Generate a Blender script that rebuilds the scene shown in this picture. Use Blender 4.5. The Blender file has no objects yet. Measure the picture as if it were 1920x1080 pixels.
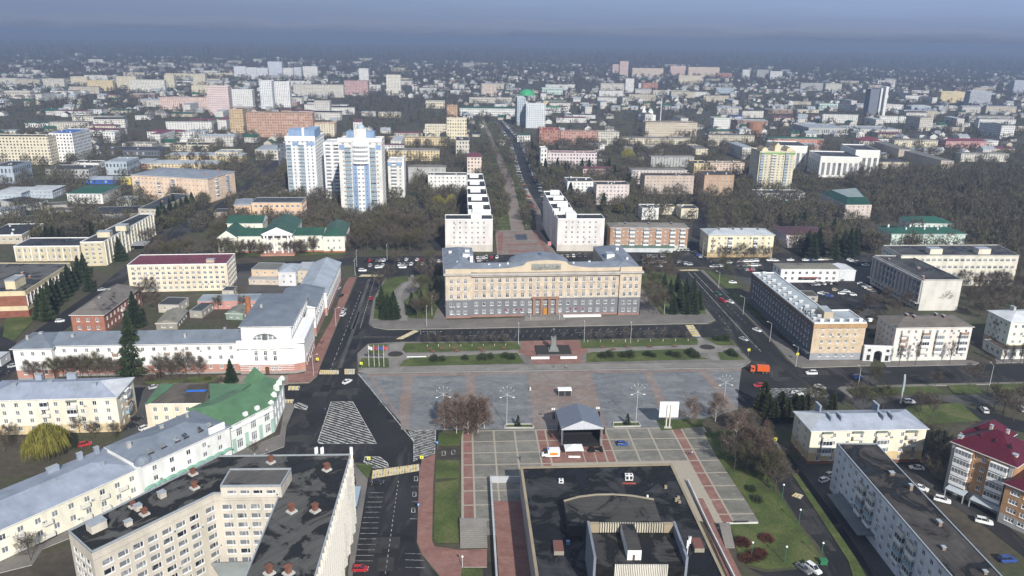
import bpy, bmesh, math, random
from mathutils import Vector, Matrix, noise as mnoise
from mathutils.geometry import tessellate_polygon
import numpy as np
random.seed(7)
D = bpy.data
scene = bpy.context.scene
COL = D.collections.new('City'); scene.collection.children.link(COL)
rad = math.radians
# ---------------------------------------------------------------- camera
FPX, PITCH, ROLL, HC = 1461.0, rad(17.84), math.atan(75/4541), 128.0
fw = Vector((0, math.cos(PITCH), -math.sin(PITCH))); r0 = Vector((1, 0, 0)); u0 = r0.cross(fw)
cr = r0*math.cos(ROLL)+u0*math.sin(ROLL); cu = -r0*math.sin(ROLL)+u0*math.cos(ROLL)
cam = D.objects.new('camera', D.cameras.new('camera')); scene.collection.objects.link(cam)
M = Matrix((cr, cu, -fw)).transposed().to_4x4(); M.translation = (0, 0, HC)
cam.matrix_world = M
cam.data.sensor_width = 36; cam.data.lens = 36*FPX/1920
cam.data.clip_start = 1; cam.data.clip_end = 60000
scene.camera = cam
# ---------------------------------------------------------------- sky, sun, exposure
SUN_EL = 33.0; SH_AZ = -18.6            # shadows run 18.6 deg left of straight ahead
sun_from = Vector((math.sin(rad(SH_AZ+180))*math.cos(rad(SUN_EL)), math.cos(rad(SH_AZ+180))*math.cos(rad(SUN_EL)), math.sin(rad(SUN_EL))))
sl = D.lights.new('sun', 'SUN'); sl.energy = 5.0; sl.angle = rad(0.55); sl.color = (1, 0.965, 0.90)
so = D.objects.new('sun', sl); scene.collection.objects.link(so)
so.rotation_euler = sun_from.to_track_quat('Z', 'Y').to_euler()
w = D.worlds.new('World'); scene.world = w; w.use_nodes = True
nt = w.node_tree; nt.nodes.clear()
def N(t, ty, **kw):
    n = t.nodes.new(ty)
    for k, v in kw.items():
        if k in n.inputs.keys(): n.inputs[k].default_value = v
        else: setattr(n, k, v)
    return n
sky = N(nt, 'ShaderNodeTexSky', sky_type='NISHITA', sun_disc=False, sun_elevation=rad(SUN_EL), sun_rotation=rad(SH_AZ+180), altitude=200, dust_density=2.0)
tc = N(nt, 'ShaderNodeTexCoord'); sep = N(nt, 'ShaderNodeSeparateXYZ')
nt.links.new(tc.outputs['Generated'], sep.inputs[0])
# stratus: noise stretched along the horizon; a bank low over the land and thin veils above it
mp = N(nt, 'ShaderNodeMapping'); mp.inputs['Scale'].default_value = (3.0, 3.0, 34)
nt.links.new(tc.outputs['Generated'], mp.inputs[0])
nz = N(nt, 'ShaderNodeTexNoise'); nz.inputs['Scale'].default_value = 2.6; nz.inputs['Detail'].default_value = 9; nz.inputs['Roughness'].default_value = .6; nz.inputs['Distortion'].default_value = .6
nt.links.new(mp.outputs[0], nz.inputs[0])
elv = N(nt, 'ShaderNodeMath', operation='MULTIPLY_ADD'); nt.links.new(nz.outputs[0], elv.inputs[0]); elv.inputs[1].default_value = -0.030; elo = N(nt, 'ShaderNodeMath', operation='ADD'); nt.links.new(sep.outputs[2], elo.inputs[0]); elo.inputs[1].default_value = .0145; nt.links.new(elo.outputs[0], elv.inputs[2])
rmp = N(nt, 'ShaderNodeValToRGB'); nt.links.new(elv.outputs[0], rmp.inputs[0])
e = rmp.color_ramp.elements
e[0].position = 0.0; e[0].color = (.140, .188, .302, 1)
e[1].position = 1.0; e[1].color = (.30, .34, .42, 1)
for p, c in ((.002, (.144, .192, .305)), (.006, (.168, .212, .33)), (.0115, (.19, .232, .35)), (.0145, (.188, .234, .362)), (.020, (.165, .220, .36)), (.06, (.195, .278, .45)), (.16, (.25, .34, .49)), (.5, (.28, .35, .47))):
    q = e.new(max(p, .0005)); q.color = (*c, 1)
bg1 = N(nt, 'ShaderNodeBackground'); nt.links.new(sky.outputs[0], bg1.inputs[0]); bg1.inputs[1].default_value = .06
bg2 = N(nt, 'ShaderNodeBackground'); 
lr = N(nt, 'ShaderNodeMapRange'); nt.links.new(sep.outputs[0], lr.inputs[0]); lr.inputs[1].default_value = -.6; lr.inputs[2].default_value = .6; lr.inputs[3].default_value = .92; lr.inputs[4].default_value = 1.32
up = N(nt, 'ShaderNodeMapRange'); nt.links.new(sep.outputs[2], up.inputs[0]); up.inputs[1].default_value = .002; up.inputs[2].default_value = .03
lm_ = N(nt, 'ShaderNodeMix'); nt.links.new(up.outputs[0], lm_.inputs[0]); lm_.inputs[2].default_value = 1.0; nt.links.new(lr.outputs[0], lm_.inputs[3])
vm = N(nt, 'ShaderNodeVectorMath', operation='SCALE'); nt.links.new(rmp.outputs[0], vm.inputs[0]); nt.links.new(lm_.outputs[0], vm.inputs['Scale'])
nt.links.new(vm.outputs[0], bg2.inputs[0]); bg2.inputs[1].default_value = 1.0
mx = N(nt, 'ShaderNodeMixShader'); mx.inputs[0].default_value = .86
nt.links.new(bg1.outputs[0], mx.inputs[1]); nt.links.new(bg2.outputs[0], mx.inputs[2])
wo = N(nt, 'ShaderNodeOutputWorld'); nt.links.new(mx.outputs[0], wo.inputs[0])
scene.view_settings.view_transform = 'Standard'; scene.view_settings.look = 'None'
scene.view_settings.exposure = 0.35; scene.view_settings.gamma = 1
scene.cycles.volume_bounces = 0; scene.cycles.max_bounces = 6; scene.cycles.diffuse_bounces = 2
scene.cycles.glossy_bounces = 2; scene.cycles.transparent_max_bounces = 12
scene.cycles.use_denoising = True
# ---------------------------------------------------------------- surveying: photo pixel -> point of the real place
def ray(x, y): return fw*FPX+cr*(x-960)-cu*(y-540)
def G(x, y, h=0.0):
    d = ray(x, y); t = (h-HC)/d.z
    return Vector((d.x*t, d.y*t, h))
def hof(x, yt, yb):
    b = G(x, yb); d = ray(x, yt); t = math.hypot(b.x, b.y)/math.hypot(d.x, d.y)
    return HC+d.z*t
# ---------------------------------------------------------------- materials
MATS = {}
def newmat(name, base, rough=.8, spec=.3, metal=0):
    m = D.materials.new(name); m.use_nodes = True
    b = m.node_tree.nodes['Principled BSDF']
    b.inputs['Base Color'].default_value = (*base, 1); b.inputs['Roughness'].default_value = rough
    b.inputs['Metallic'].default_value = metal; b.inputs['Specular IOR Level'].default_value = spec
    return m, m.node_tree, b
def L(t, a, b): t.links.new(a, b)
def ramp(t, fac, stops):
    r = N(t, 'ShaderNodeValToRGB'); L(t, fac, r.inputs[0]); el = r.color_ramp.elements
    el[0].position = stops[0][0]; el[0].color = (*stops[0][1], 1); el[1].position = stops[-1][0]; el[1].color = (*stops[-1][1], 1)
    for p, c in stops[1:-1]:
        q = el.new(p); q.color = (*c, 1)
    return r.outputs[0]
def noi(t, scale, detail=4, coord='Object', rough=.55, dist=0.0, sc=None):
    c = N(t, 'ShaderNodeTexCoord'); o = c.outputs[coord]
    if sc:
        m = N(t, 'ShaderNodeMapping'); m.inputs['Scale'].default_value = sc; L(t, o, m.inputs[0]); o = m.outputs[0]
    n = N(t, 'ShaderNodeTexNoise'); n.inputs['Scale'].default_value = scale; n.inputs['Detail'].default_value = detail
    n.inputs['Roughness'].default_value = rough; n.inputs['Distortion'].default_value = dist
    L(t, o, n.inputs[0]); return n.outputs[0]
def mixc(t, f, a, b, mode='MIX'):
    m = N(t, 'ShaderNodeMix', data_type='RGBA', blend_type=mode)
    if hasattr(f, 'is_linked') or hasattr(f, 'links'): L(t, f, m.inputs['Factor'])
    else: m.inputs['Factor'].default_value = f
    for s, v in ((6, a), (7, b)):
        if isinstance(v, tuple): m.inputs[s].default_value = (*v, 1)
        else: L(t, v, m.inputs[s])
    return m.outputs[2]
def sc3(c, k): return tuple(min(1, x*k) for x in c)
def wallm(c, dirt=.16, rough=.85):
    """painted or plastered wall: broad weathering streaks and fine grain"""
    k = ('w', c, dirt)
    if k in MATS: return MATS[k]
    m, t, b = newmat('wall_paint', c, rough)
    f = noi(t, .22, 5, sc=(1, 1, .35)); f2 = noi(t, 2.2, 3)
    a = ramp(t, f, ((.3, sc3(c, 1-dirt*1.5)), (.55, c), (.75, sc3(c, 1+dirt*.35))))
    q = ramp(t, f2, ((.25, (.86, .85, .84)), (.6, (1, 1, 1))))
    L(t, mixc(t, .7, a, q, 'MULTIPLY'), b.inputs['Base Color']); MATS[k] = m; return m
def brickm(c, mortar=(.45, .42, .38)):
    k = ('b', c)
    if k in MATS: return MATS[k]
    m, t, b = newmat('brick', c, .9)
    f = noi(t, .5, 5); f2 = noi(t, 5, 2, sc=(1, 1, 3))
    a = ramp(t, f, ((.3, sc3(c, .72)), (.6, c), (.8, sc3(c, 1.2))))
    q = ramp(t, f2, ((.3, (.78, .76, .75)), (.65, (1.0, 1.0, 1.0))))
    L(t, mixc(t, .8, a, q, 'MULTIPLY'), b.inputs['Base Color']); MATS[k] = m; return m
def metalroof(c, seam=.6):
    """painted sheet-metal roof with seams and uneven fading"""
    k = ('mr', c)
    if k in MATS: return MATS[k]
    m, t, b = newmat('sheet_metal', c, .45, .25)
    f = noi(t, .18, 5); f2 = noi(t, 1.3, 3, sc=(1, .25, 1))
    co = N(t, 'ShaderNodeTexCoord'); wv = N(t, 'ShaderNodeTexWave', wave_type='BANDS', bands_direction='X')
    wv.inputs['Scale'].default_value = .8; wv.inputs['Distortion'].default_value = 0; L(t, co.outputs['Object'], wv.inputs[0])
    a = ramp(t, f, ((.3, sc3(c, .78)), (.55, c), (.8, sc3(c, 1.18))))
    q = ramp(t, wv.outputs[1], ((.0, (.80, .80, .80)), (.12, (1, 1, 1))))
    a2 = mixc(t, .8, a, q, 'MULTIPLY')
    q2 = ramp(t, f2, ((.3, (.85, .85, .85)), (.7, (1, 1, 1))))
    L(t, mixc(t, .8, a2, q2, 'MULTIPLY'), b.inputs['Base Color'])
    bp = N(t, 'ShaderNodeBump'); bp.inputs['Strength'].default_value = .5; bp.inputs['Distance'].default_value = .05
    L(t, wv.outputs[1], bp.inputs['Height']); L(t, bp.outputs[0], b.inputs['Normal'])
    L(t, ramp(t, f2, ((.3, (.35,)*3), (.7, (.6,)*3))), b.inputs['Roughness']); MATS[k] = m; return m
def bitumen(c=(.05, .05, .052), wet=.5, pale=2.3):
    """felt roof: dark wet patches, pale dry ones, strips of felt"""
    k = ('bt', c, wet, pale)
    if k in MATS: return MATS[k]
    m, t, b = newmat('roofing_felt', c, .85)
    f = noi(t, .10, 7, rough=.65, dist=.8); f2 = noi(t, .8, 4, sc=(.2, 2.6, 1))
    a = ramp(t, f, ((.36+.26*wet, sc3(c, .2)), (.385+.26*wet, sc3(c, 1.0)), (.56, sc3(c, 1.25)), (.72, sc3(c, pale*.8))))
    q = ramp(t, f2, ((.3, (.65, .65, .65)), (.65, (1.05, 1.05, 1.05))))
    L(t, mixc(t, .9, a, q, 'MULTIPLY'), b.inputs['Base Color'])
    L(t, ramp(t, f, ((.36+.1*wet, (.3,)*3), (.42+.1*wet, (.85,)*3))), b.inputs['Roughness']); MATS[k] = m; return m
def plain(c, rough=.6, spec=.4, metal=0, name='paint'):
    k = ('p', c, rough, metal)
    if k in MATS: return MATS[k]
    m, t, b = newmat(name, c, rough, spec, metal)
    f = noi(t, 1.5, 3); L(t, ramp(t, f, ((.3, sc3(c, .85)), (.7, sc3(c, 1.06)))), b.inputs['Base Color'])
    MATS[k] = m; return m
def glassm(name, lo, hi, rough=.08):
    if name in MATS: return MATS[name]
    m, t, b = newmat(name, lo, rough, .9)
    oi = N(t, 'ShaderNodeObjectInfo'); wn = N(t, 'ShaderNodeTexNoise'); g = N(t, 'ShaderNodeNewGeometry')
    wn.inputs['Scale'].default_value = .9; L(t, g.outputs['Position'], wn.inputs[0])
    ad = N(t, 'ShaderNodeMath', operation='ADD'); L(t, oi.outputs['Random'], ad.inputs[0]); L(t, wn.outputs[0], ad.inputs[1])
    L(t, ramp(t, ad.outputs[0], ((.55, lo), (1.0, tuple((a+c)/2 for a, c in zip(lo, hi))), (1.2, hi))), b.inputs['Base Color'])
    MATS[name] = m; return m
GLASS = glassm('window_glass', (.015, .02, .028), (.30, .31, .32))  # brighter random tones stand for curtains and painted-in reflections
GLASSB = glassm('blue_glass', (.03, .05, .08), (.16, .24, .33))
WHITE = plain((.78, .78, .77), .55, name='white_paint'); DARK = plain((.03, .03, .032), .6)
GREY = plain((.28, .29, .30), .6); CONC = wallm((.42, .41, .38)); GALV = plain((.45, .48, .50), .35, .5, .4)
def farwall(c, bay=3.2, st=2.9, ww=.45, wh=.5, dark=.12, stripe=None):
    """wall of a far building: window openings as a pattern in metres along the wall"""
    k = ('fw', c, bay, st, ww, wh, stripe)
    if k in MATS: return MATS[k]
    m, t, b = newmat('far_wall', c, .8)
    uv = N(t, 'ShaderNodeTexCoord'); s = N(t, 'ShaderNodeSeparateXYZ'); L(t, uv.outputs['UV'], s.inputs[0])
    def band(src, per, width, off=.5):
        d = N(t, 'ShaderNodeMath', operation='DIVIDE'); L(t, src, d.inputs[0]); d.inputs[1].default_value = per
        f = N(t, 'ShaderNodeMath', operation='FRACT'); L(t, d.outputs[0], f.inputs[0])
        a = N(t, 'ShaderNodeMath', operation='SUBTRACT'); L(t, f.outputs[0], a.inputs[0]); a.inputs[1].default_value = off
        ab = N(t, 'ShaderNodeMath', operation='ABSOLUTE'); L(t, a.outputs[0], ab.inputs[0])
        lt = N(t, 'ShaderNodeMath', operation='LESS_THAN'); L(t, ab.outputs[0], lt.inputs[0]); lt.inputs[1].default_value = width/2
        fl = N(t, 'ShaderNodeMath', operation='FLOOR'); L(t, d.outputs[0], fl.inputs[0])
        return lt.outputs[0], fl.outputs[0]
    bx, ix = band(s.outputs[0], bay, ww); by, iy = band(s.outputs[1], st, wh)
    mm = N(t, 'ShaderNodeMath', operation='MULTIPLY'); L(t, bx, mm.inputs[0]); L(t, by, mm.inputs[1])
    cb = N(t, 'ShaderNodeCombineXYZ'); L(t, ix, cb.inputs[0]); L(t, iy, cb.inputs[1])
    wn = N(t, 'ShaderNodeTexWhiteNoise', noise_dimensions='2D'); L(t, cb.outputs[0], wn.inputs[0])
    gl = ramp(t, wn.outputs[0], ((.2, (.03, .035, .045)), (.7, (.08, .09, .10)), (.95, (.4, .4, .4))))
    base = ramp(t, noi(t, .08, 4), ((.3, sc3(c, .85)), (.7, c)))
    if stripe:
        cx = N(t, 'ShaderNodeTexWhiteNoise', noise_dimensions='1D'); L(t, ix, cx.inputs[1])
        gt = N(t, 'ShaderNodeMath', operation='GREATER_THAN'); L(t, cx.outputs[0], gt.inputs[0]); gt.inputs[1].default_value = .62
        base = mixc(t, gt.outputs[0], base, stripe)
    L(t, mixc(t, mm.outputs[0], base, gl), b.inputs['Base Color']); MATS[k] = m; return m
# ---------------------------------------------------------------- mesh builder
class MB:
    def __init__(s): s.v = []; s.f = []; s.m = []; s.uv = []; s.anyuv = False
    def quad(s, pts, mi=0, uv=None):
        n = len(s.v); s.v += [tuple(p) for p in pts]; s.f.append(tuple(range(n, n+len(pts)))); s.m.append(mi)
        s.uv.append(uv); s.anyuv = s.anyuv or uv is not None
    def box(s, x0, y0, z0, x1, y1, z1, mi=0, bottom=True, M=None, top=None):
        c = [(x0, y0, z0), (x1, y0, z0), (x1, y1, z0), (x0, y1, z0), (x0, y0, z1), (x1, y0, z1), (x1, y1, z1), (x0, y1, z1)]
        if M is not None: c = [tuple(M @ Vector(p)) for p in c]
        n = len(s.v); s.v += c
        fs = [(0, 1, 5, 4), (1, 2, 6, 5), (2, 3, 7, 6), (3, 0, 4, 7), (4, 5, 6, 7)]+([(3, 2, 1, 0)] if bottom else [])
        for i, f in enumerate(fs):
            s.f.append(tuple(n+k for k in f)); s.m.append(top if (top is not None and i == 4) else mi); s.uv.append(None)
    def tube(s, a, b, r0, r1=None, seg=6, mi=0, cap=True):
        a = Vector(a); b = Vector(b); r1 = r0 if r1 is None else r1
        d = (b-a).normalized(); p = d.orthogonal().normalized(); q = d.cross(p); n = len(s.v)
        for c, r in ((a, r0), (b, r1)):
            for i in range(seg):
                t = 2*math.pi*i/seg; s.v.append(tuple(c+p*(math.cos(t)*r)+q*(math.sin(t)*r)))
        for i in range(seg):
            j = (i+1) % seg; s.f.append((n+i, n+j, n+seg+j, n+seg+i)); s.m.append(mi); s.uv.append(None)
        if cap:
            s.f.append(tuple(n+seg+i for i in range(seg))); s.m.append(mi); s.uv.append(None)
            s.f.append(tuple(n+seg-1-i for i in range(seg))); s.m.append(mi); s.uv.append(None)
    def poly(s, pts, z0, z1, mi=0, top=None, bottom=False):
        """upright prism over a ground polygon (any winding)"""
        P = [Vector((p[0], p[1], 0)) for p in pts]
        if sum(P[i].x*P[(i+1) % len(P)].y-P[(i+1) % len(P)].x*P[i].y for i in range(len(P))) < 0: P.reverse()
        n = len(P)
        for a, b, c in tessellate_polygon([P]):
            A, B, C = P[a], P[b], P[c]
            if (B-A).cross(C-A).z < 0: B, C = C, B
            s.quad([(q.x, q.y, z1) for q in (A, B, C)], mi if top is None else top)
            if bottom: s.quad([(q.x, q.y, z0) for q in (A, C, B)], mi)
        if z1-z0 > 1e-6:
            for i in range(n):
                a, b = P[i], P[(i+1) % n]
                s.quad([(a.x, a.y, z0), (b.x, b.y, z0), (b.x, b.y, z1), (a.x, a.y, z1)], mi)
    def dome(s, c, rx, ry, rz, seg=12, rings=4, mi=0, full=False):
        lo = -math.pi/2 if full else 0; R = []
        for i in range(rings+1):
            a = lo+(math.pi/2-lo)*i/rings; R.append([(c[0]+rx*math.cos(a)*math.cos(2*math.pi*j/seg), c[1]+ry*math.cos(a)*math.sin(2*math.pi*j/seg), c[2]+rz*math.sin(a)) for j in range(seg)])
        for i in range(rings):
            for j in range(seg):
                k = (j+1) % seg; s.quad([R[i][j], R[i][k], R[i+1][k], R[i+1][j]], mi)
    def mesh(s, name, mats):
        me = D.meshes.new(name); me.from_pydata(s.v, [], s.f)
        for m in mats: me.materials.append(m)
        if len(mats) > 1: me.polygons.foreach_set('material_index', s.m)
        if s.anyuv:
            ul = me.uv_layers.new(name='UVMap'); buf = []
            for f, u in zip(s.f, s.uv):
                if u is None: buf += [0.0, 0.0]*len(f)
                else:
                    for q in u: buf += [q[0], q[1]]
            ul.data.foreach_set('uv', buf)
        me.update(); return me
    def build(s, name, mats, parent=None, smooth=False):
        if not isinstance(mats, (list, tuple)): mats = [mats]
        me = s.mesh(name, mats)
        if smooth: me.polygons.foreach_set('use_smooth', [True]*len(me.polygons))
        return addobj(name, me, parent)
def addobj(name, me, parent=None, loc=None, rz=None):
    o = D.objects.new(name, me); COL.objects.link(o)
    if parent: o.parent = parent
    if loc is not None: o.location = loc
    if rz is not None: o.rotation_euler.z = rz
    return o
def tag(o, label, cat, group=None, kind=None):
    if label: o['label'] = label
    if cat: o['category'] = cat
    if group: o['group'] = group
    if kind: o['kind'] = kind
    return o
def thing(name, label, cat, loc=(0, 0, 0), rz=0.0, group=None):
    o = D.objects.new(name, None); COL.objects.link(o); o.location = loc; o.rotation_euler.z = rz
    o.empty_display_size = .5
    return tag(o, label, cat, group)
def copytree(o, parent=None, mats=None):
    c = o.copy(); COL.objects.link(c)
    if parent: c.parent = parent
    for ch in KIDS.get(o.name, ()): copytree(ch, c)
    return c
KIDS = {}
def regkids(root):
    """remember a prototype's tree so copies need no scene search"""
    for o in [root]+list(root.children_recursive): KIDS[o.name] = list(o.children)
def struct(name, mb, mats):
    o = mb.build(name, mats); o['kind'] = 'structure'; return o
FOOT = []   # world footprints nothing may grow in
def inpoly(x, y, P):
    c = False; n = len(P); j = n-1
    for i in range(n):
        if (P[i][1] > y) != (P[j][1] > y) and x < (P[j][0]-P[i][0])*(y-P[i][1])/(P[j][1]-P[i][1])+P[i][0]: c = not c
        j = i
    return c
def addfoot(P, m=0.0):
    cx = sum(p[0] for p in P)/len(P); cy = sum(p[1] for p in P)/len(P)
    Q = []
    for p in P:
        d = math.hypot(p[0]-cx, p[1]-cy) or 1; k = 1+m/d; Q.append((cx+(p[0]-cx)*k, cy+(p[1]-cy)*k))
    FOOT.append((min(q[0] for q in Q), max(q[0] for q in Q), min(q[1] for q in Q), max(q[1] for q in Q), Q))
def blocked(x, y):
    for a, b, c, d, Q in FOOT:
        if a < x < b and c < y < d and inpoly(x, y, Q): return True
    return False
# ================================================================ THE GROUND
def gmat(name, stops, scale, rough=.9, scale2=1.2, k2=.35, dist=.5, detail=6, wetstreak=None):
    m, t, b = newmat(name, stops[0][1], rough)
    a = ramp(t, noi(t, scale, detail, dist=dist), stops)
    q = ramp(t, noi(t, scale2, 4), ((.25, (1-k2,)*3), (.7, (1+k2*.3,)*3)))
    o = mixc(t, 1.0, a, q, 'MULTIPLY')
    if wetstreak:
        s = noi(t, wetstreak[0], 6, sc=wetstreak[1], rough=.7, dist=1.2)
        f = ramp(t, s, ((.52, (0, 0, 0)), (.72, (1, 1, 1))))
        o = mixc(t, f, o, wetstreak[2])
    L(t, o, b.inputs['Base Color']); return m
M_EARTH = gmat('earth_and_dry_grass', ((.30, (.035, .032, .026)), (.45, (.075, .062, .045)), (.58, (.055, .062, .028)), (.72, (.10, .088, .065))), .035, scale2=.5)
M_ASPH = gmat('asphalt', ((.3, (.011, .011, .012)), (.5, (.017, .017, .018)), (.7, (.028, .027, .028))), .05, scale2=2, k2=.2, wetstreak=(.05, (1.8, .45, 1), (.075, .071, .068)))
M_ASPH2 = gmat('old_asphalt', ((.3, (.045, .044, .043)), (.5, (.07, .068, .066)), (.7, (.10, .095, .09))), .06, scale2=1.5, k2=.3)
M_LAWN = gmat('lawn', ((.26, (.10, .085, .05)), (.36, (.052, .068, .02)), (.52, (.072, .098, .024)), (.74, (.135, .13, .055))), .12, scale2=1.8, k2=.45)
M_CONCP = gmat('concrete_paving', ((.3, (.17, .158, .145)), (.6, (.23, .215, .195)), (.8, (.28, .265, .24))), .15, scale2=2, k2=.2)
M_WALK = gmat('pavement', ((.3, (.13, .12, .11)), (.6, (.18, .165, .15)), (.8, (.23, .21, .19))), .12, scale2=2, k2=.25)
M_KERB = plain((.42, .41, .38), .8, name='kerb'); M_MARK = gmat('road_paint', ((.38, (.16, .16, .155)), (.5, (.42, .41, .39)), (.62, (.56, .55, .52))), .6, scale2=3); M_YEL = plain((.62, .48, .20), .7, name='yellow_paint')
def pavemat(name, c1, c2, mortar, sx, sy, patch, pk, rot=-4.0):
    """stone or concrete slabs laid in courses, with patchy replaced areas"""
    m, t, b = newmat(name, c1, .8); c = N(t, 'ShaderNodeTexCoord'); mp = N(t, 'ShaderNodeMapping')
    mp.inputs['Rotation'].default_value = (0, 0, rad(rot)); L(t, c.outputs['Object'], mp.inputs[0])
    br = N(t, 'ShaderNodeTexBrick'); L(t, mp.outputs[0], br.inputs[0]); br.inputs['Scale'].default_value = 1
    br.inputs['Brick Width'].default_value = sx; br.inputs['Row Height'].default_value = sy; br.inputs['Mortar Size'].default_value = .03
    br.inputs['Color1'].default_value = (*c1, 1); br.inputs['Color2'].default_value = (*c2, 1); br.inputs['Mortar'].default_value = (*mortar, 1)
    f = ramp(t, noi(t, .09, 7, rough=.7, sc=(.45, 1.5, 1), dist=.6), ((.44, (0, 0, 0)), (.60, (1, 1, 1))))
    g = ramp(t, noi(t, 1.2, 5, sc=(.4, 2, 1)), ((.3, (.72,)*3), (.7, (1.12,)*3)))
    v = N(t, 'ShaderNodeTexVoronoi', feature='F1', distance='CHEBYCHEV'); v.inputs['Scale'].default_value = .35; L(t, mp.outputs[0], v.inputs[0])
    h = N(t, 'ShaderNodeSeparateColor'); L(t, v.outputs['Color'], h.inputs[0])
    gv = ramp(t, h.outputs[0], ((.0, (.86,)*3), (1, (1.1,)*3)))
    o = mixc(t, f, br.outputs[0], patch); o = mixc(t, pk, br.outputs[0], o); o = mixc(t, .9, o, g, 'MULTIPLY'); o = mixc(t, .9, o, gv, 'MULTIPLY')
    L(t, o, b.inputs['Base Color']); return m
M_SLATE = pavemat('blue_grey_slabs', (.135, .145, .158), (.18, .187, .197), (.105, .105, .108), 1.1, .45, (.22, .222, .222), .8)
M_TERRA = pavemat('terracotta_slabs', (.21, .155, .13), (.255, .195, .165), (.15, .12, .105), 1.1, .45, (.23, .21, .195), .85)
M_REDP = pavemat('red_paving', (.23, .105, .085), (.28, .14, .115), (.16, .09, .075), .4, .2, (.26, .15, .125), .6)
M_GTILE = pavemat('grey_green_tile', (.20, .19, .165), (.24, .228, .20), (.16, .15, .13), .6, .6, (.14, .135, .115), .8)
M_BEIGE = plain((.34, .30, .24), .8, name='beige_paving')

g = MB(); S = 15000
xs = [-S, -3000, 3000, S]; ys = [-300, 0, 3000, 9000, S]
for i in range(3):
    for j in range(4): g.quad([(xs[i], ys[j], 0), (xs[i+1], ys[j], 0), (xs[i+1], ys[j+1], 0), (xs[i], ys[j+1], 0)])
struct('ground', g, M_EARTH)

def W(px, h=0.0): return [(lambda v: (v.x, v.y))(G(x, y, h)) for x, y in px]
ROADP = []
class Sheet:
    def __init__(s, name, mat, z, thick=0.0, kind='structure', kerb=False):
        s.name, s.mat, s.z, s.t, s.kind, s.kerb = name, mat, z, thick, kind, kerb; s.mb = MB(); s.n = 0
    def add(s, px, block=True, world=False, m=0.0):
        P = px if world else W(px)
        z = s.z+.003*s.n; s.n += 1
        if s.kerb:
            s.mb.poly(P, 0.0, z, mi=1, top=0)
        else: s.mb.poly(P, z, z)
        if block: addfoot(P, m)
        return P
    def done(s):
        o = s.mb.build(s.name, [s.mat, M_KERB] if s.kerb else [s.mat]); o['kind'] = s.kind; return o
road = Sheet('road', M_ASPH, .03)
# left street with the big junction, running down past the hotel
road.add([(672, 518), (722, 518), (700, 560), (691, 612), (722, 620), (758, 624), (700, 650), (669, 664), (668, 700), (762, 806), (830, 806), (816, 850), (787, 870), (784, 960), (781, 1020), (790, 1042), (826, 1085), (850, 1200), (610, 1200), (655, 1085), (690, 900), (697, 870), (660, 866), (480, 870), (500, 850), (535, 835), (535, 800), (552, 762), (534, 744), (534, 722), (580, 720), (595, 707), (602, 685), (635, 605)])
road.add([(716, 619.5), (880, 617.5), (1275, 609), (1332, 609), (1344, 602), (1310, 560), (1265, 510), (1310, 506), (1352, 545), (1405, 600), (1445, 640), (1475, 675), (1490, 687), (1505, 691.5), (1632, 688), (1940, 682), (1940, 715), (1735, 719), (1577, 724), (1568, 729), (1590, 742), (1580, 752), (1500, 765), (1435, 800), (1384, 740), (1392, 690), (1411, 677), (1395, 660), (1375, 637), (1363, 632), (1200, 633.5), (975, 639), (870, 642), (755, 640), (690, 643), (669, 664), (650, 640), (690, 610)])
road.add([(1384, 740), (1440, 798), (1500, 880), (1560, 960), (1615, 1040), (1680, 1150), (1560, 1150), (1560, 1085), (1545, 1035), (1500, 980), (1462, 920), (1425, 850), (1400, 800), (1382, 770)])
road.add([(1440, 1085), (1400, 1064), (1437, 1073), (1492, 1068), (1547, 1058), (1580, 1090), (1650, 1200), (1400, 1200)])
# street north of the government building with its car parks
road.add([(655, 482), (835, 479), (1290, 470), (1300, 420), (1330, 420), (1315, 470), (1650, 478), (1650, 500), (1460, 500), (1452, 528), (1660, 528), (1660, 575), (1555, 590), (1455, 528), (1395, 500), (1310, 507), (1265, 511), (1200, 500), (1130, 492), (890, 492), (835, 516), (722, 519), (672, 519)])
road.add([(440, 495), (660, 484), (664, 497), (440, 510)])
road.add([(60, 625), (95, 640), (215, 545), (300, 478), (345, 440), (420, 400), (520, 330), (560, 280), (540, 280), (480, 330), (395, 392), (320, 432), (270, 470), (190, 535)])
road.add([(-40, 720), (-40, 640), (5, 610), (30, 640), (30, 695), (0, 720)])
# avenue carriageway, and the streets hidden among the blocks further off
road.add([(927, 226), (941, 226), (957, 245), (973, 262), (985, 290), (1008, 345), (1030, 400), (1048, 455), (1050, 472), (1020, 472), (1018, 457), (1000, 400), (980, 345), (962, 290), (953, 262), (940, 245)])
road.add([(757, 372), (790, 375), (835, 470), (815, 470), (775, 395)])
road.add([(1300, 420), (1330, 420), (1300, 370), (1500, 330), (1500, 324), (1285, 366)])
road.add([(1500, 795), (1720, 740), (1920, 790), (1940, 800), (1940, 816), (1735, 770), (1745, 890), (1860, 960), (1940, 1030), (1940, 1060), (1850, 990), (1700, 890)])
road.done()
asph = Sheet('yard', M_ASPH2, .02)
asph.add([(1390, 500), (1640, 500), (1660, 600), (1600, 640), (1380, 520)], block=False)
asph.add([(1480, 885), (1600, 1050), (1620, 1085), (1800, 1150), (1700, 980), (1560, 860), (1500, 860)], block=True)
asph.add([(230, 720), (300, 725), (300, 800), (260, 830), (250, 880), (190, 880), (240, 800), (258, 765)], block=True)
asph.add([(1590, 742), (1740, 742), (1940, 738), (1940, 760), (1745, 756), (1700, 760), (1680, 800), (1600, 760)], block=True)
asph.add([(540, 290), (620, 290), (640, 420), (560, 380)], block=False)
asph.add([(430, 560), (640, 560), (640, 500), (440, 510)], block=False)
asph.done()
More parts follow.
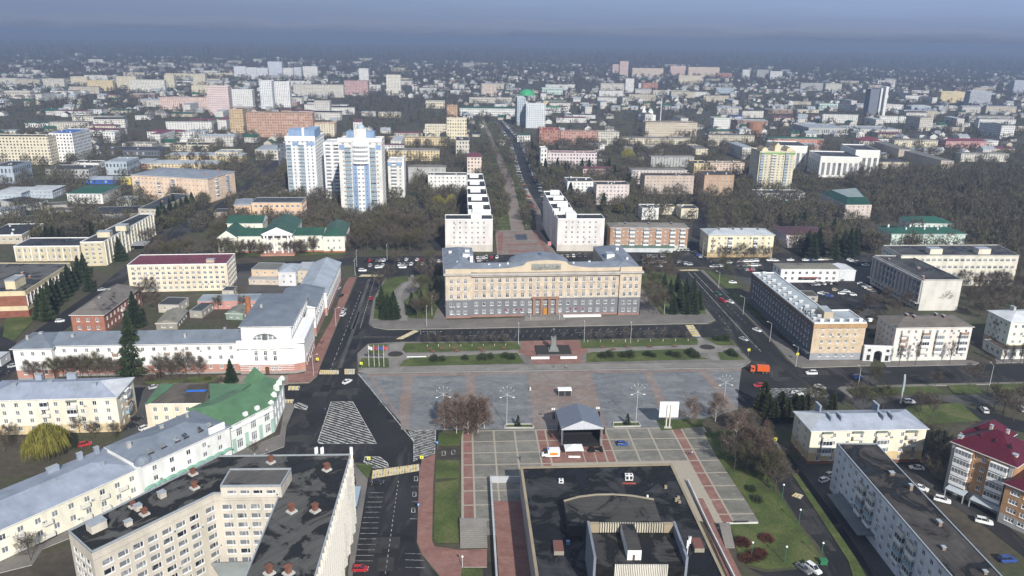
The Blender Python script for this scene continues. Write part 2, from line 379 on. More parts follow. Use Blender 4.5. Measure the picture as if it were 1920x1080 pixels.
# pavements with kerbs
walk = Sheet('pavement', M_WALK, .14, kerb=True)
walk.add([(722, 521), (700, 562), (692, 606), (700, 614), (727, 618.5), (880, 616), (1275, 607.5), (1325, 607), (1341, 600), (1316, 570), (1270, 520), (1200, 520), (1200, 590), (837, 600), (835, 520)], block=False)
walk.add([(670, 663), (690, 645), (755, 641.5), (975, 640.5), (1200, 635.5), (1367, 634), (1393, 662), (1408, 678), (1398, 686), (1388, 690), (688, 700), (672, 697)], block=False)
walk.add([(534, 757), (550, 757), (552, 764), (537, 800), (533, 838), (500, 850), (440, 868), (280, 935), (130, 1010), (80, 1030), (60, 1060), (-60, 1090), (-60, 1060), (80, 1020), (268, 920), (440, 850), (525, 815)], block=False)
walk.add([(1313, 507), (1320, 507), (1352, 540), (1362, 545), (1430, 610), (1519, 677), (1617, 675), (1634, 678), (1631, 686), (1505, 690), (1490, 685), (1476, 672), (1446, 638), (1408, 600), (1350, 542)], block=False)
walk.add([(1657, 680), (1671, 678), (1820, 676), (1836, 680), (1830, 684), (1662, 688)], block=False)
walk.add([(1865, 672), (1880, 672), (1950, 672), (1950, 680), (1868, 681)], block=False)
walk.add([(690, 898), (697, 872), (662, 870), (668, 905), (662, 985), (652, 1085), (630, 1150), (650, 1150), (661, 1080)], block=False)
walk.add([(1571, 728), (1578, 725.5), (1740, 720.5), (1950, 716), (1950, 719), (1740, 724), (1585, 730), (1600, 745), (1590, 743)], block=False)
walk.add([(1432, 805), (1440, 802), (1475, 860), (1462, 845)], block=False)
walk.done()
rw = Sheet('red_pavement', M_REDP, .145, kerb=True)
rw.add([(668, 520), (655, 520), (646, 533), (622, 600), (585, 665), (571, 700), (540, 703), (540, 719), (579, 718), (594, 705), (601, 684), (633, 605)], block=False)
rw.add([(792, 862), (816, 851), (812, 910), (810, 1015), (815, 1025), (862, 1032), (913, 1030), (913, 1064), (870, 1064), (860, 1090), (860, 1150), (850, 1150), (827, 1082), (792, 1040), (782, 1017), (786, 882)])
rw.done()
cp = Sheet('side_pavement', M_TERRA, .142, kerb=True)
cp.add([(410, 704), (540, 704), (540, 720), (533, 722), (533, 742), (515, 745), (430, 720), (410, 718)], block=False); cp.done()
# the square
sq = Sheet('slate_paving', M_SLATE, .05)
sq.add([(670, 701), (688, 699.5), (1390, 689), (1384, 740), (1384, 768), (1300, 790), (1300, 803), (767, 807), (765, 806)]); sq.done()
tb = Sheet('terracotta_bands', M_TERRA, .09)
for P in ([(687, 701), (693, 701), (771, 807), (765, 807)], [(690, 701), (1390, 691), (1390, 696), (694, 707)],
          [(757, 706), (775, 705), (771, 755), (766, 806), (752, 806), (749, 755)],
          [(874, 704), (891, 704), (893, 750), (895, 805), (870, 805), (873, 750)],
          [(989, 701), (1107, 699), (1137, 800), (1140, 803), (1000, 804)],
          [(1205, 697), (1222, 697), (1247, 750), (1262, 788), (1243, 790), (1230, 750)],
          [(1308, 695), (1324, 695), (1352, 725), (1384, 768), (1365, 770), (1335, 725)]): tb.add(P, block=False)
tb.done()
cw = Sheet('promenade', M_CONCP, .145)
cw.add([(672, 697), (688, 687), (1398, 680), (1392, 688), (688, 699)], block=False)
cw.add([(731, 646), (760, 641), (757, 650), (742, 690), (730, 690)], block=False)
cw.add([(735, 665), (1340, 646), (1340, 656), (735, 672)], block=False)
cw.add([(1305, 634), (1316, 633), (1350, 676), (1336, 677)], block=False); cw.add([(1310, 656), (1385, 652), (1387, 656), (1310, 662)], block=False)
cw.add([(674, 668), (735, 668), (735, 672), (674, 673)], block=False)
for cx, cy in ((741, 666), (1327, 653)):
    c = G(cx, cy); cw.add([(c.x+7.2*math.cos(a*math.pi/12), c.y+6.2*math.sin(a*math.pi/12)) for a in range(24)], block=False, world=True)
# park paths beside the government building
cw.add([(770, 516), (776, 516), (776, 526), (790, 535), (786, 540), (765, 535), (755, 548), (752, 565), (762, 584), (764, 602), (747, 602), (748, 584), (743, 560), (745, 545), (757, 532), (768, 528)], block=False)
cw.done()
# plaza of framed panels by the theatre
th = rad(3.9); ex = Vector((math.cos(th), math.sin(th), 0)); ey = Vector((-math.sin(th), math.cos(th), 0)); o0 = G(867, 809)
def PL(u, v, z=0.0): p = o0+ex*u+ey*v; return (p.x, p.y)
base = Sheet('beige_strips', M_BEIGE, .06)
base.add([PL(-.4, .5), PL(83.8, .5), PL(83.8, -57), PL(73, -57), PL(60, -52), PL(20, -52), PL(20, -54), PL(-.4, -54)], world=True, block=True); base.done()
til = MB(); red = MB()
cols = [(.3, 3.1, 1), (3.7, 10.3, 0), (10.9, 17.4, 0), (18, 24.7, 0), (25.3, 27.9, 1), (28.5, 38.8, 1), (39.2, 42.5, 1), (42.9, 45.8, 1), (46.4, 48.7, 1), (49.3, 56.3, 0), (56.9, 63.7, 0), (64.3, 71.8, 0), (72.4, 75.2, 1), (75.8, 83.2, 0)]
for a, b, r in cols:
    for k in range(8):
        v1 = -.3-7.35*k; v0 = v1-6.75
        if 28 < a < 71 and k > 2 and not (a < 11): continue
        P = [PL(a, v0), PL(b, v0), PL(b, v1), PL(a, v1)]
        (red if r else til).poly(P, .10, .10)
struct('grey_tile_panels', til, M_GTILE); struct('red_tile_panels', red, M_REDP)
# lawns
lawn = Sheet('grass', M_LAWN, .16, kind='stuff')
for P in ([(817, 864), (861, 864), (861, 897), (816, 899)], [(816, 906), (860, 899), (860, 1019), (822, 1019), (813, 1010)], [(823, 812), (868, 808), (861, 837), (820, 837)],
          [(1340, 850), (1412, 960), (1423, 979), (1369, 981), (1381, 1030), (1400, 1060), (1437, 1069), (1492, 1064), (1545, 1054), (1510, 1000), (1462, 930), (1420, 860), (1392, 800), (1320, 812)],
          [(672, 690), (678, 672), (728, 672), (730, 690)], [(688, 664), (694, 646), (729, 646), (722, 654), (720, 664)],
          [(754, 656), (760, 644), (970, 641.5), (977, 656), (760, 662)], [(748, 688), (757, 676), (770, 672), (970, 662), (984, 682)],
          [(1090, 654), (1087, 638.5), (1307, 634.5), (1308, 647)], [(1098, 680), (1100, 664), (1110, 661), (1300, 654), (1308, 668), (1330, 674)],
          [(1320, 634), (1367, 634), (1378, 648), (1345, 648)], [(1345, 661), (1378, 659), (1398, 675), (1352, 676)],
          [(946, 803), (1000, 803), (996, 797), (949, 797)], [(1150, 801), (1200, 800), (1196, 793), (1151, 794)], [(1240, 808), (1325, 800), (1312, 786), (1231, 788)],
          [(700, 598), (749, 600), (750, 586), (737, 560), (740, 544), (752, 532), (765, 528), (765, 518), (725, 521), (705, 560)], [(780, 516), (835, 517), (832, 548), (812, 599), (766, 597), (764, 584), (756, 566), (790, 536), (781, 528)],
          [(1203, 540), (1240, 590), (1325, 589), (1316, 572), (1268, 518), (1215, 508), (1203, 512)],
          [(1585, 730), (1750, 724), (1770, 738), (1600, 741)], [(1776, 723), (1830, 722), (1846, 737), (1788, 739)], [(1856, 721), (1950, 719), (1950, 736), (1870, 737)], [(1700, 762), (1800, 756), (1840, 790), (1720, 798), (1690, 790)],
          [(1485, 890), (1495, 888), (1605, 1048), (1625, 1085), (1600, 1085), (1590, 1052)], [(1555, 930), (1570, 928), (1760, 1085), (1700, 1085)],
          [(1322, 508), (1345, 508), (1390, 540), (1362, 543)], [(1362, 552), (1380, 551), (1440, 600), (1436, 610)],
          [(25, 640), (75, 590), (85, 560), (60, 560), (10, 600), (5, 632)], [(665, 872), (690, 900), (700, 872)],
          [(866, 1067), (905, 1067), (910, 1150), (862, 1150)], [(420, 475), (500, 472), (500, 480), (420, 484)], [(560, 472), (650, 470), (650, 478), (560, 480)],
          [(925, 432), (890, 225), (903, 225), (944, 340), (958, 432)], [(985, 432), (962, 340), (910, 228), (925, 228), (950, 262), (960, 290), (977, 345), (1003, 420)],
          [(350, 708), (408, 706), (405, 718), (355, 720)], [(270, 716), (350, 712), (340, 723), (275, 722)],
          [(1215, 470), (1290, 466), (1290, 464), (1215, 466)]): lawn.add(P, block=False)
lawn.done()
st = Sheet('monument_paving', M_REDP, .17)
st.add([(979, 652), (977, 640), (1085, 638), (1090, 652), (1100, 653), (1104, 662), (1090, 665), (1092, 678), (1092, 682), (997, 684), (995, 672), (984, 666), (972, 662), (972, 654)], block=True)
st.done()
mp_ = Sheet('boulevard_plaza', M_TERRA, .17)
mp_.add([(928, 432), (1012, 432), (1045, 478), (932, 478)], block=True)
mp_.done()
mr = Sheet('plaza_pattern', M_REDP, .19)
for P in ([(934, 436), (944, 436), (941, 476), (934, 476)], [(998, 434), (1006, 434), (1032, 474), (1024, 475)], [(950, 457), (1006, 457), (1008, 460), (950, 460)], [(952, 470), (1010, 470), (1012, 474), (952, 474)]): mr.add(P, block=False)
mr.done()
wf = Sheet('granite_plinth', plain((.05, .055, .065), .4), .22); wf.add([(965, 440), (987, 440), (989, 450), (968, 450)], block=False); wf.done()
tr_ = Sheet('terrace_paving', M_REDP, .125)
tr_.add([(926, 940), (983, 940), (1000, 1150), (940, 1150)], block=False); tr_.add([(1300, 935), (1318, 935), (1400, 1100), (1372, 1100)], block=False); tr_.done()
bvp = Sheet('boulevard_path', M_TERRA, .18)
bvp.add([(903, 226), (908, 226), (940, 290), (962, 340), (984, 433), (956, 433), (944, 340), (928, 290)], block=True)
bvp.add([(984, 355), (990, 355), (1013, 395), (1020, 432), (1006, 432), (1002, 395)], block=True); bvp.done()
fb = MB()
for cx, cy in ((741.5, 665.5), (1326.5, 652.5)):
    c = G(cx, cy); fb.poly([(c.x+3.2*math.cos(a*math.pi/10), c.y+3.0*math.sin(a*math.pi/10)) for a in range(20)], .15, .45, 1, top=0)
struct('flower_bed', fb, [plain((.035, .03, .025), .95, name='soil'), M_CONCP])
# ---------------------------------------------------------------- markings
mk = MB()
def clipline(P, p, d):
    ts = []
    for i in range(len(P)):
        a = Vector((*P[i], 0)); b = Vector((*P[(i+1) % len(P)], 0)); e_ = b-a
        den = d.x*e_.y-d.y*e_.x
        if abs(den) < 1e-9: continue
        s = ((a.x-p.x)*e_.y-(a.y-p.y)*e_.x)/den; u = ((a.x-p.x)*d.y-(a.y-p.y)*d.x)/den
        if -1e-6 <= u <= 1+1e-6: ts.append(s)
    return (min(ts), max(ts)) if len(ts) > 1 else None
def strip(mb, a, b, wd, z=.055, mi=0):
    a = Vector((a[0], a[1], 0)); b = Vector((b[0], b[1], 0)); n = (b-a).normalized().cross(Vector((0, 0, 1)))*wd/2
    mb.quad([(q.x, q.y, z) for q in (a-n, a+n, b+n, b-n)][::-1], mi)
def hatch(P, dpx0, dpx1, sp, wd, outline=.25, z=.055):
    a = G(*dpx0); b = G(*dpx1); d = (b-a).normalized(); n = Vector((-d.y, d.x, 0))
    vals = [(Vector((*p, 0))).dot(n) for p in P]; s = min(vals)+sp*.4
    while s < max(vals):
        base_ = n*s; r_ = clipline(P, base_, d)
        if r_ and r_[1]-r_[0] > .5: strip(mk, base_+d*r_[0], base_+d*r_[1], wd, z)
        s += sp
    if outline:
        for i in range(len(P)): strip(mk, P[i], P[(i+1) % len(P)], outline, z+.004)
hatch(W([(620.5, 753.7), (661, 753), (706, 832), (600, 832), (596, 828)]), (600.7, 813), (663.7, 832.6), 1.35, .55)
hatch(W([(766, 808), (817, 806), (815, 850), (776, 864), (776, 828)]), (776, 828), (815, 836), 1.0, .45)
hatch(W([(685, 856), (712, 857), (727, 869), (728, 876), (700, 878), (682, 866)]), (690, 858), (728, 872), 1.1, .45)
hatch(W([(1426, 729), (1520, 728), (1555, 741), (1550, 744), (1424, 745)]), (1430, 729), (1500, 745), 1.3, .4)
hatch(W([(553, 757), (560, 755), (577, 762), (574, 769), (552, 764)]), (553, 758), (575, 768), 1.2, .5)
def line(a, b, wd=.15, dash=None, z=.056, mb=mk):
    a = G(*a); b = G(*b); Lg = (b-a).length; d = (b-a)/Lg
    if not dash: strip(mb, a, b, wd, z); return
    s = 0
    while s < Lg: strip(mb, a+d*s, a+d*min(Lg, s+dash[0]), wd, z); s += dash[0]+dash[1]
line((677, 547), (620, 692), .18, (3, 2.5)); line((703, 521), (675, 617), .18, (3, 1)); line((672, 701), (776, 828), .3); line((776, 828), (776, 866), .2)
line((747, 902), (722, 1080), .15, (1, 1.2)); line((1290, 510), (1408, 640), .2); line((1300, 510), (1345, 556), .2); line((1408, 640), (1430, 662), .2, (3, 1.5))
line((1342, 585), (1375, 625), .15, (2, 3)); line((1352, 560), (1400, 608), .15, (2, 3)); line((1205, 621), (1262, 620), .15, (4, 3)); line((1335, 619), (1370, 618), .15, (3, 3))
line((820, 631), (970, 627), .15, (4, 3)); line((1050, 625), (1190, 621), .15, (4, 3)); line((682, 632), (770, 632), .15); line((708, 524), (714, 540), .15, (2, 2))
for k in range(14):
    t_ = k/13; xl = 692+(665-692)*t_; xr = 720+(699-720)*t_; y = 924+(1052-924)*(t_**1.06); line((xl, y), (xr, y), .12)
for y in (913, 941, 973): line((771 if y < 950 else 768, y), (784, y), .12)
for y in (1038, 1050, 1064): line((760, y), (796, y+1), .12)
for cx, cy in ((780, 898), (777, 927), (775, 957), (832, 851), (850, 849)):
    for (a, b) in (((-3, -4), (3, -4)), ((3, -4), (3, 4)), ((3, 4), (-3, 4)), ((-3, 4), (-3, -4))): line((cx+a[0], cy+a[1]), (cx+b[0], cy+b[1]), .2, z=.2 if cx > 800 else .056)
fm_ = MB()
for k in range(26):          # parking ticks in front of the government building
    x = 868+k*15.2; y = 621-.022*(x-868)
    line((x, y+1), (x-3, y+5), .25, mb=fm_); line((x-7, y+10), (x-10, y+14), .25, mb=fm_)
for x in (792, 805, 819): line((x, 622), (x+9, 622), .5, (1, .5)); line((x-3, 620), (x-3, 628), .15)
struct('road_markings', mk, M_MARK)
struct('faint_bay_marks', fm_, plain((.17, .17, .168), .8, name='worn_paint'))
zb = MB()
def zebra(q, n, along=0):
    """pedestrian crossing: alternating white and yellow bars in a quad of pixels"""
    P = [Vector((*p, 0)) for p in W(q)]
    for i in range(n):
        a, b = i/n, (i+.55)/n; c_, d_ = (i+.55)/n, (i+1)/n
        for (s, e_, mi) in ((a, b, 0), (c_, d_, 1)):
            A = P[0].lerp(P[1], s); B = P[0].lerp(P[1], e_); C_ = P[3].lerp(P[2], e_); D_ = P[3].lerp(P[2], s)
            zb.quad([(v.x, v.y, .062) for v in (D_, C_, B, A)], mi)
zebra([(600, 694), (636, 694), (635, 702), (598, 702)], 9); zebra([(646, 692), (666, 692), (665, 702), (646, 702)], 5)
zebra([(541, 724), (563, 724), (560, 732), (540, 732)], 3); zebra([(534, 749), (551, 749), (549, 756), (534, 756)], 3)
zebra([(755, 636), (789, 619.5), (775, 619.5), (742, 636)], 4); zebra([(1285, 610), (1299, 632), (1315, 632), (1300, 609.5)], 5)
zebra([(699, 882), (786, 870), (786, 883), (697, 898)], 17); zebra([(672, 519), (718, 519), (720, 515), (678, 515)], 8); zebra([(1278, 508), (1312, 508), (1306, 505), (1272, 506)], 6)
zebra([(1484, 930), (1501, 936), (1507, 929), (1492, 924)], 3)
struct('crossing_bars', zb, [M_YEL, M_MARK])
pd = MB()
line((693, 523), (660, 617), 1.6, z=.05, mb=pd); line((675, 585), (637, 690), 1.5, z=.05, mb=pd)
struct('worn_asphalt_strip', pd, M_ASPH2)
rp = random.Random(8); ap = [MB(), MB()]
for x0, y0, x1, y1, n in ((560, 725, 680, 745, 9), (545, 770, 590, 850, 8), (700, 740, 740, 850, 7), (640, 560, 690, 680, 6), (700, 920, 760, 1070, 8), (760, 622, 1260, 634, 12), (1400, 680, 1470, 720, 8), (1500, 695, 1880, 712, 14), (1360, 560, 1400, 640, 5), (1500, 920, 1560, 1040, 6), (690, 500, 1280, 506, 8)):
    for i in range(n):
        c = G(rp.uniform(x0, x1), rp.uniform(y0, y1)); w_, d_, a = rp.uniform(.8, 4.5), rp.uniform(.8, 2.5), rad(4+rp.choice([0, 90])); k = i % 2
        if rp.random() < .3: ap[1].poly([(c.x+.4*math.cos(q), c.y+.4*math.sin(q)) for q in (0, 1, 2, 3, 4, 5)], .047+.0004*i, .047+.0004*i); continue
        ap[k].poly([(c.x+u*math.cos(a)-v*math.sin(a), c.y+u*math.sin(a)+v*math.cos(a)) for u, v in ((-w_, -d_), (w_, -d_), (w_, d_), (-w_, d_))], .0405+.0004*i, .0405+.0004*i)
struct('asphalt_repairs', ap[0], gmat('fresh_asphalt', ((.3, (.008, .008, .009)), (.7, (.014, .014, .015))), .4)); struct('faded_asphalt', ap[1], gmat('faded_asphalt', ((.3, (.03, .029, .028)), (.7, (.05, .048, .046))), .4))
# ================================================================ BUILDINGS
WMESH = {}
def winmesh(wd, ht, style):
    k = (round(wd, 2), round(ht, 2), style)
    if k in WMESH: return WMESH[k]
    m = MB(); fr = {'w': 0}.get(style, 0); x = wd/2; z = ht/2; f = .09
    d0, d1 = .03, .13
    m.quad([(-x, .12, -z), (x, .12, -z), (x, .12, z), (-x, .12, z)], 1)
    for b in ((-x, -z, x, -z+f), (-x, z-f, x, z), (-x, -z+f, -x+f, z-f), (x-f, -z+f, x, z-f)): m.box(b[0], d0, b[1], b[2], d1, b[3], 0)
    if style in ('w', 'd', 'x'):
        m.box(-f/2, d0+.005, -z+f, f/2, d1, z-f, 0)
    if style == 't':
        for q in (-x/3, x/3): m.box(q-f/2, d0+.005, -z+f, q+f/2, d1, z-f, 0)
    if style in ('x', 't'): m.box(-x+f, d0+.01, z*.35, x-f, d1, z*.35+f*.8, 0)
    if style == 'a':
        m.box(x*.35, d0+.005, -z+f, x*.35+f, d1, z-f, 0)
    if style not in ('g', 'd'): m.box(-x-.06, -.14, -z-.09, x+.06, .10, -z, 0)     # sill
    if style == 'h': m.box(-x, -.02, -z, x, .02, -z-.8, 0)
    FM = {'d': plain((.12, .10, .09), .6), 'g': plain((.35, .37, .38), .5)}.get(style, WHITE)
    me = m.mesh('window', [FM, GLASS if style != 'g' else GLASSB]); WMESH[k] = me; return me
BALC = {}
def balcmesh(wd, dp, style):
    k = (round(wd, 1), dp, style)
    if k in BALC: return BALC[k]
    m = MB(); x = wd/2
    m.box(-x, -dp, -.15, x, 0, 0, 0)
    m.box(-x, -dp, 0, x, -dp+.08, 1.0, 1); m.box(-x, -dp+.08, 0, -x+.08, 0, 1.0, 1); m.box(x-.08, -dp+.08, 0, x, 0, 1.0, 1)
    if style in ('glz', 'glb'):
        m.quad([(-x+.02, -dp+.04, 1), (x-.02, -dp+.04, 1), (x-.02, -dp+.04, 2.35), (-x+.02, -dp+.04, 2.35)], 2)
        for sx in (-1, 1): m.quad([(sx*(x-.04), -dp+.04, 1), (sx*(x-.04), 0, 1), (sx*(x-.04), 0, 2.35), (sx*(x-.04), -dp+.04, 2.35)], 2)
        n = max(2, int(wd/.9))
        for i in range(n+1):
            q = -x+(wd-.08)*i/n; m.box(q, -dp, 1.0, q+.08, -dp+.08, 2.4, 3)
        m.box(-x, -dp-.03, 2.4, x, 0, 2.55, 3)
    if style == 'roof': m.box(-x-.1, -dp-.1, 2.5, x+.1, 0, 2.6, 4)
    PAN = {'glz': WHITE, 'glb': plain((.25, .38, .48), .5), 'open': wallm((.62, .60, .55)), 'rail': plain((.35, .36, .34), .6), 'roof': plain((.60, .58, .54), .6), 'dk': plain((.28, .20, .15), .7)}[style]
    me = m.mesh('balcony', [CONC, PAN, GLASS, WHITE, plain((.20, .24, .21), .6)]); BALC[k] = me; return me
CAMP = Vector((0, 0, HC))
def project(v):
    q = Vector(v)-CAMP; z = q.dot(fw)
    return (960+FPX*q.dot(cr)/z, 540-FPX*q.dot(cu)/z) if z > 1 else (-9999, -9999)
def infr(v, m=60):
    x, y = project(v); return -m < x < 1920+m and -m < y < 1080+m
RA = random.Random(21)
def ACM():
    if 'ac' not in WMESH:
        m = MB(); m.box(-.4, -.2, -.3, .4, .2, .3); m.tube((-.08, -.2, 0), (-.08, -.22, 0), .22, seg=10, mi=1); WMESH['ac'] = m.mesh('air_conditioner', [plain((.55, .55, .53), .5), DARK])
    return WMESH['ac']
class Bd:
    def __init__(s, name, label, cat, A, ang, group=None):
        s.root = thing(name, label, cat, (A[0], A[1], 0), ang, group); s.ang = ang; s.A = Vector((A[0], A[1], 0)); s.wins = []; s.balc = []
        s.R = Matrix.Rotation(ang, 3, 'Z'); s.wall = MB(); s.wm = []
    def w(s, x, y, z=0): return s.A+s.R @ Vector((x, y, z))
    def loc(s, v): return s.R.transposed() @ (Vector((v[0], v[1], 0))-s.A)
    def mi(s, m):
        if m not in s.wm: s.wm.append(m)
        return s.wm.index(m)
    def facade(s, a, b, z0, z1, mat, cols=(), rows=(), bands=(), style='w', rec=.16, stuff=None, skip=(), force=False):
        """wall from a to b (outside on the right of a->b); cols=[(u,w)], rows=[(zc,h)]"""
        a = Vector((a[0], a[1], 0)); b = Vector((b[0], b[1], 0)); d = b-a; Lg = d.length; d /= Lg; n = Vector((d.y, -d.x, 0)); inn = -n
        rot = math.atan2(d.y, d.x); mid = s.w(*((a+b)/2).to_tuple()[:2], (z0+z1)/2); wn = s.R @ n
        vis = force or (CAMP-mid).normalized().dot(wn) > -.03
        def mat_at(z):
            for zm, mm in bands:
                if z < zm: return s.mi(mm)
            return s.mi(mat)
        if not vis: cols = ()
        us = sorted({0.0, Lg} | {round(u-w_/2, 3) for u, w_ in cols} | {round(u+w_/2, 3) for u, w_ in cols})
        zs = sorted({z0, z1} | ({round(z-h/2, 3) for z, h in rows} | {round(z+h/2, 3) for z, h in rows} if cols else set()) | {z for z, _ in bands if z0 < z < z1})
        isw = lambda u, z: any(abs(u-c) < w_/2 for c, w_ in cols) and any(abs(z-c) < h/2 for c, h in rows)
        def P(u, z, q=0): v = a+d*u+inn*q; return (v.x, v.y, z)
        for j in range(len(zs)-1):
            zc = (zs[j]+zs[j+1])/2; m_ = mat_at(zc); i = 0
            while i < len(us)-1:
                uc = (us[i]+us[i+1])/2
                if cols and isw(uc, zc):
                    u0, u1, q0, q1 = us[i], us[i+1], zs[j], zs[j+1]
                    s.wall.quad([P(u0, q0), P(u0, q0, rec), P(u0, q1, rec), P(u0, q1)], m_); s.wall.quad([P(u1, q0, rec), P(u1, q0), P(u1, q1), P(u1, q1, rec)], m_)
                    s.wall.quad([P(u0, q1), P(u0, q1, rec), P(u1, q1, rec), P(u1, q1)], m_); s.wall.quad([P(u0, q0, rec), P(u0, q0), P(u1, q0), P(u1, q0, rec)], m_)
                    i += 1; continue
                k = i+1
                while k < len(us)-1 and not (cols and isw((us[k]+us[k+1])/2, zc)): k += 1
                s.wall.quad([P(us[i], zs[j]), P(us[k], zs[j]), P(us[k], zs[j+1]), P(us[i], zs[j+1])], m_, uv=[(us[i], zs[j]-z0), (us[k], zs[j]-z0), (us[k], zs[j+1]-z0), (us[i], zs[j+1]-z0)])
                i = k
        for u, w_ in cols:
            for z, h in rows:
                v = a+d*u+inn*(rec-.13); s.wins.append((v.x, v.y, z, rot, w_, h, style))
        return vis
    def cols(s, Lg, bay, w_, margin=1.0):
        n = max(1, int(round((Lg-2*margin)/bay))); st_ = (Lg-2*margin)/n
        return [(margin+st_*(i+.5), w_) for i in range(n)]
    def block(s, P, z0, z1, mat, fl=0, bay=3.2, win=(1.35, 1.5), margin=1.0, bands=(), style='w', edges=None, zb=.7, zt=.5, colmap=None, rowsx=None, emat=None):
        """walls over a polygon given counter-clockwise"""
        st_ = (z1-z0-zb-zt)/max(1, fl)
        rows = rowsx if rowsx else [(z0+zb+st_*(k+.52), min(win[1], st_*.72)) for k in range(fl)]
        for i in range(len(P)):
            a, b = P[i], P[(i+1) % len(P)]; Lg = math.hypot(b[0]-a[0], b[1]-a[1])
            on = (edges is None or i in edges) and rows
            if colmap and i in colmap: cl = colmap[i]
            elif on and Lg > 2.5: cl = s.cols(Lg, bay, win[0], margin if Lg > 6 else .4)
            else: cl = []
            s.facade(a, b, z0, z1, emat[i] if emat and i in emat else mat, cl, rows, () if emat and i in emat else bands, style)
        addfoot([s.w(*p).to_tuple()[:2] for p in P], 1.5)
    def finish(s, cap=96):
        if s.wall.f: s.wall.build('wall', s.wm, s.root)
        L_ = []
        for q in s.wins:
            wv = s.w(q[0], q[1], q[2])
            if infr(wv): L_.append(((wv-CAMP).length, q))
        L_.sort(key=lambda t_: t_[0])
        for dd, (x, y, z, rt, w_, h, stl) in L_[:cap]:
            addobj('window', winmesh(w_, h, stl), s.root, (x, y, z), rt)
            if dd < 520 and stl in 'wxa' and RA.random() < .09: addobj('air_conditioner', ACM(), s.root, (x+math.cos(rt)*(w_/2+.5)+math.sin(rt)*.25, y+math.sin(rt)*(w_/2+.5)-math.cos(rt)*.25, z-h/2), rt)
        rest = L_[cap:]
        if rest:
            vs = []; fs = []; ms = []; mats = []
            for dd, (x, y, z, rt, w_, h, stl) in rest:
                me = winmesh(w_, h, stl); o = len(vs); c, sn = math.cos(rt), math.sin(rt)
                for v in me.vertices: vs.append((x+v.co.x*c-v.co.y*sn, y+v.co.x*sn+v.co.y*c, z+v.co.z))
                for m_ in me.materials:
                    if m_ not in mats: mats.append(m_)
                for p in me.polygons: fs.append(tuple(o+k for k in p.vertices)); ms.append(mats.index(me.materials[p.material_index]))
            me = D.meshes.new('window_rows'); me.from_pydata(vs, [], fs)
            for m_ in mats: me.materials.append(m_)
            me.polygons.foreach_set('material_index', ms); o = addobj('window_rows', me, s.root); o['kind'] = 'stuff'
        return s.root
    def balcony(s, P, e, frac, zl, wd=3.2, dp=1.0, style='open'):
        a = Vector((*P[e], 0)); b = Vector((*P[(e+1) % len(P)], 0)); d = (b-a).normalized(); n = Vector((d.y, -d.x, 0)); rot = math.atan2(d.y, d.x)
        p = a+(b-a)*frac+n*.02
        for i, z in enumerate(zl):
            stl = style[i % len(style)] if isinstance(style, (list, tuple)) else style
            addobj('balcony', balcmesh(wd, dp, stl), s.root, (p.x, p.y, z), rot)
    def flatroof(s, P, z, par=.5, mat=None, edge=None, thick=.3, name='roof', vents=0, ventm=None, seed=1, ins=.25):
        m = MB(); mat = mat or bitumen(); edge = edge or GALV
        m.poly(P, z, z+.04, 1, top=0)
        if par > 0:
            n = len(P); cx = sum(p[0] for p in P)/n; cy = sum(p[1] for p in P)/n
            for i in range(n):
                a = Vector((*P[i], 0)); b = Vector((*P[(i+1) % n], 0)); d = (b-a).normalized(); nn = Vector((-d.y, d.x, 0))*ins; o = nn*-.25
                p0 = a+o; p1 = b+o; p2 = b+nn; p3 = a+nn
                m.quad([(q.x, q.y, z+par+.002*i) for q in (p0, p1, p2, p3)], 1)
                m.quad([(p3.x, p3.y, z), (p2.x, p2.y, z), (p2.x, p2.y, z+par), (p3.x, p3.y, z+par)][::-1], 1)
                m.quad([(p0.x, p0.y, z-.15), (p1.x, p1.y, z-.15), (p1.x, p1.y, z+par), (p0.x, p0.y, z+par)], 1)
        r_ = m.build(name, [mat, edge], s.root)
        rnd = random.Random(seed); xs_ = [p[0] for p in P]; ys_ = [p[1] for p in P]; k = 0; tries = 0
        while k < vents and tries < 300:
            tries += 1; x = rnd.uniform(min(xs_)+1.5, max(xs_)-1.5); y = rnd.uniform(min(ys_)+1.5, max(ys_)-1.5)
            if not inpoly(x, y, P): continue
            s.vent(r_, x, y, z, rnd.choice((.8, 1.0, 1.4)), rnd.choice((.8, 1.2)), rnd.choice((.8, 1.2, 1.6)), ventm); k += 1
        return r_
    def vent(s, par, x, y, z, w_, d_, h, m_=None, cap=True):
        v = MB(); v.box(x-w_/2, y-d_/2, z, x+w_/2, y+d_/2, z+h, 0)
        if cap: v.box(x-w_/2-.12, y-d_/2-.12, z+h, x+w_/2+.12, y+d_/2+.12, z+h+.12, 1)
        return v.build('chimney', [m_ or brickm((.30, .13, .09)), GALV], par)
    def hip(s, x0, y0, x1, y1, z, rise, mat, over=.55, kind='hip', chim=(), fas=None, name='roof', axis=None, cm=None, gm=None, dorm=(), endm=None, ends=(0, 1)):
        m = MB(); X0, Y0, X1, Y1 = x0-over, y0-over, x1+over, y1+over; wx, wy = X1-X0, Y1-Y0
        alongx = wx >= wy if axis is None else axis == 'x'
        t = .22
        c = [(X0, Y0), (X1, Y0), (X1, Y1), (X0, Y1)]
        for i in range(4):
            a, b = c[i], c[(i+1) % 4]; m.quad([(*a, z-.02), (*b, z-.02), (*b, z+t), (*a, z+t)], 1)
        m.quad([(*q, z-.02) for q in c[::-1]], 1)
        z0 = z+t; zr = z0+rise
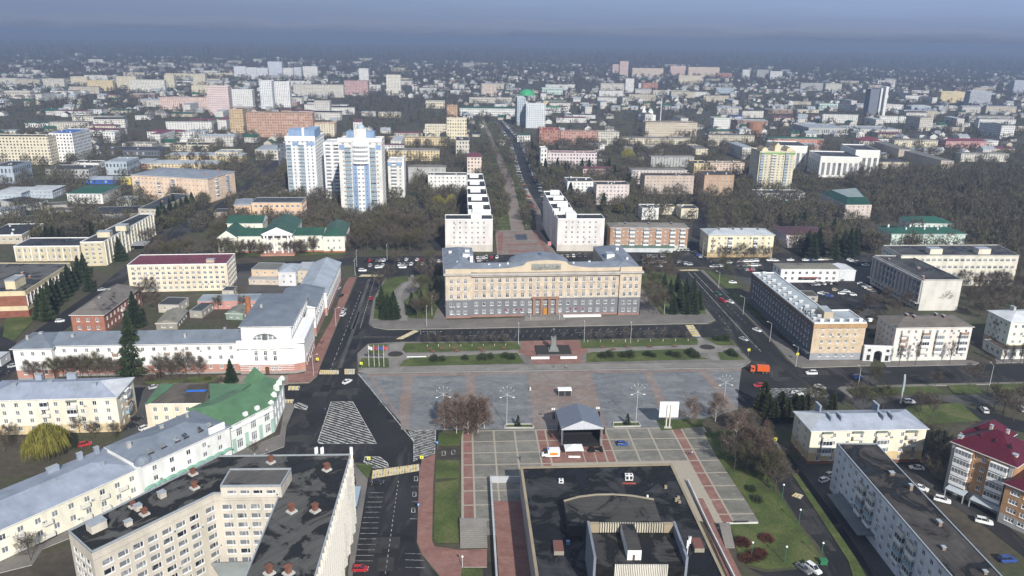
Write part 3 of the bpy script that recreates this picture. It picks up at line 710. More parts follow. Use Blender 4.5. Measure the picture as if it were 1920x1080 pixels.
        if alongx:
            i_ = min(wy/2, wx/2-.1) if kind == 'hip' else 0; r1, r2 = (X0+i_, (Y0+Y1)/2), (X1-i_, (Y0+Y1)/2)
            m.quad([(X0, Y0, z0), (X1, Y0, z0), (*r2, zr), (*r1, zr)]); m.quad([(X1, Y1, z0), (X0, Y1, z0), (*r1, zr), (*r2, zr)])
            m.quad([(X1, Y0, z0), (X1, Y1, z0), (*r2, zr)], 2 if kind == 'gable' else 3 if endm and 1 in ends else 0); m.quad([(X0, Y1, z0), (X0, Y0, z0), (*r1, zr)], 2 if kind == 'gable' else 3 if endm and 0 in ends else 0)
        else:
            i_ = min(wx/2, wy/2-.1) if kind == 'hip' else 0; r1, r2 = ((X0+X1)/2, Y0+i_), ((X0+X1)/2, Y1-i_)
            m.quad([(X1, Y0, z0), (X1, Y1, z0), (*r2, zr), (*r1, zr)]); m.quad([(X0, Y1, z0), (X0, Y0, z0), (*r1, zr), (*r2, zr)])
            m.quad([(X0, Y0, z0), (X1, Y0, z0), (*r1, zr)], 2 if kind == 'gable' else 0); m.quad([(X1, Y1, z0), (X0, Y1, z0), (*r2, zr)], 2 if kind == 'gable' else 0)
        r_ = m.build(name, [mat, fas or WHITE, gm or WHITE]+([endm] if endm else []), s.root)
        for (fx, fy, w_, d_, h) in chim:
            x = x0+(x1-x0)*fx; y = y0+(y1-y0)*fy; s.vent(r_, x, y, z, w_, d_, rise+h, cm or wallm((.42, .40, .38)))
        for (fx, fy) in dorm:
            x = x0+(x1-x0)*fx; y = y0+(y1-y0)*fy; v = MB(); q = z+rise*min(1, fy*2 if alongx else .5)
            v.quad([(x-.7, y-1.0, q-.1), (x+.7, y-1.0, q-.1), (x, y-1.0, q+1.0)], 1); v.quad([(x-.7, y-1.0, q-.1), (x, y-1.0, q+1.0), (x, y+1.5, q+1.0)], 0); v.quad([(x, y-1.0, q+1.0), (x+.7, y-1.0, q-.1), (x, y+1.5, q+1.0)], 0)
            v.build('dormer', [mat, DARK], r_)
        return r_
def rect(wd, dp, x=0, y=0): return [(x, y), (x+wd, y), (x+wd, y+dp), (x, y+dp)]
def R(label, A, Bp, C=None, dep=None, yb=None, h=None, wall=(.7, .66, .55), roof='flat', rm=None, fl=4, bay=3.2, win=(1.35, 1.5), margin=1.0, bands=(), par=.5, rise=2.6,
      chim=(), cm=None, balc=(), edges=None, vents=0, name='apartment_building', cat='apartment building', group=None, style='w', edge=None, axis=None, gable=None, dorm=(), fin=True, over=.55, cap=96, seed=1, ventm=None, bst=None, zb=.7, endm=None, ends=(0, 1)):
    if h is None: h = hof(A[0], A[1], yb)
    a = G(*A, h); b = G(*Bp, h); d = b-a; ang = math.atan2(d.y, d.x); wd = math.hypot(d.x, d.y)
    if C is not None:
        c = G(*C, h)-a; dep = abs(-math.sin(ang)*c.x+math.cos(ang)*c.y)
    s = Bd(name, label, cat, (a.x, a.y), ang, group); s.h = h; s.wd = wd; s.dp = dep
    wm_ = wall if not isinstance(wall, tuple) else wallm(wall)
    P = rect(wd, dep); s.P = P; st_ = (h-zb-.5)/fl; s.st = st_
    bd = [(z if z > 1 else z*h, m_ if not isinstance(m_, tuple) else wallm(m_)) for z, m_ in bands]
    s.block(P, 0, h, wm_, fl, bay, win, margin, bd, style, edges, zb=zb)
    if roof == 'flat': s.roof = s.flatroof(P, h, par, rm, edge, vents=vents, seed=seed, ventm=ventm)
    else: s.roof = s.hip(0, 0, wd, dep, h, rise, rm or metalroof((.42, .45, .50)), over, kind=roof, chim=chim, cm=cm, axis=axis, gm=gable or wm_, dorm=dorm, endm=endm, ends=ends)
    for (e, fr, stl, r0_, r1_, *wdt) in balc:
        s.balcony(P, e, fr, [zb+st_*(k)+.15 for k in range(r0_, r1_)], wdt[0] if wdt else 3.0, 1.0, stl)
    if fin: s.finish(cap)
    return s
# ---- government building -------------------------------------------------
YEL1 = brickm((.60, .505, .395)); SLATEW = wallm((.165, .17, .182), .1); STONE = wallm((.55, .46, .34), .1); PINKP = wallm((.30, .17, .14))
def government():
    a = G(836, 597); b = G(1198, 590); d = b-a; ang = math.atan2(d.y, d.x); W_ = d.length
    s = Bd('government_building', 'long five-storey ochre government building with dark slate lower storeys facing the monument garden', 'government building', (a.x, a.y), ang)
    h = 22.0; x1, x2 = 12.0, W_-10.5; pj = 1.0; dep = 15.0
    bk = s.loc(G(838, 459.5, 24)).y; wl = 14.5; wr = 14.5
    rows = [(2.9, 2.1), (6.7, 2.1), (10.8, 2.2), (14.6, 2.2), (18.3, 2.2)]
    bands = [(1.0, PINKP), (9.1, SLATEW)]
    xr = s.loc(G(1168, 460, 24)).x
    P = [(0, 0), (x1, 0), (x1, pj), (x2, pj), (x2, 0), (W_, 0), (W_, bk), (W_-wr, bk), (W_-wr, dep+pj), (wl, dep+pj), (wl, bk), (0, bk)]
    n = 19; st_ = (x2-x1-5.2)/(n-1); cc = [(2.6+st_*i, 1.55) for i in range(n)]
    cm = {0: [(2.7, 1.55), (6.0, 1.55), (9.3, 1.55)], 2: cc, 4: [(2.4, 1.55), (5.3, 1.55), (8.2, 1.55)], 1: [], 3: []}
    s.block(P, 0, h, YEL1, 5, 3.6, (1.5, 2.1), 1.5, bands, 'x', edges=(0, 2, 4, 5, 7, 9, 11), colmap=cm, rowsx=rows)
    # grey spandrels between the upper windows, pilaster strips, cornice
    m = MB(); m.box(-.85, -.06, -.62, .85, -.003, .62); sme = m.mesh('spandrel', [wallm((.40, .34, .27))])
    for u, w_ in cc:
        for z in (12.7, 16.45): addobj('spandrel', sme, s.root, (x1+u, pj, z))
    m = MB(); o = .9
    m.box(-o, -o, 21.4, W_+o, .02, 22.2); m.box(x1, -o+.5, 20.6, x2, pj+.02, 21.4); m.box(-o, .02, 21.4, -.003, bk, 22.2); m.box(W_+.003, .02, 21.4, W_+o, bk, 22.2)
    m.box(-.12, -.12, 9.0, x1+.1, -.003, 9.35); m.box(x1+.12, pj-.14, 9.0, x2-.1, pj-.003, 9.35); m.box(x2-.1, -.12, 9.0, W_+.12, -.003, 9.35)
    m.build('cornice', [wallm((.45, .42, .38))], s.root)
    # attic wall with the raised centre
    m = MB(); prof = [(0, 24.3), (x1-.2, 24.3), (x1, 23.9)]; cx = (x1+x2)/2
    for i in range(13):
        t = i/12; x = cx-24+t*13; prof.append((x, 23.9+1.5*t*t))
    prof += [(cx-10.5, 25.9), (cx-9.5, 27.0), (cx-6, 27.6), (cx, 27.9)]
    prof += [(2*cx-x, z) for x, z in prof[::-1][1:] if x > x1-.1]+[(x2+.2, 24.3), (W_, 24.3)]
    for i in range(len(prof)-1):
        (xa, za), (xb, zb_) = prof[i], prof[i+1]
        if xb-xa < 1e-3: continue
        y0 = pj-.05 if x1 <= (xa+xb)/2 <= x2 else 0.0
        for (yy, rev) in ((y0, False), (y0+.7, True)):
            q = [(xa, yy, 22.2), (xb, yy, 22.2), (xb, yy, zb_), (xa, yy, za)]; m.quad(q[::-1] if rev else q)
        m.quad([(xa, y0, za), (xb, y0, zb_), (xb, y0+.7, zb_), (xa, y0+.7, za)])
    m.build('attic_wall', [STONE], s.root)
    m = MB(); rr = random.Random(3)      # carved relief panel
    m.box(cx-7, pj-.35, 23.4, cx+7, pj-.055, 26.2)
    for i in range(70):
        x = cx+rr.uniform(-6.8, 6.8); z = 23.6+rr.random()*2.4*(1-abs(x-cx)/14); w_ = rr.uniform(.15, .5); m.box(x-w_, pj-.6, z-w_*.6, x+w_, pj-.36, z+w_*.8)
    m.dome((cx, pj-.5, 25.2), 1.1, .5, 1.1, 10, 5, full=True)
    m.build('relief', [wallm((.30, .30, .27))], s.root)
    BL = metalroof((.19, .215, .255))
    rf = s.flatroof(P, 22.25, .0, BL, WHITE)
    hp = MB()
    def hipm(x0, y0, x1_, y1_, z, rs, alongx):
        if alongx:
            i = min((y1_-y0)/2, 6); r1, r2 = (x0+.1, (y0+y1_)/2), (x1_-.1, (y0+y1_)/2)
            hp.quad([(x0, y0, z), (x1_, y0, z), (*r2, z+rs), (*r1, z+rs)]); hp.quad([(x1_, y1_, z), (x0, y1_, z), (*r1, z+rs), (*r2, z+rs)])
            hp.quad([(x1_, y0, z), (x1_, y1_, z), (*r2, z+rs)]); hp.quad([(x0, y1_, z), (x0, y0, z), (*r1, z+rs)])
        else:
            i = (x1_-x0)/2; r1, r2 = ((x0+x1_)/2, y0+i), ((x0+x1_)/2, y1_-i)
            hp.quad([(x1_, y0, z), (x1_, y1_, z), (*r2, z+rs), (*r1, z+rs)]); hp.quad([(x0, y1_, z), (x0, y0, z), (*r1, z+rs), (*r2, z+rs)])
            hp.quad([(x0, y0, z), (x1_, y0, z), (*r1, z+rs)]); hp.quad([(x1_, y1_, z), (x0, y1_, z), (*r2, z+rs)])
    hipm(-.7, .75, wl+.3, bk+.5, 22.32, 2.6, False); hipm(W_-wr-.3, .75, W_+.7, bk+.5, 22.32, 2.6, False); hipm(wl-6, pj+.7, W_-wr+6, dep+pj+.5, 22.33, 2.4, True)
    for k, (rx, ry, zz, hh) in enumerate(((15, 13, 22.3, 4.2),)):
        hp.dome((cx-1.5, dep+3.0, zz), rx, ry, hh, 26, 5)
    hp.build('hipped_roof', [BL], s.root)
    for (x, y, w_, d_, hh) in ((10.8, 24, 3.6, 3, 4.2), (11.5, 30, 2.2, 2.2, 4.6), (13, 18, 1.4, 2.6, 4.8), (21, 8, 1, 1, 3.4), (26, 6.5, .7, .7, 3.6), (30, 8, .8, .8, 3.8), (43, 7, .8, .6, 4.2), (70, 9, 1, .8, 3.8), (62, 8, .8, .8, 3.6), (W_-11, 22, 3.8, 5, 4.0), (W_-5, 32, 1.4, 1.4, 4.2), (W_-3.5, 16, 1, 1, 3.4), (6, 12, .8, .8, 3.6), (3, 32, 1.4, 1, 3.4)):
        s.vent(rf, x, y, 22.3, w_, d_, hh-1.0, WHITE)
    # portal, doors, steps, lamps
    m = MB(); px0, px1 = cx-6.6, cx+6.6; BR = wallm((.28, .17, .12))
    m.box(px0, pj-1.3, 8.9, px1, pj-.07, 9.8); 
    for i in range(4):
        x = px0+.5+(px1-px0-2.2)*i/3; m.box(x, pj-1.0, .9, x+1.2, pj-.07, 8.9)
    m.build('portal', [BR], s.root)
    m = MB(); m.box(cx-.9, pj-.5, .9, cx+.9, pj-.1, 4.2); m.build('door', [plain((.42, .20, .04), .5)], s.root)
    m = MB()
    for i in range(5): m.box(cx-11+i*.25, -5.6+i*.6, .14+.16*i, cx+9-i*.25, pj-.01, .14+.16*(i+1))
    m.build('steps', [M_CONCP], s.root)
    m = MB(); m.box(cx+8.5, -2.2, .15, cx+27, -.6, 1.0); m.build('ramp', [WHITE], s.root)
    m = MB(); m.box(-.5, -.14, 3.1, .5, -.02, 3.9); pme = m.mesh('name_plate', [plain((.25, .03, .05), .4)])
    for x in (-19, -14, -11.5, 12.2, 15, 18.4): addobj('name_plate', pme, s.root, (cx+x, pj, 0))
    m = MB(); m.tube((cx+1, 5, 25), (cx+1, 5, 36), .12, .06); m.build('flagpole', [plain((.25, .2, .2))], s.root)
    m = MB(); m.quad([(cx+1.05, 5, 34), (cx+1.05, 5, 36), (cx+2.6, 5.5, 35.8), (cx+2.7, 5.4, 33.9)]); m.build('flag', [plain((.45, .2, .22))], s.root)
    s.finish(100)
government()
# ---- helper: building over a polygon of eave pixels at height h, first edge facing the camera, given counter-clockwise
def PB(label, px, h, wall, name='apartment_building', cat='apartment building', group=None, fl=4, bay=3.2, win=(1.35, 1.5), margin=1.0, bands=(), style='w', edges=None, rowsx=None, colmap=None, par=.5, rm=None, edge=None, vents=0, seed=1, roof=True, z0=0, ventm=None, zb=.7, zt=.5, emat=None):
    Q = [G(x, y, h) for x, y in px]; d = Q[1]-Q[0]; ang = math.atan2(d.y, d.x)
    s = Bd(name, label, cat, (Q[0].x, Q[0].y), ang, group); s.P = [(lambda v: (v.x, v.y))(s.loc(q)) for q in Q]; s.h = h
    wm_ = wallm(wall) if isinstance(wall, tuple) else wall
    s.block(s.P, z0, h, wm_, fl, bay, win, margin, [(z, wallm(m_) if isinstance(m_, tuple) else m_) for z, m_ in bands], style, edges, zb, zt, colmap, rowsx, emat)
    if roof: s.roof = s.flatroof(s.P, h, par, rm, edge, vents=vents, seed=seed, ventm=ventm)
    return s
def lrect(s, px, h):
    """local axis box spanned by eave pixels"""
    q = [s.loc(G(x, y, h)) for x, y in px]; return min(p.x for p in q), min(p.y for p in q), max(p.x for p in q), max(p.y for p in q)
# ---- hotel ---------------------------------------------------------------
def hotel():
    HB = wallm((.56, .51, .43)); rows = [(19.3-2.5*i, 1.45) for i in range(7)]
    s = PB('big beige concrete hotel with black patchy roof and white ribbed side, bottom left', [(172, 1037), (382, 935), (400, 926), (525, 924), (432, 1150), (572, 1150), (658, 853), (410, 856), (128, 997)], 23.0, HB,
           'hotel', 'hotel', rowsx=rows, fl=7, bay=3.3, win=(2.4, 1.45), style='a', edges=(0, 1, 2, 3, 7, 8), par=.35, rm=bitumen((.072, .070, .066), .48, 1.5), edge=GALV, margin=1.2)
    P = s.P
    # string courses between the storeys
    def along(e, z, pr=.12, ht=.18, m=None):
        a = Vector((*P[e], 0)); b = Vector((*P[(e+1) % len(P)], 0)); d = (b-a).normalized(); n = Vector((d.y, -d.x, 0))
        q = [a, b, b+n*pr, a+n*pr]; m.poly([(v.x, v.y) for v in q], z, z+ht, 0)
    m = MB()
    for e in (0, 1, 2): 
        for z in (21.0, 22.4): along(e, z, .10, .12, m)
    m.build('string_course', [wallm((.45, .41, .35))], s.root)
    # ribbed side: a white curved loggia parapet in every bay of every storey
    e = 5; a = Vector((*P[e], 0)); b = Vector((*P[e+1], 0)); d = (b-a).normalized(); n = Vector((d.y, -d.x, 0)); Lg = (b-a).length; rot = math.atan2(d.y, d.x)
    lm = MB(); wv = 2.15
    for i in range(6):
        u0 = -wv/2+wv*i/6; u1 = -wv/2+wv*(i+1)/6; y0 = -.25-.55*math.cos(math.pi*(i/6-.5)); y1 = -.25-.55*math.cos(math.pi*((i+1)/6-.5))
        lm.quad([(u0, y0, -1.15), (u1, y1, -1.15), (u1, y1, .35), (u0, y0, .35)]); lm.quad([(u0, y0, .35), (u1, y1, .35), (u1, 0, .35), (u0, 0, .35)])
    lme = lm.mesh('loggia_parapet', [wallm((.72, .68, .60))]); dk = MB(); nb = int(Lg/2.25); pts = []
    for i in range(nb):
        for k in range(8):
            u = Lg*(i+.5)/nb; z = 20.6-2.5*k+(1.2 if i % 2 else 0); p = a+d*u; pts.append((p.x, p.y, z))
    pts.sort(key=lambda q: (s.w(*q)-CAMP).length); pts = [q for q in pts if infr(s.w(*q))]
    for q in pts[:96]: addobj('loggia_parapet', lme, s.root, q, rot)
    if pts[96:]:
        m = MB(); c_, s_ = math.cos(rot), math.sin(rot)
        for q in pts[96:]:
            for p in lme.polygons: m.quad([(q[0]+lme.vertices[i].co.x*c_-lme.vertices[i].co.y*s_, q[1]+lme.vertices[i].co.x*s_+lme.vertices[i].co.y*c_, q[2]+lme.vertices[i].co.z) for i in p.vertices])
        o = m.build('loggia_parapet_rows', [wallm((.72, .68, .60))], s.root); o['kind'] = 'stuff'
    m = MB()
    for i in range(nb+1):
        p = a+d*(Lg*i/nb); q = [p-d*.12, p+d*.12, p+d*.12+n*.45, p-d*.12+n*.45]; m.poly([(v.x, v.y) for v in q], 2.5, 23.0)
    m.build('ribs', [wallm((.70, .66, .58))], s.root)
    # penthouse
    q = [s.loc(G(x, y, 26.0)) for x, y in ((413, 913), (527, 912), (546, 880), (432, 881))]; pp = [(v.x, v.y) for v in q]
    s.block(pp, 23.0, 26.0, HB, 1, 3.3, (2.3, 1.0), 1.0, edges=(0,), zb=.3, zt=.3, style='a'); s.flatroof(pp, 26.0, .4, bitumen((.085, .08, .075), .1, 1.5), GALV, name='penthouse_roof')
    for x, y, w_, d_, h in ((365, 914, 1.6, 1.6, 1.5), (362, 888, 1.6, 1.6, 1.4), (304, 930, 1.5, 1.5, 1.4), (259, 954, 1.4, 1.4, 1.3), (249, 949, 1.4, 1.4, 1.2), (271, 963, 1.6, 1.6, 1.3), (241, 983, 1.4, 1.2, 1.2), (508, 866, 1.6, 1.6, 1.7), (613, 880, 1.6, 1.6, 1.7), (547, 958, 1.7, 1.7, 1.8), (591, 957, 1.7, 1.7, 1.8), (505, 1074, 1.7, 1.7, 1.8), (541, 1074, 1.7, 1.7, 1.8), (182, 990, 3.4, 2.6, 2.0)):
        p = s.loc(G(x, y, 23.3)); col = x not in (304, 259, 241, 182)
        if col:
            v = MB(); v.box(p.x-w_/2-.1, p.y-d_/2-.1, 23.05, p.x+w_/2+.1, p.y+d_/2+.1, 23.45, 1); v.box(p.x-w_*.3, p.y-d_*.3, 23.4, p.x+w_*.3, p.y+d_*.3, 23.1+h, 0); v.box(p.x-w_*.42, p.y-d_*.42, 23.1+h, p.x+w_*.42, p.y+d_*.42, 23.25+h, 0)
            v.build('chimney', [brickm((.20, .085, .055)), wallm((.5, .49, .46))], s.roof)
        else: s.vent(s.roof, p.x, p.y, 23.05, w_, d_, h, HB)
    # entrance canopy in the inner yard
    q = [s.loc(G(x, y, 5.0)) for x, y in ((395, 1056), (498, 1052), (480, 1092), (420, 1092))]
    m = MB(); m.poly([(v.x, v.y) for v in q], 4.7, 5.1); m.build('canopy', [metalroof((.30, .33, .33))], s.root)
    m = MB()
    for x, y in ((658, 853), (660, 853)):
        p = s.loc(G(x, y, 23)); m.box(p.x-.2, p.y-.2, 23, p.x+.2, p.y+.2, 25.3)
    m.build('antenna', [WHITE], s.root)
    for x in (594, 605):
        m = MB(); p = s.loc(G(x, 853, 23)); m.box(p.x-.5, p.y-.1, 23.4, p.x+.4, p.y+.25, 25.2); m.build('roof_sign_letter', [WHITE], s.root)
    s.finish(96)
hotel()
# ---- theatre in the foreground ------------------------------------------
def theatre():
    BL = bitumen((.026, .026, .027), .50, 3.2); GW = wallm((.20, .22, .26)); LT = wallm((.36, .36, .36)); OC = wallm((.30, .25, .17))
    h = 9.0; A = G(991, 1085, h); Bq = G(1346, 1085, h); f = [(1007, 1084), (1356, 1084), (1259, 871), (976, 877)]
    Q = [G(x, y, h) for x, y in [(1015, 1150), (1390, 1150), (1259, 871), (976, 877)]]; d = Q[1]-Q[0]
    s = Bd('theatre', 'large low theatre with black streaked felt roof and tall stage block at the bottom centre', 'theatre', (Q[0].x, Q[0].y), math.atan2(d.y, d.x))
    P = [(lambda v: (v.x, v.y))(s.loc(q)) for q in Q]; s.P = P
    s.block(P, 0, h, LT, 0, edges=()); s.roof = s.flatroof(P, h, .35, BL, OC, ins=.6)
    X = lambda x, y, z=h: (lambda v: (v.x, v.y))(s.loc(G(x, y, z)))
    # curved fly-gallery roof
    arc = [(1057, 940), (1085, 932), (1118, 928), (1150, 927.5), (1185, 930), (1226, 937)]
    q = [X(x, y, 12.0) for x, y in arc]+[X(1242, 984, 12.0), X(1066, 986, 12.0)]
    m = MB(); m.poly(q, h, 12.0, 1, top=0); m.build('curved_roof', [bitumen((.05, .047, .042), .5, 1.8), wallm((.05, .05, .05))], s.roof)  # wall under the curved roof coloured near black, standing in for shadow
    m = MB()
    for i in range(len(arc)-1):
        a = Vector((*X(*arc[i], 12.0), 0)); b = Vector((*X(*arc[i+1], 12.0), 0)); n = (b-a).normalized().cross(Vector((0, 0, 1)))*.25
        m.poly([(v.x, v.y) for v in (a-n, b-n, b+n, a+n)], 12.0, 12.25+.001*i)
    m.build('parapet', [wallm((.32, .28, .21))], s.roof)
    # stage tower: high grey walls round a sunken black roof
    T = 20.0; t = [X(1101, 978, T), X(1266, 977, T)]; x0, y1 = t[0][0], max(t[0][1], t[1][1]); x1 = t[1][0]; y0 = y1-13.5; th_ = .55
    m = MB()
    m.box(x0, y0, h, x0+th_, y1, T, 0); m.box(x1-th_, y0, h, x1, y1, T, 0); m.box(x0+th_+.003, y1-th_, h, x1-th_-.003, y1, T-1.2, 1)
    m.build('stage_tower', [GW, wallm((.25, .22, .18))], s.root)
    m = MB(); m.box(x0+th_+.003, y0, h, x1-th_-.003, y1-th_-.003, 17.6, 0); m.build('tower_roof', [bitumen((.04, .038, .036), .45, 2.2)], s.root)
    m = MB(); n = 26; xa, xb = x0+3.2, x1-3.2
    for i in range(n):
        x = xa+(xb-xa)*i/(n-1); m.box(x-.16, y1-1.15, 17.62, x+.16, y1-.4, 19.9)
    m.box(xa-.3, y1-.40, 17.61, xb+.3, y1-.1, 19.4, 1); m.box(x0+.6, y1-1.2, 17.61, xa-.35, y1-.1, 19.8, 1); m.box(xb+.35, y1-1.2, 17.61, x1-.6, y1-.1, 19.8, 1)
    m.build('fin_screen', [wallm((.50, .46, .36)), OC], s.root)
    yf = y0+2.2
    m = MB(); m.box(x0+7.8, yf, 17.62, x0+10.9, y1-1.3, 20.2, 0, top=1); m.build('roof_cabin', [WHITE, bitumen((.05, .047, .042), 0, 1.5)], s.root)
    m = MB(); m.box(x0+9.0, yf-.08, 17.63, x0+9.5, yf-.003, 19.0); m.build('hatch', [plain((.12, .08, .04))], s.root)
    m = MB()
    for i in range(30):
        x = x0+4.8+(x1-x0-9.4)*i/29; m.box(x-.12, y0-.6, 13.5, x+.12, y0-.2, 18.4)
    m.box(x0+4.5, y0-.2, h, x1-4.4, y0-.003, 13.3, 1); m.box(x0+4.5, y0-.2, 13.3, x1-4.4, y0-.003, 17.4, 2); m.build('front_fins', [wallm((.70, .66, .58)), WHITE, DARK], s.root)
    for (x, y, w_, d_, hh, mt) in ((1052, 903, 1.3, 1.0, 1.1, WHITE), (1179, 897, 2.2, 1.4, 1.6, WHITE), (1248, 914, .7, .7, .9, OC), (1268, 938, .8, .8, .9, OC), (1274, 941, .7, .7, .7, OC), (1272, 933, .7, .7, .7, OC), (1065, 1018, .9, .9, .9, plain((.15, .25, .45))), (1214, 931, .5, .5, .7, WHITE)):
        p = X(x, y, h+.3); v = MB(); v.box(p[0]-w_/2, p[1]-d_/2, h+.05, p[0]+w_/2, p[1]+d_/2, h+hh, 0)
        if mt is WHITE and w_ > 1:
            k = 1 if w_ < 2 else 2
            for j in range(k):
                cx = p[0]-w_/2+w_*(j+.5)/k; v.box(cx-.38, p[1]-d_/2-.02, h+.35, cx+.38, p[1]-d_/2-.003, h+hh-.2, 1); v.tube((cx, p[1], h+hh), (cx, p[1], h+hh+.06), .32, seg=12, mi=1)
        v.build('cooling_unit' if mt is WHITE else 'vent', [mt, DARK], s.roof)
    for (x, y) in ((1047, 1023), (1308, 1018)):
        p = X(x, y, h+1.2); v = MB(); v.box(p[0]-1.2, p[1]-2.2, h+.05, p[0]+1.2, p[1]+2.2, h+1.2, 0, top=1); v.build('skylight', [wallm((.3, .27, .22)), plain((.16, .07, .055), .7)], s.roof)
    m = MB(); p = X(1179, 905, h); m.box(p[0]-1.9, p[1]-.9, h+.08, p[0]+1.9, p[1]-.2, h+.16); m.build('red_felt', [plain((.35, .07, .04))], s.roof)
    p = X(1288, 1045, 18.5); v = MB(); v.tube((*p, 17.6), (*p, 24), .08)
    for k in range(3): v.box(p[0]-.35+.3*k, p[1]-.2, 21+.6*k, p[0]-.1+.3*k, p[1], 23+.5*k)
    v.build('antenna', [WHITE], s.root)
    s.finish()
theatre()
def wallrun(name, label, px, wd, h, mat, cat='wall', z0=0.0):
    P = [G(x, y, h) for x, y in px]; m = MB()
    for i in range(len(P)-1):
        a, b = P[i], P[i+1]; n = (b-a).normalized().cross(Vector((0, 0, 1)))*wd/2; e_ = (b-a).normalized()*wd*.45
        m.poly([(v.x, v.y) for v in (a-n-e_, b-n+e_, b+n+e_, a+n-e_)], z0, h+.001*i)
    o = m.build(name, [mat]); return tag(o, label, cat)
wallrun('retaining_wall', 'long pale retaining wall left of the black-roofed theatre', [(977, 893), (920, 893), (932, 1088), (937, 1160)], .5, 2.2, wallm((.42, .43, .45)))
wallrun('retaining_wall', 'long thin white wall running down the right side of the theatre', [(1290, 899), (1330, 985), (1380, 1085), (1420, 1160)], .35, 1.2, wallm((.55, .55, .55)))
wallrun('kerb_wall', 'low pale wall at the end of the plaza beside the concrete stairs', [(1347, 989), (1366, 989), (1363, 980), (1420, 979)], .4, .5, wallm((.6, .59, .56)))
wallrun('railing', 'dark iron railing at the foot of the plaza', [(1376, 977), (1403, 976)], .1, 1.0, DARK, 'railing')
def stairs(label, p):
    P = [G(*q) for q in p]; m = MB(); n = 14
    for i in range(n):
        a0 = P[0].lerp(P[3], i/n); b0 = P[1].lerp(P[2], i/n); a1 = P[0].lerp(P[3], (i+1)/n); b1 = P[1].lerp(P[2], (i+1)/n)
        m.poly([(v.x, v.y) for v in (a0, b0, b1, a1)], 0, .12+.11*(n-i))
    tag(m.build('stairs', [M_CONCP]), label, 'stairs')
stairs('broad concrete stairs left of the theatre between the plaza and the red pavement', [(862, 981), (912, 981), (914, 1027), (863, 1028)])
stairs('narrow concrete stairs right of the theatre beside the round-bushed lawn', [(1347, 990), (1367, 990), (1378, 1028), (1360, 1028)])
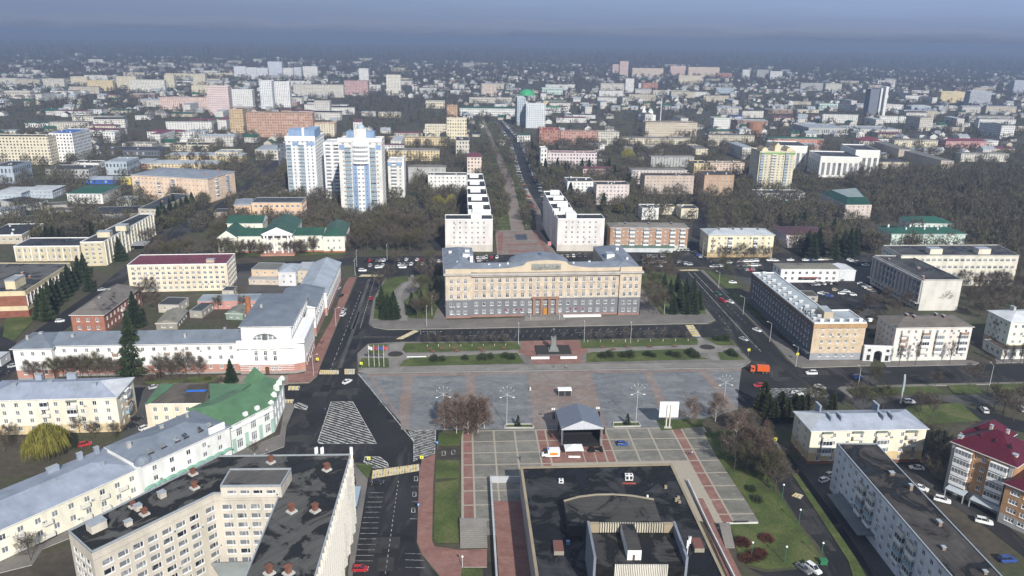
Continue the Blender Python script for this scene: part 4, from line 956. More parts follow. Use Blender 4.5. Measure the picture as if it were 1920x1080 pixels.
# ---- white corner building on the left street ----------------------------
def arts():
    WH = wallm((.76, .75, .72), .08); RED = wallm((.44, .23, .18)); RS = metalroof((.17, .195, .23))
    a = G(452, 702); b = G(553, 700); d = b-a; ang = math.atan2(d.y, d.x); W_ = d.length
    s = Bd('corner_building', 'white columned corner building with slate-blue roofs and red banded ground floor', 'historic building', (a.x, a.y), ang)
    h = hof(450, 641, 702); hp = hof(461, 617, 702)+.6
    far = s.loc(G(626, 536, h*.8)); dp = 26.0
    band = [(.9, wallm((.30, .28, .27))), (4.0, RED)]
    P = [(0, 0), (W_, 0), (W_+4, 2.0), (W_+4, dp), (0, dp)]
    rows = [(2.6, 1.8)]
    s.block(P, 0, h, WH, 2, 3.4, (1.2, 2.2), 1.5, band, 'x', edges=(2,), colmap={0: [(4.0, 1.3), (6.6, 1.3), (12.6, 1.3), (15.2, 1.3)], 1: []}, rowsx=[(2.5, 1.9)])
    s.facade((W_+4.01, 2.0), (W_+4.01, dp), 4.2, h, WH, s.cols(dp-2, 3.6, 1.3), [(7.5, 3.4)], style='x')
    m = MB()
    for zb_ in (1.7, 2.5, 3.3): m.box(-.06, -.06, zb_, W_, -.003, zb_+.16)
    m.box(-.3, -.35, 4.0, W_+.2, -.003, 4.4); m.build('banding', [WHITE], s.root)
    # three giant windows between pilasters
    for i in range(3):
        x = W_/2-4.2+i*3.6
        for z in (6.4, 8.7): addobj('window', winmesh(1.35, 2.0, 'x'), s.root, (x+.3, -.16, z+.2), 0)
    for i in range(4):
        m = MB(); x = W_/2-6.0+i*3.6; m.box(x-.5, -.75, 4.5, x+.5, -.01, 10.4); m.box(x-.7, -.9, 10.4, x+.7, -.01, 10.9); m.build('pilaster', [WH], s.root)
    m = MB(); m.box(-.5, -.9, 11.0, W_+.4, .2, h+.6); m.box(W_-.3, .2, h-.9, W_+4.5, dp, h+.6); m.build('cornice', [WHITE], s.root)
    m = MB(); m.box(W_/2-.8, -.5, .3, W_/2+.6, -.05, 3.0); m.build('door', [plain((.10, .05, .03))], s.root)
    s.flatroof(P, h, .1, RS, GALV, name='terrace_roof')
    ph = hp-h; q = [s.loc(G(461, 617, hp)), s.loc(G(547, 616, hp))]; x0 = 1.2; x1 = W_-.6
    s.facade((x0, 1.2), (x1, 1.2), h, hp, WH); s.facade((x1, 1.2), (x1, dp+14), h, hp, WH, s.cols(dp+12, 3.2, 1.1), [(h+ph*.5, ph*.5)]); s.facade((x1, dp+14), (x0, dp+14), 0, hp, WH); s.facade((x0, dp+14), (x0, 1.2), h, hp, WH)
    m = MB(); cx = (x0+x1)/2-.6; r = 4.6       # lunette
    for i in range(16):
        a0 = math.pi*i/16; a1 = math.pi*(i+1)/16; m.quad([(cx, 1.14, h+.5), (cx+r*math.cos(a1)*-1, 1.14, h+.5+2.5*math.sin(a1)), (cx-r*math.cos(a0), 1.14, h+.5+2.5*math.sin(a0))][::-1])
    m.build('lunette_window', [GLASS], s.root)
    m = MB()
    for q_ in (-3, -1.3, 1.3, 3): m.box(cx+q_-.12, 1.02, h+.5, cx+q_+.12, 1.12, h+2.9-abs(q_)*.35)
    m.box(cx-4, 1.0, h+1.5, cx+4, 1.1, h+1.62); m.build('lunette_bars', [WHITE], s.root)
    m = MB(); m.dome((cx, .6, h+1.1), .9, .6, 1.5, 8, 4, full=True); m.dome((cx, .6, h+2.8), .4, .4, .5, 8, 4, full=True); m.build('statue_group', [plain((.10, .11, .11))], s.root)
    s.hip(x0, 1.2, x1, dp+15, hp, 1.7, RS, .7, 'hip', name='roof', axis='x', chim=((.2, .5, .8, .8, .5),))
    # long low wing to the left
    hw = hof(452, 640, 700)-.6; wl = s.loc(G(107, 644, hw)); L0 = wl.x
    # the wing runs along the same front line, set back a little
    s.block([(L0, 1.4), (-.02, 1.4), (-.02, 15), (L0, 15)], 0, hw, WH, 3, 4.05, (1.3, 1.7), 1.2, band, 'w', edges=(0,), zb=1.0, zt=.3)
    s.hip(L0, 1.4, -.3, 15, hw, 3.0, RS, .8, 'gable', chim=((.08, .3, 1, 1, .1), (.42, .3, .7, .7, .1), (.7, .2, .7, .7, .1), (.9, .6, .8, .8, .3)), name='wing_roof', gm=WH)
    L1 = s.loc(G(28, 651, hw)).x
    s.block([(L1, -1.2), (L0-.02, -1.2), (L0-.02, 15.3), (L1, 15.3)], 0, hw, WH, 3, 4.05, (1.3, 1.7), 1.2, band, 'w', edges=(0, 3), zb=1.0, zt=.3)
    s.hip(L1, -1.2, L0, 15.3, hw, 3.0, RS, .8, 'hip', chim=((.5, .5, 1.2, 1.2, .5), (.25, .3, .8, .8, .4)), name='pavilion_roof', axis='x')
    for fr in (.32, .39, .60, .66, .72): s.balcony([(L0, 1.4), (-.02, 1.4)], 0, fr, [hw*.66], 2.0, .8, 'dk')
    # street wing: tall hall with east wall, then the gabled north range
    e1 = [s.loc(G(x, y, h)) for x, y in ((566, 598), (617, 541))]; y0 = dp+14; y1 = e1[1].y; xe = W_+2.5
    s.block([(xe-17, y0), (xe, y0), (xe, y1), (xe-17, y1)], 0, h, WH, 2, 4.2, (1.5, 3.2), 1.5, band, 'x', edges=(1,), zb=4.0, zt=1.2)
    s.hip(xe-17, y0, xe, y1, h, 2.2, RS, .7, 'gable', name='hall_roof', gm=WH, axis='y')
    n2 = [s.loc(G(x, y, h*.82)) for x, y in ((626, 537), (646, 492))]; y2 = n2[1].y; hn = h*.80
    s.block([(xe-13, y1+.02), (xe+1, y1+.02), (xe+1, y2), (xe-13, y2)], 0, hn, WH, 2, 3.8, (1.3, 1.9), 1.5, band, 'w', edges=(0, 1))
    s.hip(xe-13, y1+.02, xe+1, y2, hn, 3.0, metalroof((.36, .40, .45)), .6, 'gable', name='north_roof', gm=WH, axis='y')
    s.finish(100)
arts()
# ---- green-roofed bank with the corner spire -----------------------------
def bank():
    WH = wallm((.74, .76, .72), .06); MN = wallm((.36, .52, .44)); GR = metalroof((.095, .19, .10)); CR = wallm((.72, .62, .48))
    h = 13.0; h = hof(432, 797, 853); 
    a = G(432, 797, h); b = G(511, 757, h); d = b-a; ang = math.atan2(d.y, d.x); W_ = d.length
    s = Bd('bank_building', 'white and mint historic bank with bright green metal roof and corner spire', 'historic building', (a.x, a.y), ang)
    e = s.loc(G(531, 712, h)); f = s.loc(G(497, 708, h)); 
    c = s.loc(G(393, 748, h)); dp = max(13.0, c.y)
    P = [(0, 0), (W_, 0), (e.x, e.y), (e.x-11, e.y+4), (W_-10, dp), (0, dp)]
    n = 3; bay = W_/3; cl = []
    for i in range(3): cl += [(bay*(i+.5)+.25, 2.3)]
    s.block(P, 0, h, WH, 3, 4.0, (1.5, 2.0), 1.0, [], 't', edges=(1, 5), colmap={0: cl}, rowsx=[(2.6, 3.0), (6.6, 2.6), (9.9, 1.1)])
    m = MB()
    for i in range(4):
        m = MB(); x = max(.1, min(W_-1.5, bay*i-.7)); m.box(x, -.14, .2, x+1.4, -.01, 5.2); m.build('mint_panel', [MN], s.root)
    m = MB(); m.box(-.1, -.5, 8.3, W_, -.01, 8.55); m.box(-.1, -.45, h-.3, W_+.2, -.01, h); m.build('cornice', [WHITE], s.root)
    for i in range(2):
        m = MB(); x = W_*(.38+i*.28); m.box(x-.7, .2, h, x+.7, 1.2, h+1.4); m.build('roof_pier', [WHITE], s.root)
    for i in range(5):     # scrolled gables of the corner
        t = i/4; p = Vector((W_, 0, 0)).lerp(Vector((e.x, e.y, 0)), t); m = MB(); hh = (.8, 1.6, 2.4, 1.8, 1.0)[i]
        m.box(p.x-1.1, p.y-.2, h-.2, p.x+.5, p.y+.9, h+hh); m.dome((p.x-.3, p.y+.3, h+hh), .7, .45, .6, 8, 3); m.build('gable', [WH], s.root)
    r = MB(); rz = 3.2
    r.quad([(-.3, -.5, h), (W_+.1, -.5, h), (W_-3, dp*.5, h+rz), (3, dp*.5, h+rz)]); r.quad([(W_+1, dp, h), (-.3, dp, h), (3, dp*.5, h+rz), (W_-3, dp*.5, h+rz)]); r.quad([(-.3, dp, h), (-.3, -.5, h), (3, dp*.5, h+rz)])
    r.quad([(W_+.1, -.5, h), (e.x-.5, e.y-1, h), (e.x-6, e.y+2, h+rz), (W_-3, dp*.5, h+rz)]); r.quad([(e.x-11, e.y+4, h), (W_-10, dp, h), (W_-3, dp*.5, h+rz), (e.x-6, e.y+2, h+rz)]); r.quad([(e.x-.5, e.y-1, h), (e.x-11, e.y+4, h), (e.x-6, e.y+2, h+rz)])
    rf = r.build('roof', [GR], s.root)
    sp = s.loc(G(489, 718, h+1)); 
    for (x, y, w_, hh) in ((sp.x+.3, sp.y, 3.0, 4.4), (sp.x+2.2, sp.y+5, 3.3, 5.2)):
        m = MB(); 
        for i in range(4):
            q = [(-1, -1), (1, -1), (1, 1), (-1, 1)]; A_, B_ = q[i], q[(i+1) % 4]
            m.quad([(x+A_[0]*w_, y+A_[1]*w_, h-.2), (x+B_[0]*w_, y+B_[1]*w_, h-.2), (x, y, h+hh)])
        m.build('spire', [GR], s.root)
    # rear cream range with the half-burnt roof
    hb = h; q = [s.loc(G(x, y, hb)) for x, y in ((272, 758), (388, 757), (393, 748), (392, 719), (300, 719))]
    q = [(v.x, v.y) for v in q]; s.block(q, 0, hb, CR, 3, 3.6, (1.3, 1.7), 1.2, [], 'w', edges=(0, 4))
    m = MB(); m.poly(q, hb, hb+.25, 1, top=0); m.build('felt_roof', [bitumen((.10, .085, .07), .15, 2.2), WHITE], s.root)
    q2 = [s.loc(G(x, y, hb+.6)) for x, y in ((272, 757), (284, 754), (327, 720), (301, 720))]; m = MB(); m.poly([(v.x, v.y) for v in q2], hb+.3, hb+.6); m.build('green_roof_strip', [GR], s.root)
    q2 = [s.loc(G(x, y, hb+.6)) for x, y in ((345, 754), (382, 754), (390, 720), (353, 721))]; m = MB(); m.poly([(v.x, v.y) for v in q2], hb+.3, hb+.6); m.build('bare_boards', [bitumen((.06, .05, .04), 0, 1.6)], s.root)
    q2 = [s.loc(G(x, y, hb+.8)) for x, y in ((349, 734), (386, 733), (387, 730), (350, 731))]; m = MB(); m.poly([(v.x, v.y) for v in q2], hb+.61, hb+.75); m.build('blue_tarpaulin', [plain((.02, .14, .55), .4)], s.root)
    q2 = [s.loc(G(x, y, hb+.9)) for x, y in ((394, 752), (440, 740), (470, 719), (392, 719))]; m = MB(); m.poly([(v.x, v.y) for v in q2], hb, hb+.9); m.build('rear_roof', [GR], s.root)
    s.finish()
bank()
LAV = metalroof((.30, .335, .41)); LAV2 = metalroof((.20, .23, .275)); SILV = metalroof((.50, .53, .56))
def skylights(s, z, n, y, w_=1.2, x0=4, dx=4):
    for i in range(n):
        v = MB(); x = x0+dx*i; v.box(x-w_/2, y-.9, z, x+w_/2, y+.9, z+.35, 1, top=0); v.build('skylight', [GLASS, DARK], s.roof)
s = R('white three-storey row house with grey metal roof and skylights beside the bank', (266, 875), (430, 801), C=(378, 765), h=11.0, wall=(.76, .76, .74), roof='hip', rm=LAV2, fl=3, bay=5.2, win=(1.4, 1.6), edges=(0, 1), rise=2.6, name='row_house', cat='row house', chim=((.1, .6, 1, 1, .2), (.5, .7, 1, .6, .2), (.8, .7, .6, .6, .5)), fin=False)
for i, x in enumerate((.16, .30, .45, .55, .72, .84)):
    v = MB(); X_ = s.wd*x; v.quad([(X_-.8, 2.6, s.h+1.45), (X_+.8, 2.6, s.h+1.45), (X_+.8, 4.2, s.h+2.15), (X_-.8, 4.2, s.h+2.15)], 0); v.box(X_-.9, 2.5, s.h+.9, X_+.9, 2.6, s.h+1.5, 1); v.build('skylight', [GLASS, DARK], s.roof)
m = MB()
for i in range(9):
    for k in range(6):
        a0 = math.pi*k/6; a1 = math.pi*(k+1)/6; cx = s.wd*(i+.5)/9; m.quad([(cx-2*math.cos(a0), -.9, 3.1+.8*math.sin(a0)), (cx-2*math.cos(a1), -.9, 3.1+.8*math.sin(a1)), (cx-2*math.cos(a1), -.05, 3.5+.9*math.sin(a1)), (cx-2*math.cos(a0), -.05, 3.5+.9*math.sin(a0))])
m.build('awning', [plain((.16, .32, .24), .5)], s.root)
m = MB(); m.dome((1.5, 1.8, s.h), 2.6, 2.2, 2.4, 10, 3); m.build('mansard_dome', [LAV2], s.root)
v = MB(); v.box(s.wd-7, -.1, s.h, s.wd-1.5, .5, s.h+2.4, 0); v.build('gable', [WHITE], s.root); s.finish()
s = R('pale yellow two-storey row house with wide lavender-grey metal roof, bottom left corner', (-60, 1020), (265, 876), C=(172, 852), h=8.6, wall=(.76, .73, .60), roof='hip', rm=LAV, fl=2, bay=4.3, win=(1.5, 1.7), edges=(0, 1), rise=2.4, name='row_house', cat='row house', chim=((.18, .5, 1, 1, .2), (.55, .45, 1.0, 1, .3), (.83, .35, .9, .9, .4), (.62, .85, 3, 1.4, .2), (.8, .9, 1.4, 1, .6), (.9, .85, 1.2, 1, .8)), cm=metalroof((.30, .34, .40)),
      balc=[(0, .24, 'open', 0, 2, 2.4), (0, .40, 'open', 0, 2, 2.4), (0, .62, 'open', 0, 2, 2.4), (0, .74, 'open', 0, 2, 2.4), (0, .86, 'open', 0, 2, 2.4)])
YS = [(3.2, (.60, .48, .30))]
s = R('long cream four-storey block with lavender metal roof and right hip whitened as if sunlit, left edge', (-40, 752), (217.5, 745), C=(252, 709), yb=None, h=12.6, wall=(.74, .69, .56), roof='hip', rm=LAV, endm=metalroof((.58, .60, .62)), ends=(1,), fl=4, bay=3.9, win=(1.3, 1.6), bands=YS, edges=(0, 1), rise=2.6, chim=((.2, .4, 1.4, 1, .6), (.3, .9, 2, 1.4, .4), (.45, .5, 1.5, 1, .6), (.55, .9, 3, 1.4, .4), (.65, .4, 2, 2, -.4), (.8, .35, 1.4, 1, .5)), cm=metalroof((.30, .34, .40)),  # end hip gets a paler sheet colour, its sunlit sheen painted in
      balc=[(0, .47, ['open', 'glz'], 2, 4, 2.6), (0, .67, ['glz', 'roof'], 2, 4, 3.2), (1, .5, ['glb', 'dk', 'glz'], 1, 4, 3.4)])
s = R('cream four-storey block with lavender metal roof and tall grey roof walls, lower right', (1522, 808), (1738, 804), C=(1490, 773), yb=873, wall=(.76, .69, .54), roof='hip', rm=metalroof((.34, .375, .44)), endm=metalroof((.52, .54, .56)), ends=(0,), fl=4, bay=4.4, win=(1.1, 1.6), bands=[(1.2, (.25, .12, .08)), (4.2, (.60, .46, .26))], edges=(0, 3), rise=2.4, cm=metalroof((.26, .30, .36)),  # left hip coloured paler as well, a painted sheen
      chim=((.20, .38, .5, 3.4, .7), (.29, .38, .5, 3.4, .7), (.66, .38, .5, 3.4, .7), (.74, .38, .5, 3.4, .7), (.2, .98, .5, 3.4, .6), (.72, .98, .5, 3.4, .6)),
      balc=[(0, .14, ['glz', 'glz', 'roof'], 1, 4, 3.2), (0, .40, ['roof'], 3, 4, 3.2), (0, .61, ['glz', 'glz', 'roof'], 1, 4, 3.4), (0, .87, ['dk', 'open', 'roof'], 1, 4, 3.4)])
# white block seen along its length, bottom right
s = PB('long white five-storey block with patched black flat roof running to the bottom right corner', [(1568.5, 832), (1812, 1115), (1900, 1105), (1643, 833)], hof(1566, 832.5, 920), (.66, .68, .72), fl=5, bay=3.6, win=(1.3, 1.5), edges=(0, 1), rm=bitumen((.045, .04, .036), .42, 2.6), par=.35, vents=5, seed=5, ventm=wallm((.25, .19, .15)))
for fr in (.28, .36, .60, .68, .92): s.balcony(s.P, 0, fr, [.9+(s.h-1.2)/5*k for k in range(1, 5)], 3.2, .9, ['glz', 'glb', 'glz', 'open'])
m = MB(); a = Vector((*s.P[0], 0)); b = Vector((*s.P[1], 0)); d = (b-a).normalized(); n = Vector((d.y, -d.x, 0)); p0 = a+(b-a)*.12; p1 = a+(b-a)*.42
m.poly([(v.x, v.y) for v in (p0, p1, p1+n*4.5, p0+n*4.5)], 3.0, 3.3); m.build('canopy', [metalroof((.16, .18, .19))], s.root); s.finish()
# red-roofed brick and cream house at the right edge
def redhouse():
    MR = metalroof((.085, .009, .022)); BK = brickm((.42, .25, .13)); GW = wallm((.36, .36, .36)); h = hof(1788, 829, 925)
    a = G(1790, 829, h); b = G(1904, 874, h); d = b-a; ang = math.atan2(d.y, d.x); W_ = d.length
    s = Bd('brick_apartment_house', 'ochre brick house with steep crimson metal roof and glazed balconies at the right edge', 'apartment house', (a.x, a.y), ang)
    P = rect(W_, 15); s.block(P, 0, h, BK, 5, 3.4, (1.2, 1.5), 1.2, [(3.2, GW)], 'w', edges=(0, 3), colmap={0: [(W_*.36, 1.2), (W_*.52, 1.2)]})
    st_ = (h-1.2)/5
    for fr in (.2, .78): s.balcony(P, 0, fr, [.7+st_*k for k in range(1, 5)], 4.6, 1.3, 'glz')
    for x in (.0, .33, .60, .95):
        m = MB(); m.box(W_*x-.3 if x else -.2, -.5, .2, W_*x+.6, -.01, h-.2); m.build('pilaster', [BK if x in (.33, .60) else GW], s.root)
    s.hip(0, 0, W_, 15, h, 5.0, MR, .9, 'hip', name='roof', chim=((.05, .1, 1.2, 1.2, -3), (.35, .55, .7, .7, .6), (.6, .6, .7, .7, .6), (.9, .2, 1.4, 1.2, -3)), cm=wallm((.6, .55, .45)), dorm=((.3, .3), (.55, .3), (.8, .3)))
    s.hip(-1, 8, 8, 20, h+.03, 4.2, MR, .8, 'hip', name='rear_roof')
    s.block([(W_+.02, -4), (W_+22, -4), (W_+22, 12), (W_+.02, 12)], 0, h-4.0, BK, 4, 3.6, (2.4, 1.5), 1.0, [(3.2, GW)], 't', edges=(0,))
    s.hip(W_+.02, -4, W_+22, 12, h-4.0, 4.0, MR, .8, 'hip', name='lower_roof')
    for x0_, x1_ in ((.08, .40), (.5, .98)):
        m = MB(); m.quad([(W_*x0_, -3.4, 2.7), (W_*x1_, -3.4, 2.7), (W_*x1_, -.2, 3.4), (W_*x0_, -.2, 3.4)]); m.quad([(W_*x0_, -3.4, 2.6), (W_*x0_, -.2, 3.3), (W_*x1_, -.2, 3.3), (W_*x1_, -3.4, 2.6)]); m.box(W_*x0_, -3.3, .1, W_*x0_+.25, -3.05, 2.6, 1); m.box(W_*x1_-.25, -3.3, .1, W_*x1_, -3.05, 2.6, 1)
        m.build('porch_roof', [metalroof((.40, .44, .48)), GW], s.root)
    s.finish()
redhouse()
# slate-clad long block with ochre brick end
def longblock():
    h = hof(1523, 607, 677); ST = wallm((.155, .15, .155), .2); BK = brickm((.60, .48, .34)); GY = wallm((.30, .31, .33))
    s = PB('long slate-grey block with ochre brick end wall and crowded silver roof on the right avenue', [(1527, 607), (1625, 606), (1592, 582), (1548, 583), (1452, 512), (1410, 512)], h, BK, 'office_block', 'office block', fl=5, bay=3.3, win=(1.2, 1.4), edges=(0, 5), style='w', margin=2.5, emat={5: ST}, bands=[(3.2, GY)], rm=metalroof((.36, .40, .42)), edge=WHITE, par=.5)
    a = Vector((*s.P[5], 0)); b = Vector((*s.P[0], 0)); d = (b-a).normalized(); n = Vector((d.y, -d.x, 0)); m = MB(); Lg = (b-a).length
    st_ = (h-1.2)/5
    m.poly([(v.x, v.y) for v in (a+n*.01, b+n*.01-d*.1, b+n*.35-d*.1, a+n*.35)], h-1.9, h-.1, 1)
    for k in range(5):
        z0_ = .7+st_*k; m.poly([(v.x, v.y) for v in (a+n*.01, b+n*.01-d*.1, b+n*.07-d*.1, a+n*.07)], z0_+st_*.82+.0, z0_+st_*1.18 if k < 4 else h-1.9)
    m.build('stone_cladding', [ST, wallm((.16, .11, .08))], s.root)
    m = MB(); m.poly([(v.x, v.y) for v in (a+n*.08, b+n*.08, b+n*1.8, a+n*1.8)], 3.1, 3.5); m.build('canopy', [plain((.08, .10, .11))], s.root)
    m = MB(); c0 = s.P; m.box(-.3, -.35, h-1.9, s.P[1][0]+.3, -.01, h-.05); m.build('cornice', [wallm((.42, .27, .14))], s.root)
    rnd = random.Random(4)
    for i in range(22):
        t = (i+.6)/23; p = a+d*(Lg*t)-n*(2.0 if i % 2 else 5.5); w_ = 1.3 if i % 2 else 1.8
        v = MB(); v.box(p.x-w_/2, p.y-.3, h+.05, p.x+w_/2, p.y+.3, h+1.1, 0); v.box(p.x-w_/2-.12, p.y-.4, h+1.1, p.x+w_/2+.12, p.y+.4, h+1.22, 1); v.build('chimney', [wallm((.45, .45, .45)), WHITE], s.roof)
    for i in range(6):
        p = s.P[0]; x = 4+i*4.2; v = MB(); v.box(x-.7, 1.6, h+.05, x+.7, 2.4, h+1.2, 0); v.box(x-.9, 1.4, h+1.2, x+.9, 2.6, h+1.35, 1); v.build('chimney', [WHITE, WHITE], s.roof)
    q = [s.loc(G(x, y, h+3)) for x, y in ((1546, 585), (1563, 585), (1550, 573), (1533, 573))]; m = MB(); m.poly([(v.x, v.y) for v in q], h, h+3, 1, top=0); m.build('roof_cabin', [metalroof((.36, .40, .42)), wallm((.5, .42, .3))], s.root)
    # roof letters facing the avenue
    for i, ch in enumerate('АИПБ'):
        cu_ = D.curves.new('letter', 'FONT'); cu_.body = ch; cu_.size = 2.6 if i != 1 else 1.9; cu_.extrude = .12; o = D.objects.new('letter', cu_); COL.objects.link(o); bpy.context.view_layer.update()
        me = D.meshes.new_from_object(o); D.objects.remove(o); me.materials.clear(); me.materials.append(DARK)
        p = a+d*(Lg*(.80+.034*i))-n*.9; rot = math.atan2(d.y, d.x); o = addobj('roof_letter', me, s.root, (p.x, p.y, h+.6)); o.rotation_euler = (math.pi/2, 0, rot)
    s.finish()
longblock()
s = R('pinkish white five-storey block with brown felt hip roof and ground-floor shops', (1681, 615), (1824, 613), C=(1650, 593), yb=679, wall=(.72, .66, .60), roof='hip', rm=bitumen((.13, .115, .10), .0, 1.7), fl=5, bay=3.3, win=(1.1, 1.4), bands=[(3.3, (.66, .65, .60))], edges=(0, 3), rise=2.2, cm=brickm((.20, .10, .07)),
      chim=((.33, .45, .8, 1.8, .9), (.27, .6, .8, 1.8, .9), (.72, .45, .8, 1.8, .9), (.66, .6, .8, 1.8, .9)), balc=[(0, .12, ['glz', 'dk', 'dk', 'open'], 1, 5, 3.0), (0, .40, ['open', 'glz', 'glz', 'dk'], 1, 5, 3.2), (0, .58, ['glz', 'glz', 'glz', 'open'], 1, 5, 3.0), (0, .90, ['glz', 'glz', 'glz', 'dk'], 1, 5, 3.4)])
def gate():
    m = MB(); a = G(1617, 677); b = G(1671, 679); d = b-a; ang = math.atan2(d.y, d.x); W_ = d.length; H_ = hof(1640, 650, 678)
    s = Bd('archway_gate', 'white wall with a dark arched gateway between two apartment blocks', 'gateway', (a.x, a.y), ang); WH = wallm((.62, .63, .62), .1)
    x0, x1 = W_*.36, W_*.64; r = (x1-x0)/2; zs = H_*.55
    m.box(.02, 0, 0, x0, 1.2, H_); m.box(x1, 0, 0, W_-.02, 1.2, H_); n = 10
    for i in range(n):
        a0 = math.pi*i/n; a1 = math.pi*(i+1)/n; xa = x0+r-r*math.cos(a0); xb = x0+r-r*math.cos(a1); za = zs+r*.75*math.sin(a0); zb_ = zs+r*.75*math.sin(a1)
        m.quad([(xa, 0, za), (xb, 0, zb_), (xb, 0, H_), (xa, 0, H_)]); m.quad([(xb, 1.2, zb_), (xa, 1.2, za), (xa, 1.2, H_), (xb, 1.2, H_)]); m.quad([(xa, 0, za), (xa, 1.2, za), (xb, 1.2, zb_), (xb, 0, zb_)]); m.quad([(xa, 0, H_), (xb, 0, H_), (xb, 1.2, H_), (xa, 1.2, H_)])
    m.build('wall', [WH], s.root)
    for x in (W_*.18, W_*.82):
        m = MB(); m.box(x-.7, -.06, .5, x+.7, -.003, 2.9); m.build('door', [DARK], s.root); m = MB(); m.box(x-.6, -.06, 4.5, x+.6, -.003, 5.6); m.build('window', [DARK], s.root)
    m = MB(); m.box(0, -.15, H_, W_, 1.35, H_+.3); m.build('coping', [WHITE], s.root)
gate()
s = R('cream and mint house with white hip roof and tall trees in front, right edge', (1896, 604), (2000, 602), C=(1855, 583), yb=668, wall=(.70, .74, .62), roof='hip', rm=metalroof((.62, .64, .66)), fl=4, bay=3.5, win=(1.2, 1.5), edges=(0, 3), rise=2.2, chim=((.35, .8, 1, 2.5, .8),), bands=[(4.5, (.48, .36, .22))], balc=[(3, .45, ['dk', 'open'], 1, 4, 2.6)])
s = R('low pale shop annex with brown roof at the foot of the mint house, right edge', (1880, 657), (1990, 655), C=(1843, 637), h=4.2, wall=(.66, .66, .60), roof='flat', rm=bitumen((.07, .055, .045), 0, 1.5), fl=1, bay=3, win=(1.8, 1.8), edges=(0, 3), par=.3, name='shop', cat='shop')
# concrete library pair on the right
s = PB('grey concrete hall with blank white end wall and deep vertical piers on its long side', [(1732, 526), (1805, 526), (1706, 481), (1639, 480)], hof(1728, 526, 584), (.60, .58, .53), 'office_block', 'office block', fl=4, bay=3.0, win=(1.6, 2.6), edges=(3,), style='g', margin=1.5, rm=bitumen((.05, .05, .05), .3, 2.2), edge=CONC, par=.6, vents=3)
a = Vector((*s.P[3], 0)); b = Vector((*s.P[0], 0)); d = (b-a).normalized(); n = Vector((d.y, -d.x, 0)); Lg = (b-a).length; m = MB()
for i in range(14):
    p = a+d*(.4+(Lg-1.6)*i/13); m.poly([(v.x, v.y) for v in (p+n*.01, p+d*.8+n*.01, p+d*.8+n*.9, p+n*.9)], 4.2, s.h-1.2)
m.poly([(v.x, v.y) for v in (a+n*.01, b+n*.01, b+n*1.0, a+n*1.0)], s.h-1.18, s.h-.02); m.poly([(v.x, v.y) for v in (a+n*.01, b+n*.01, b+n*2.4, a+n*2.4)], 3.7, 4.15); m.build('piers', [wallm((.40, .39, .38))], s.root); s.finish()
s = PB('long pale institute with flat grey roof behind the blank-walled hall', [(1690, 479.5), (1911, 480), (1871, 460), (1655, 461)], hof(1760, 480, 538), (.66, .62, .52), 'office_block', 'office block', fl=4, bay=3.3, win=(2.2, 1.7), edges=(0, 3), style='t', rm=bitumen((.055, .055, .058), .3, 2.2), edge=CONC, par=.5)
for x, y in ((1750, 475), (1840, 475)):
    p = s.loc(G(x, y, s.h)); s.vent(s.roof, p.x, p.y, s.h+.1, 7, 5, 3.0, wallm((.68, .62, .50)))
s.finish()
s = R('white two-storey office with porch beside the car park on the right', (1465, 505), (1575, 505), C=(1447, 494), yb=530, wall=(.76, .76, .76), roof='hip', rm=bitumen((.17, .16, .13), 0, 1.4), fl=2, bay=4.0, win=(1.5, 1.5), style='d', edges=(0, 3), rise=.6, name='office_building', cat='office building', over=.3, fin=False)
m = MB(); m.box(s.wd*.33, -2.4, 3.0, s.wd*.63, -.02, 3.3); m.build('porch', [plain((.20, .07, .06))], s.root); s.finish()
R('white windowless shed joined to the two-storey office', (1575, 508), (1605, 508), dep=13, yb=527, wall=(.62, .64, .66), roof='gable', rm=metalroof((.66, .68, .70)), fl=1, edges=(), rise=.8, name='shed', cat='shed', over=.2)
R('small brown-roofed garage in the middle of the right car park', (1495, 555), (1534, 556), dep=9, h=3.0, wall=(.45, .40, .34), roof='flat', rm=bitumen((.07, .06, .045), 0, 1.4), fl=1, bay=3, win=(2, 1.8), edges=(0,), name='garage', cat='garage', style='d', par=.2)
R('mint-green four-storey house with dark green roof and white chimneys, right', (1672, 439), (1811, 439), C=(1649, 427), yb=466, wall=(.56, .68, .60), roof='hip', rm=metalroof((.02, .095, .06)), fl=4, bay=4.0, win=(1.1, 1.4), edges=(0, 3), rise=2.4, cm=WHITE, chim=((.25, .35, .8, 1.4, .7), (.5, .35, .8, 1.4, .7), (.68, .35, .8, 1.4, .7), (.1, .8, 1, 1, .8), (.4, .8, 1, 1, .8), (.6, .8, 1.5, 1, .8)), balc=[(0, .28, 'dk', 2, 4, 3.4)])
R('green-roofed wing with white gables behind the mint-green house', (1708, 418), (1788, 420), dep=18, h=10, wall=(.62, .68, .62), roof='hip', rm=metalroof((.022, .10, .065)), fl=3, rise=3, edges=(0,), name='hospital_wing', cat='building')
R('pale pink house with dark maroon roof behind the tall dark spruces', (1475, 441), (1560, 441), C=(1460, 425), yb=465, wall=(.70, .60, .58), roof='hip', rm=metalroof((.085, .035, .04)), fl=2, bay=3.4, win=(1.2, 1.7), edges=(0, 3), rise=2.6, name='villa', cat='house')
R('cream four-storey block with pale grey metal roof facing the north car park', (1329, 441), (1452, 441), C=(1315, 429), yb=483, wall=(.74, .66, .47), roof='hip', rm=metalroof((.44, .47, .50)), fl=4, bay=3.8, win=(1.2, 1.5), bands=[(3.4, (.46, .34, .18))], edges=(0, 3), rise=2.4, cm=DARK, chim=((.2, .4, .7, 1.2, .5), (.42, .4, .7, 1.2, .5), (.55, .4, .7, 1.2, .5), (.8, .4, .7, 1.2, .5)), balc=[(0, .08, 'dk', 1, 4, 2.2), (0, .33, 'glz', 1, 4, 2.4), (0, .72, 'glz', 1, 4, 2.4)])
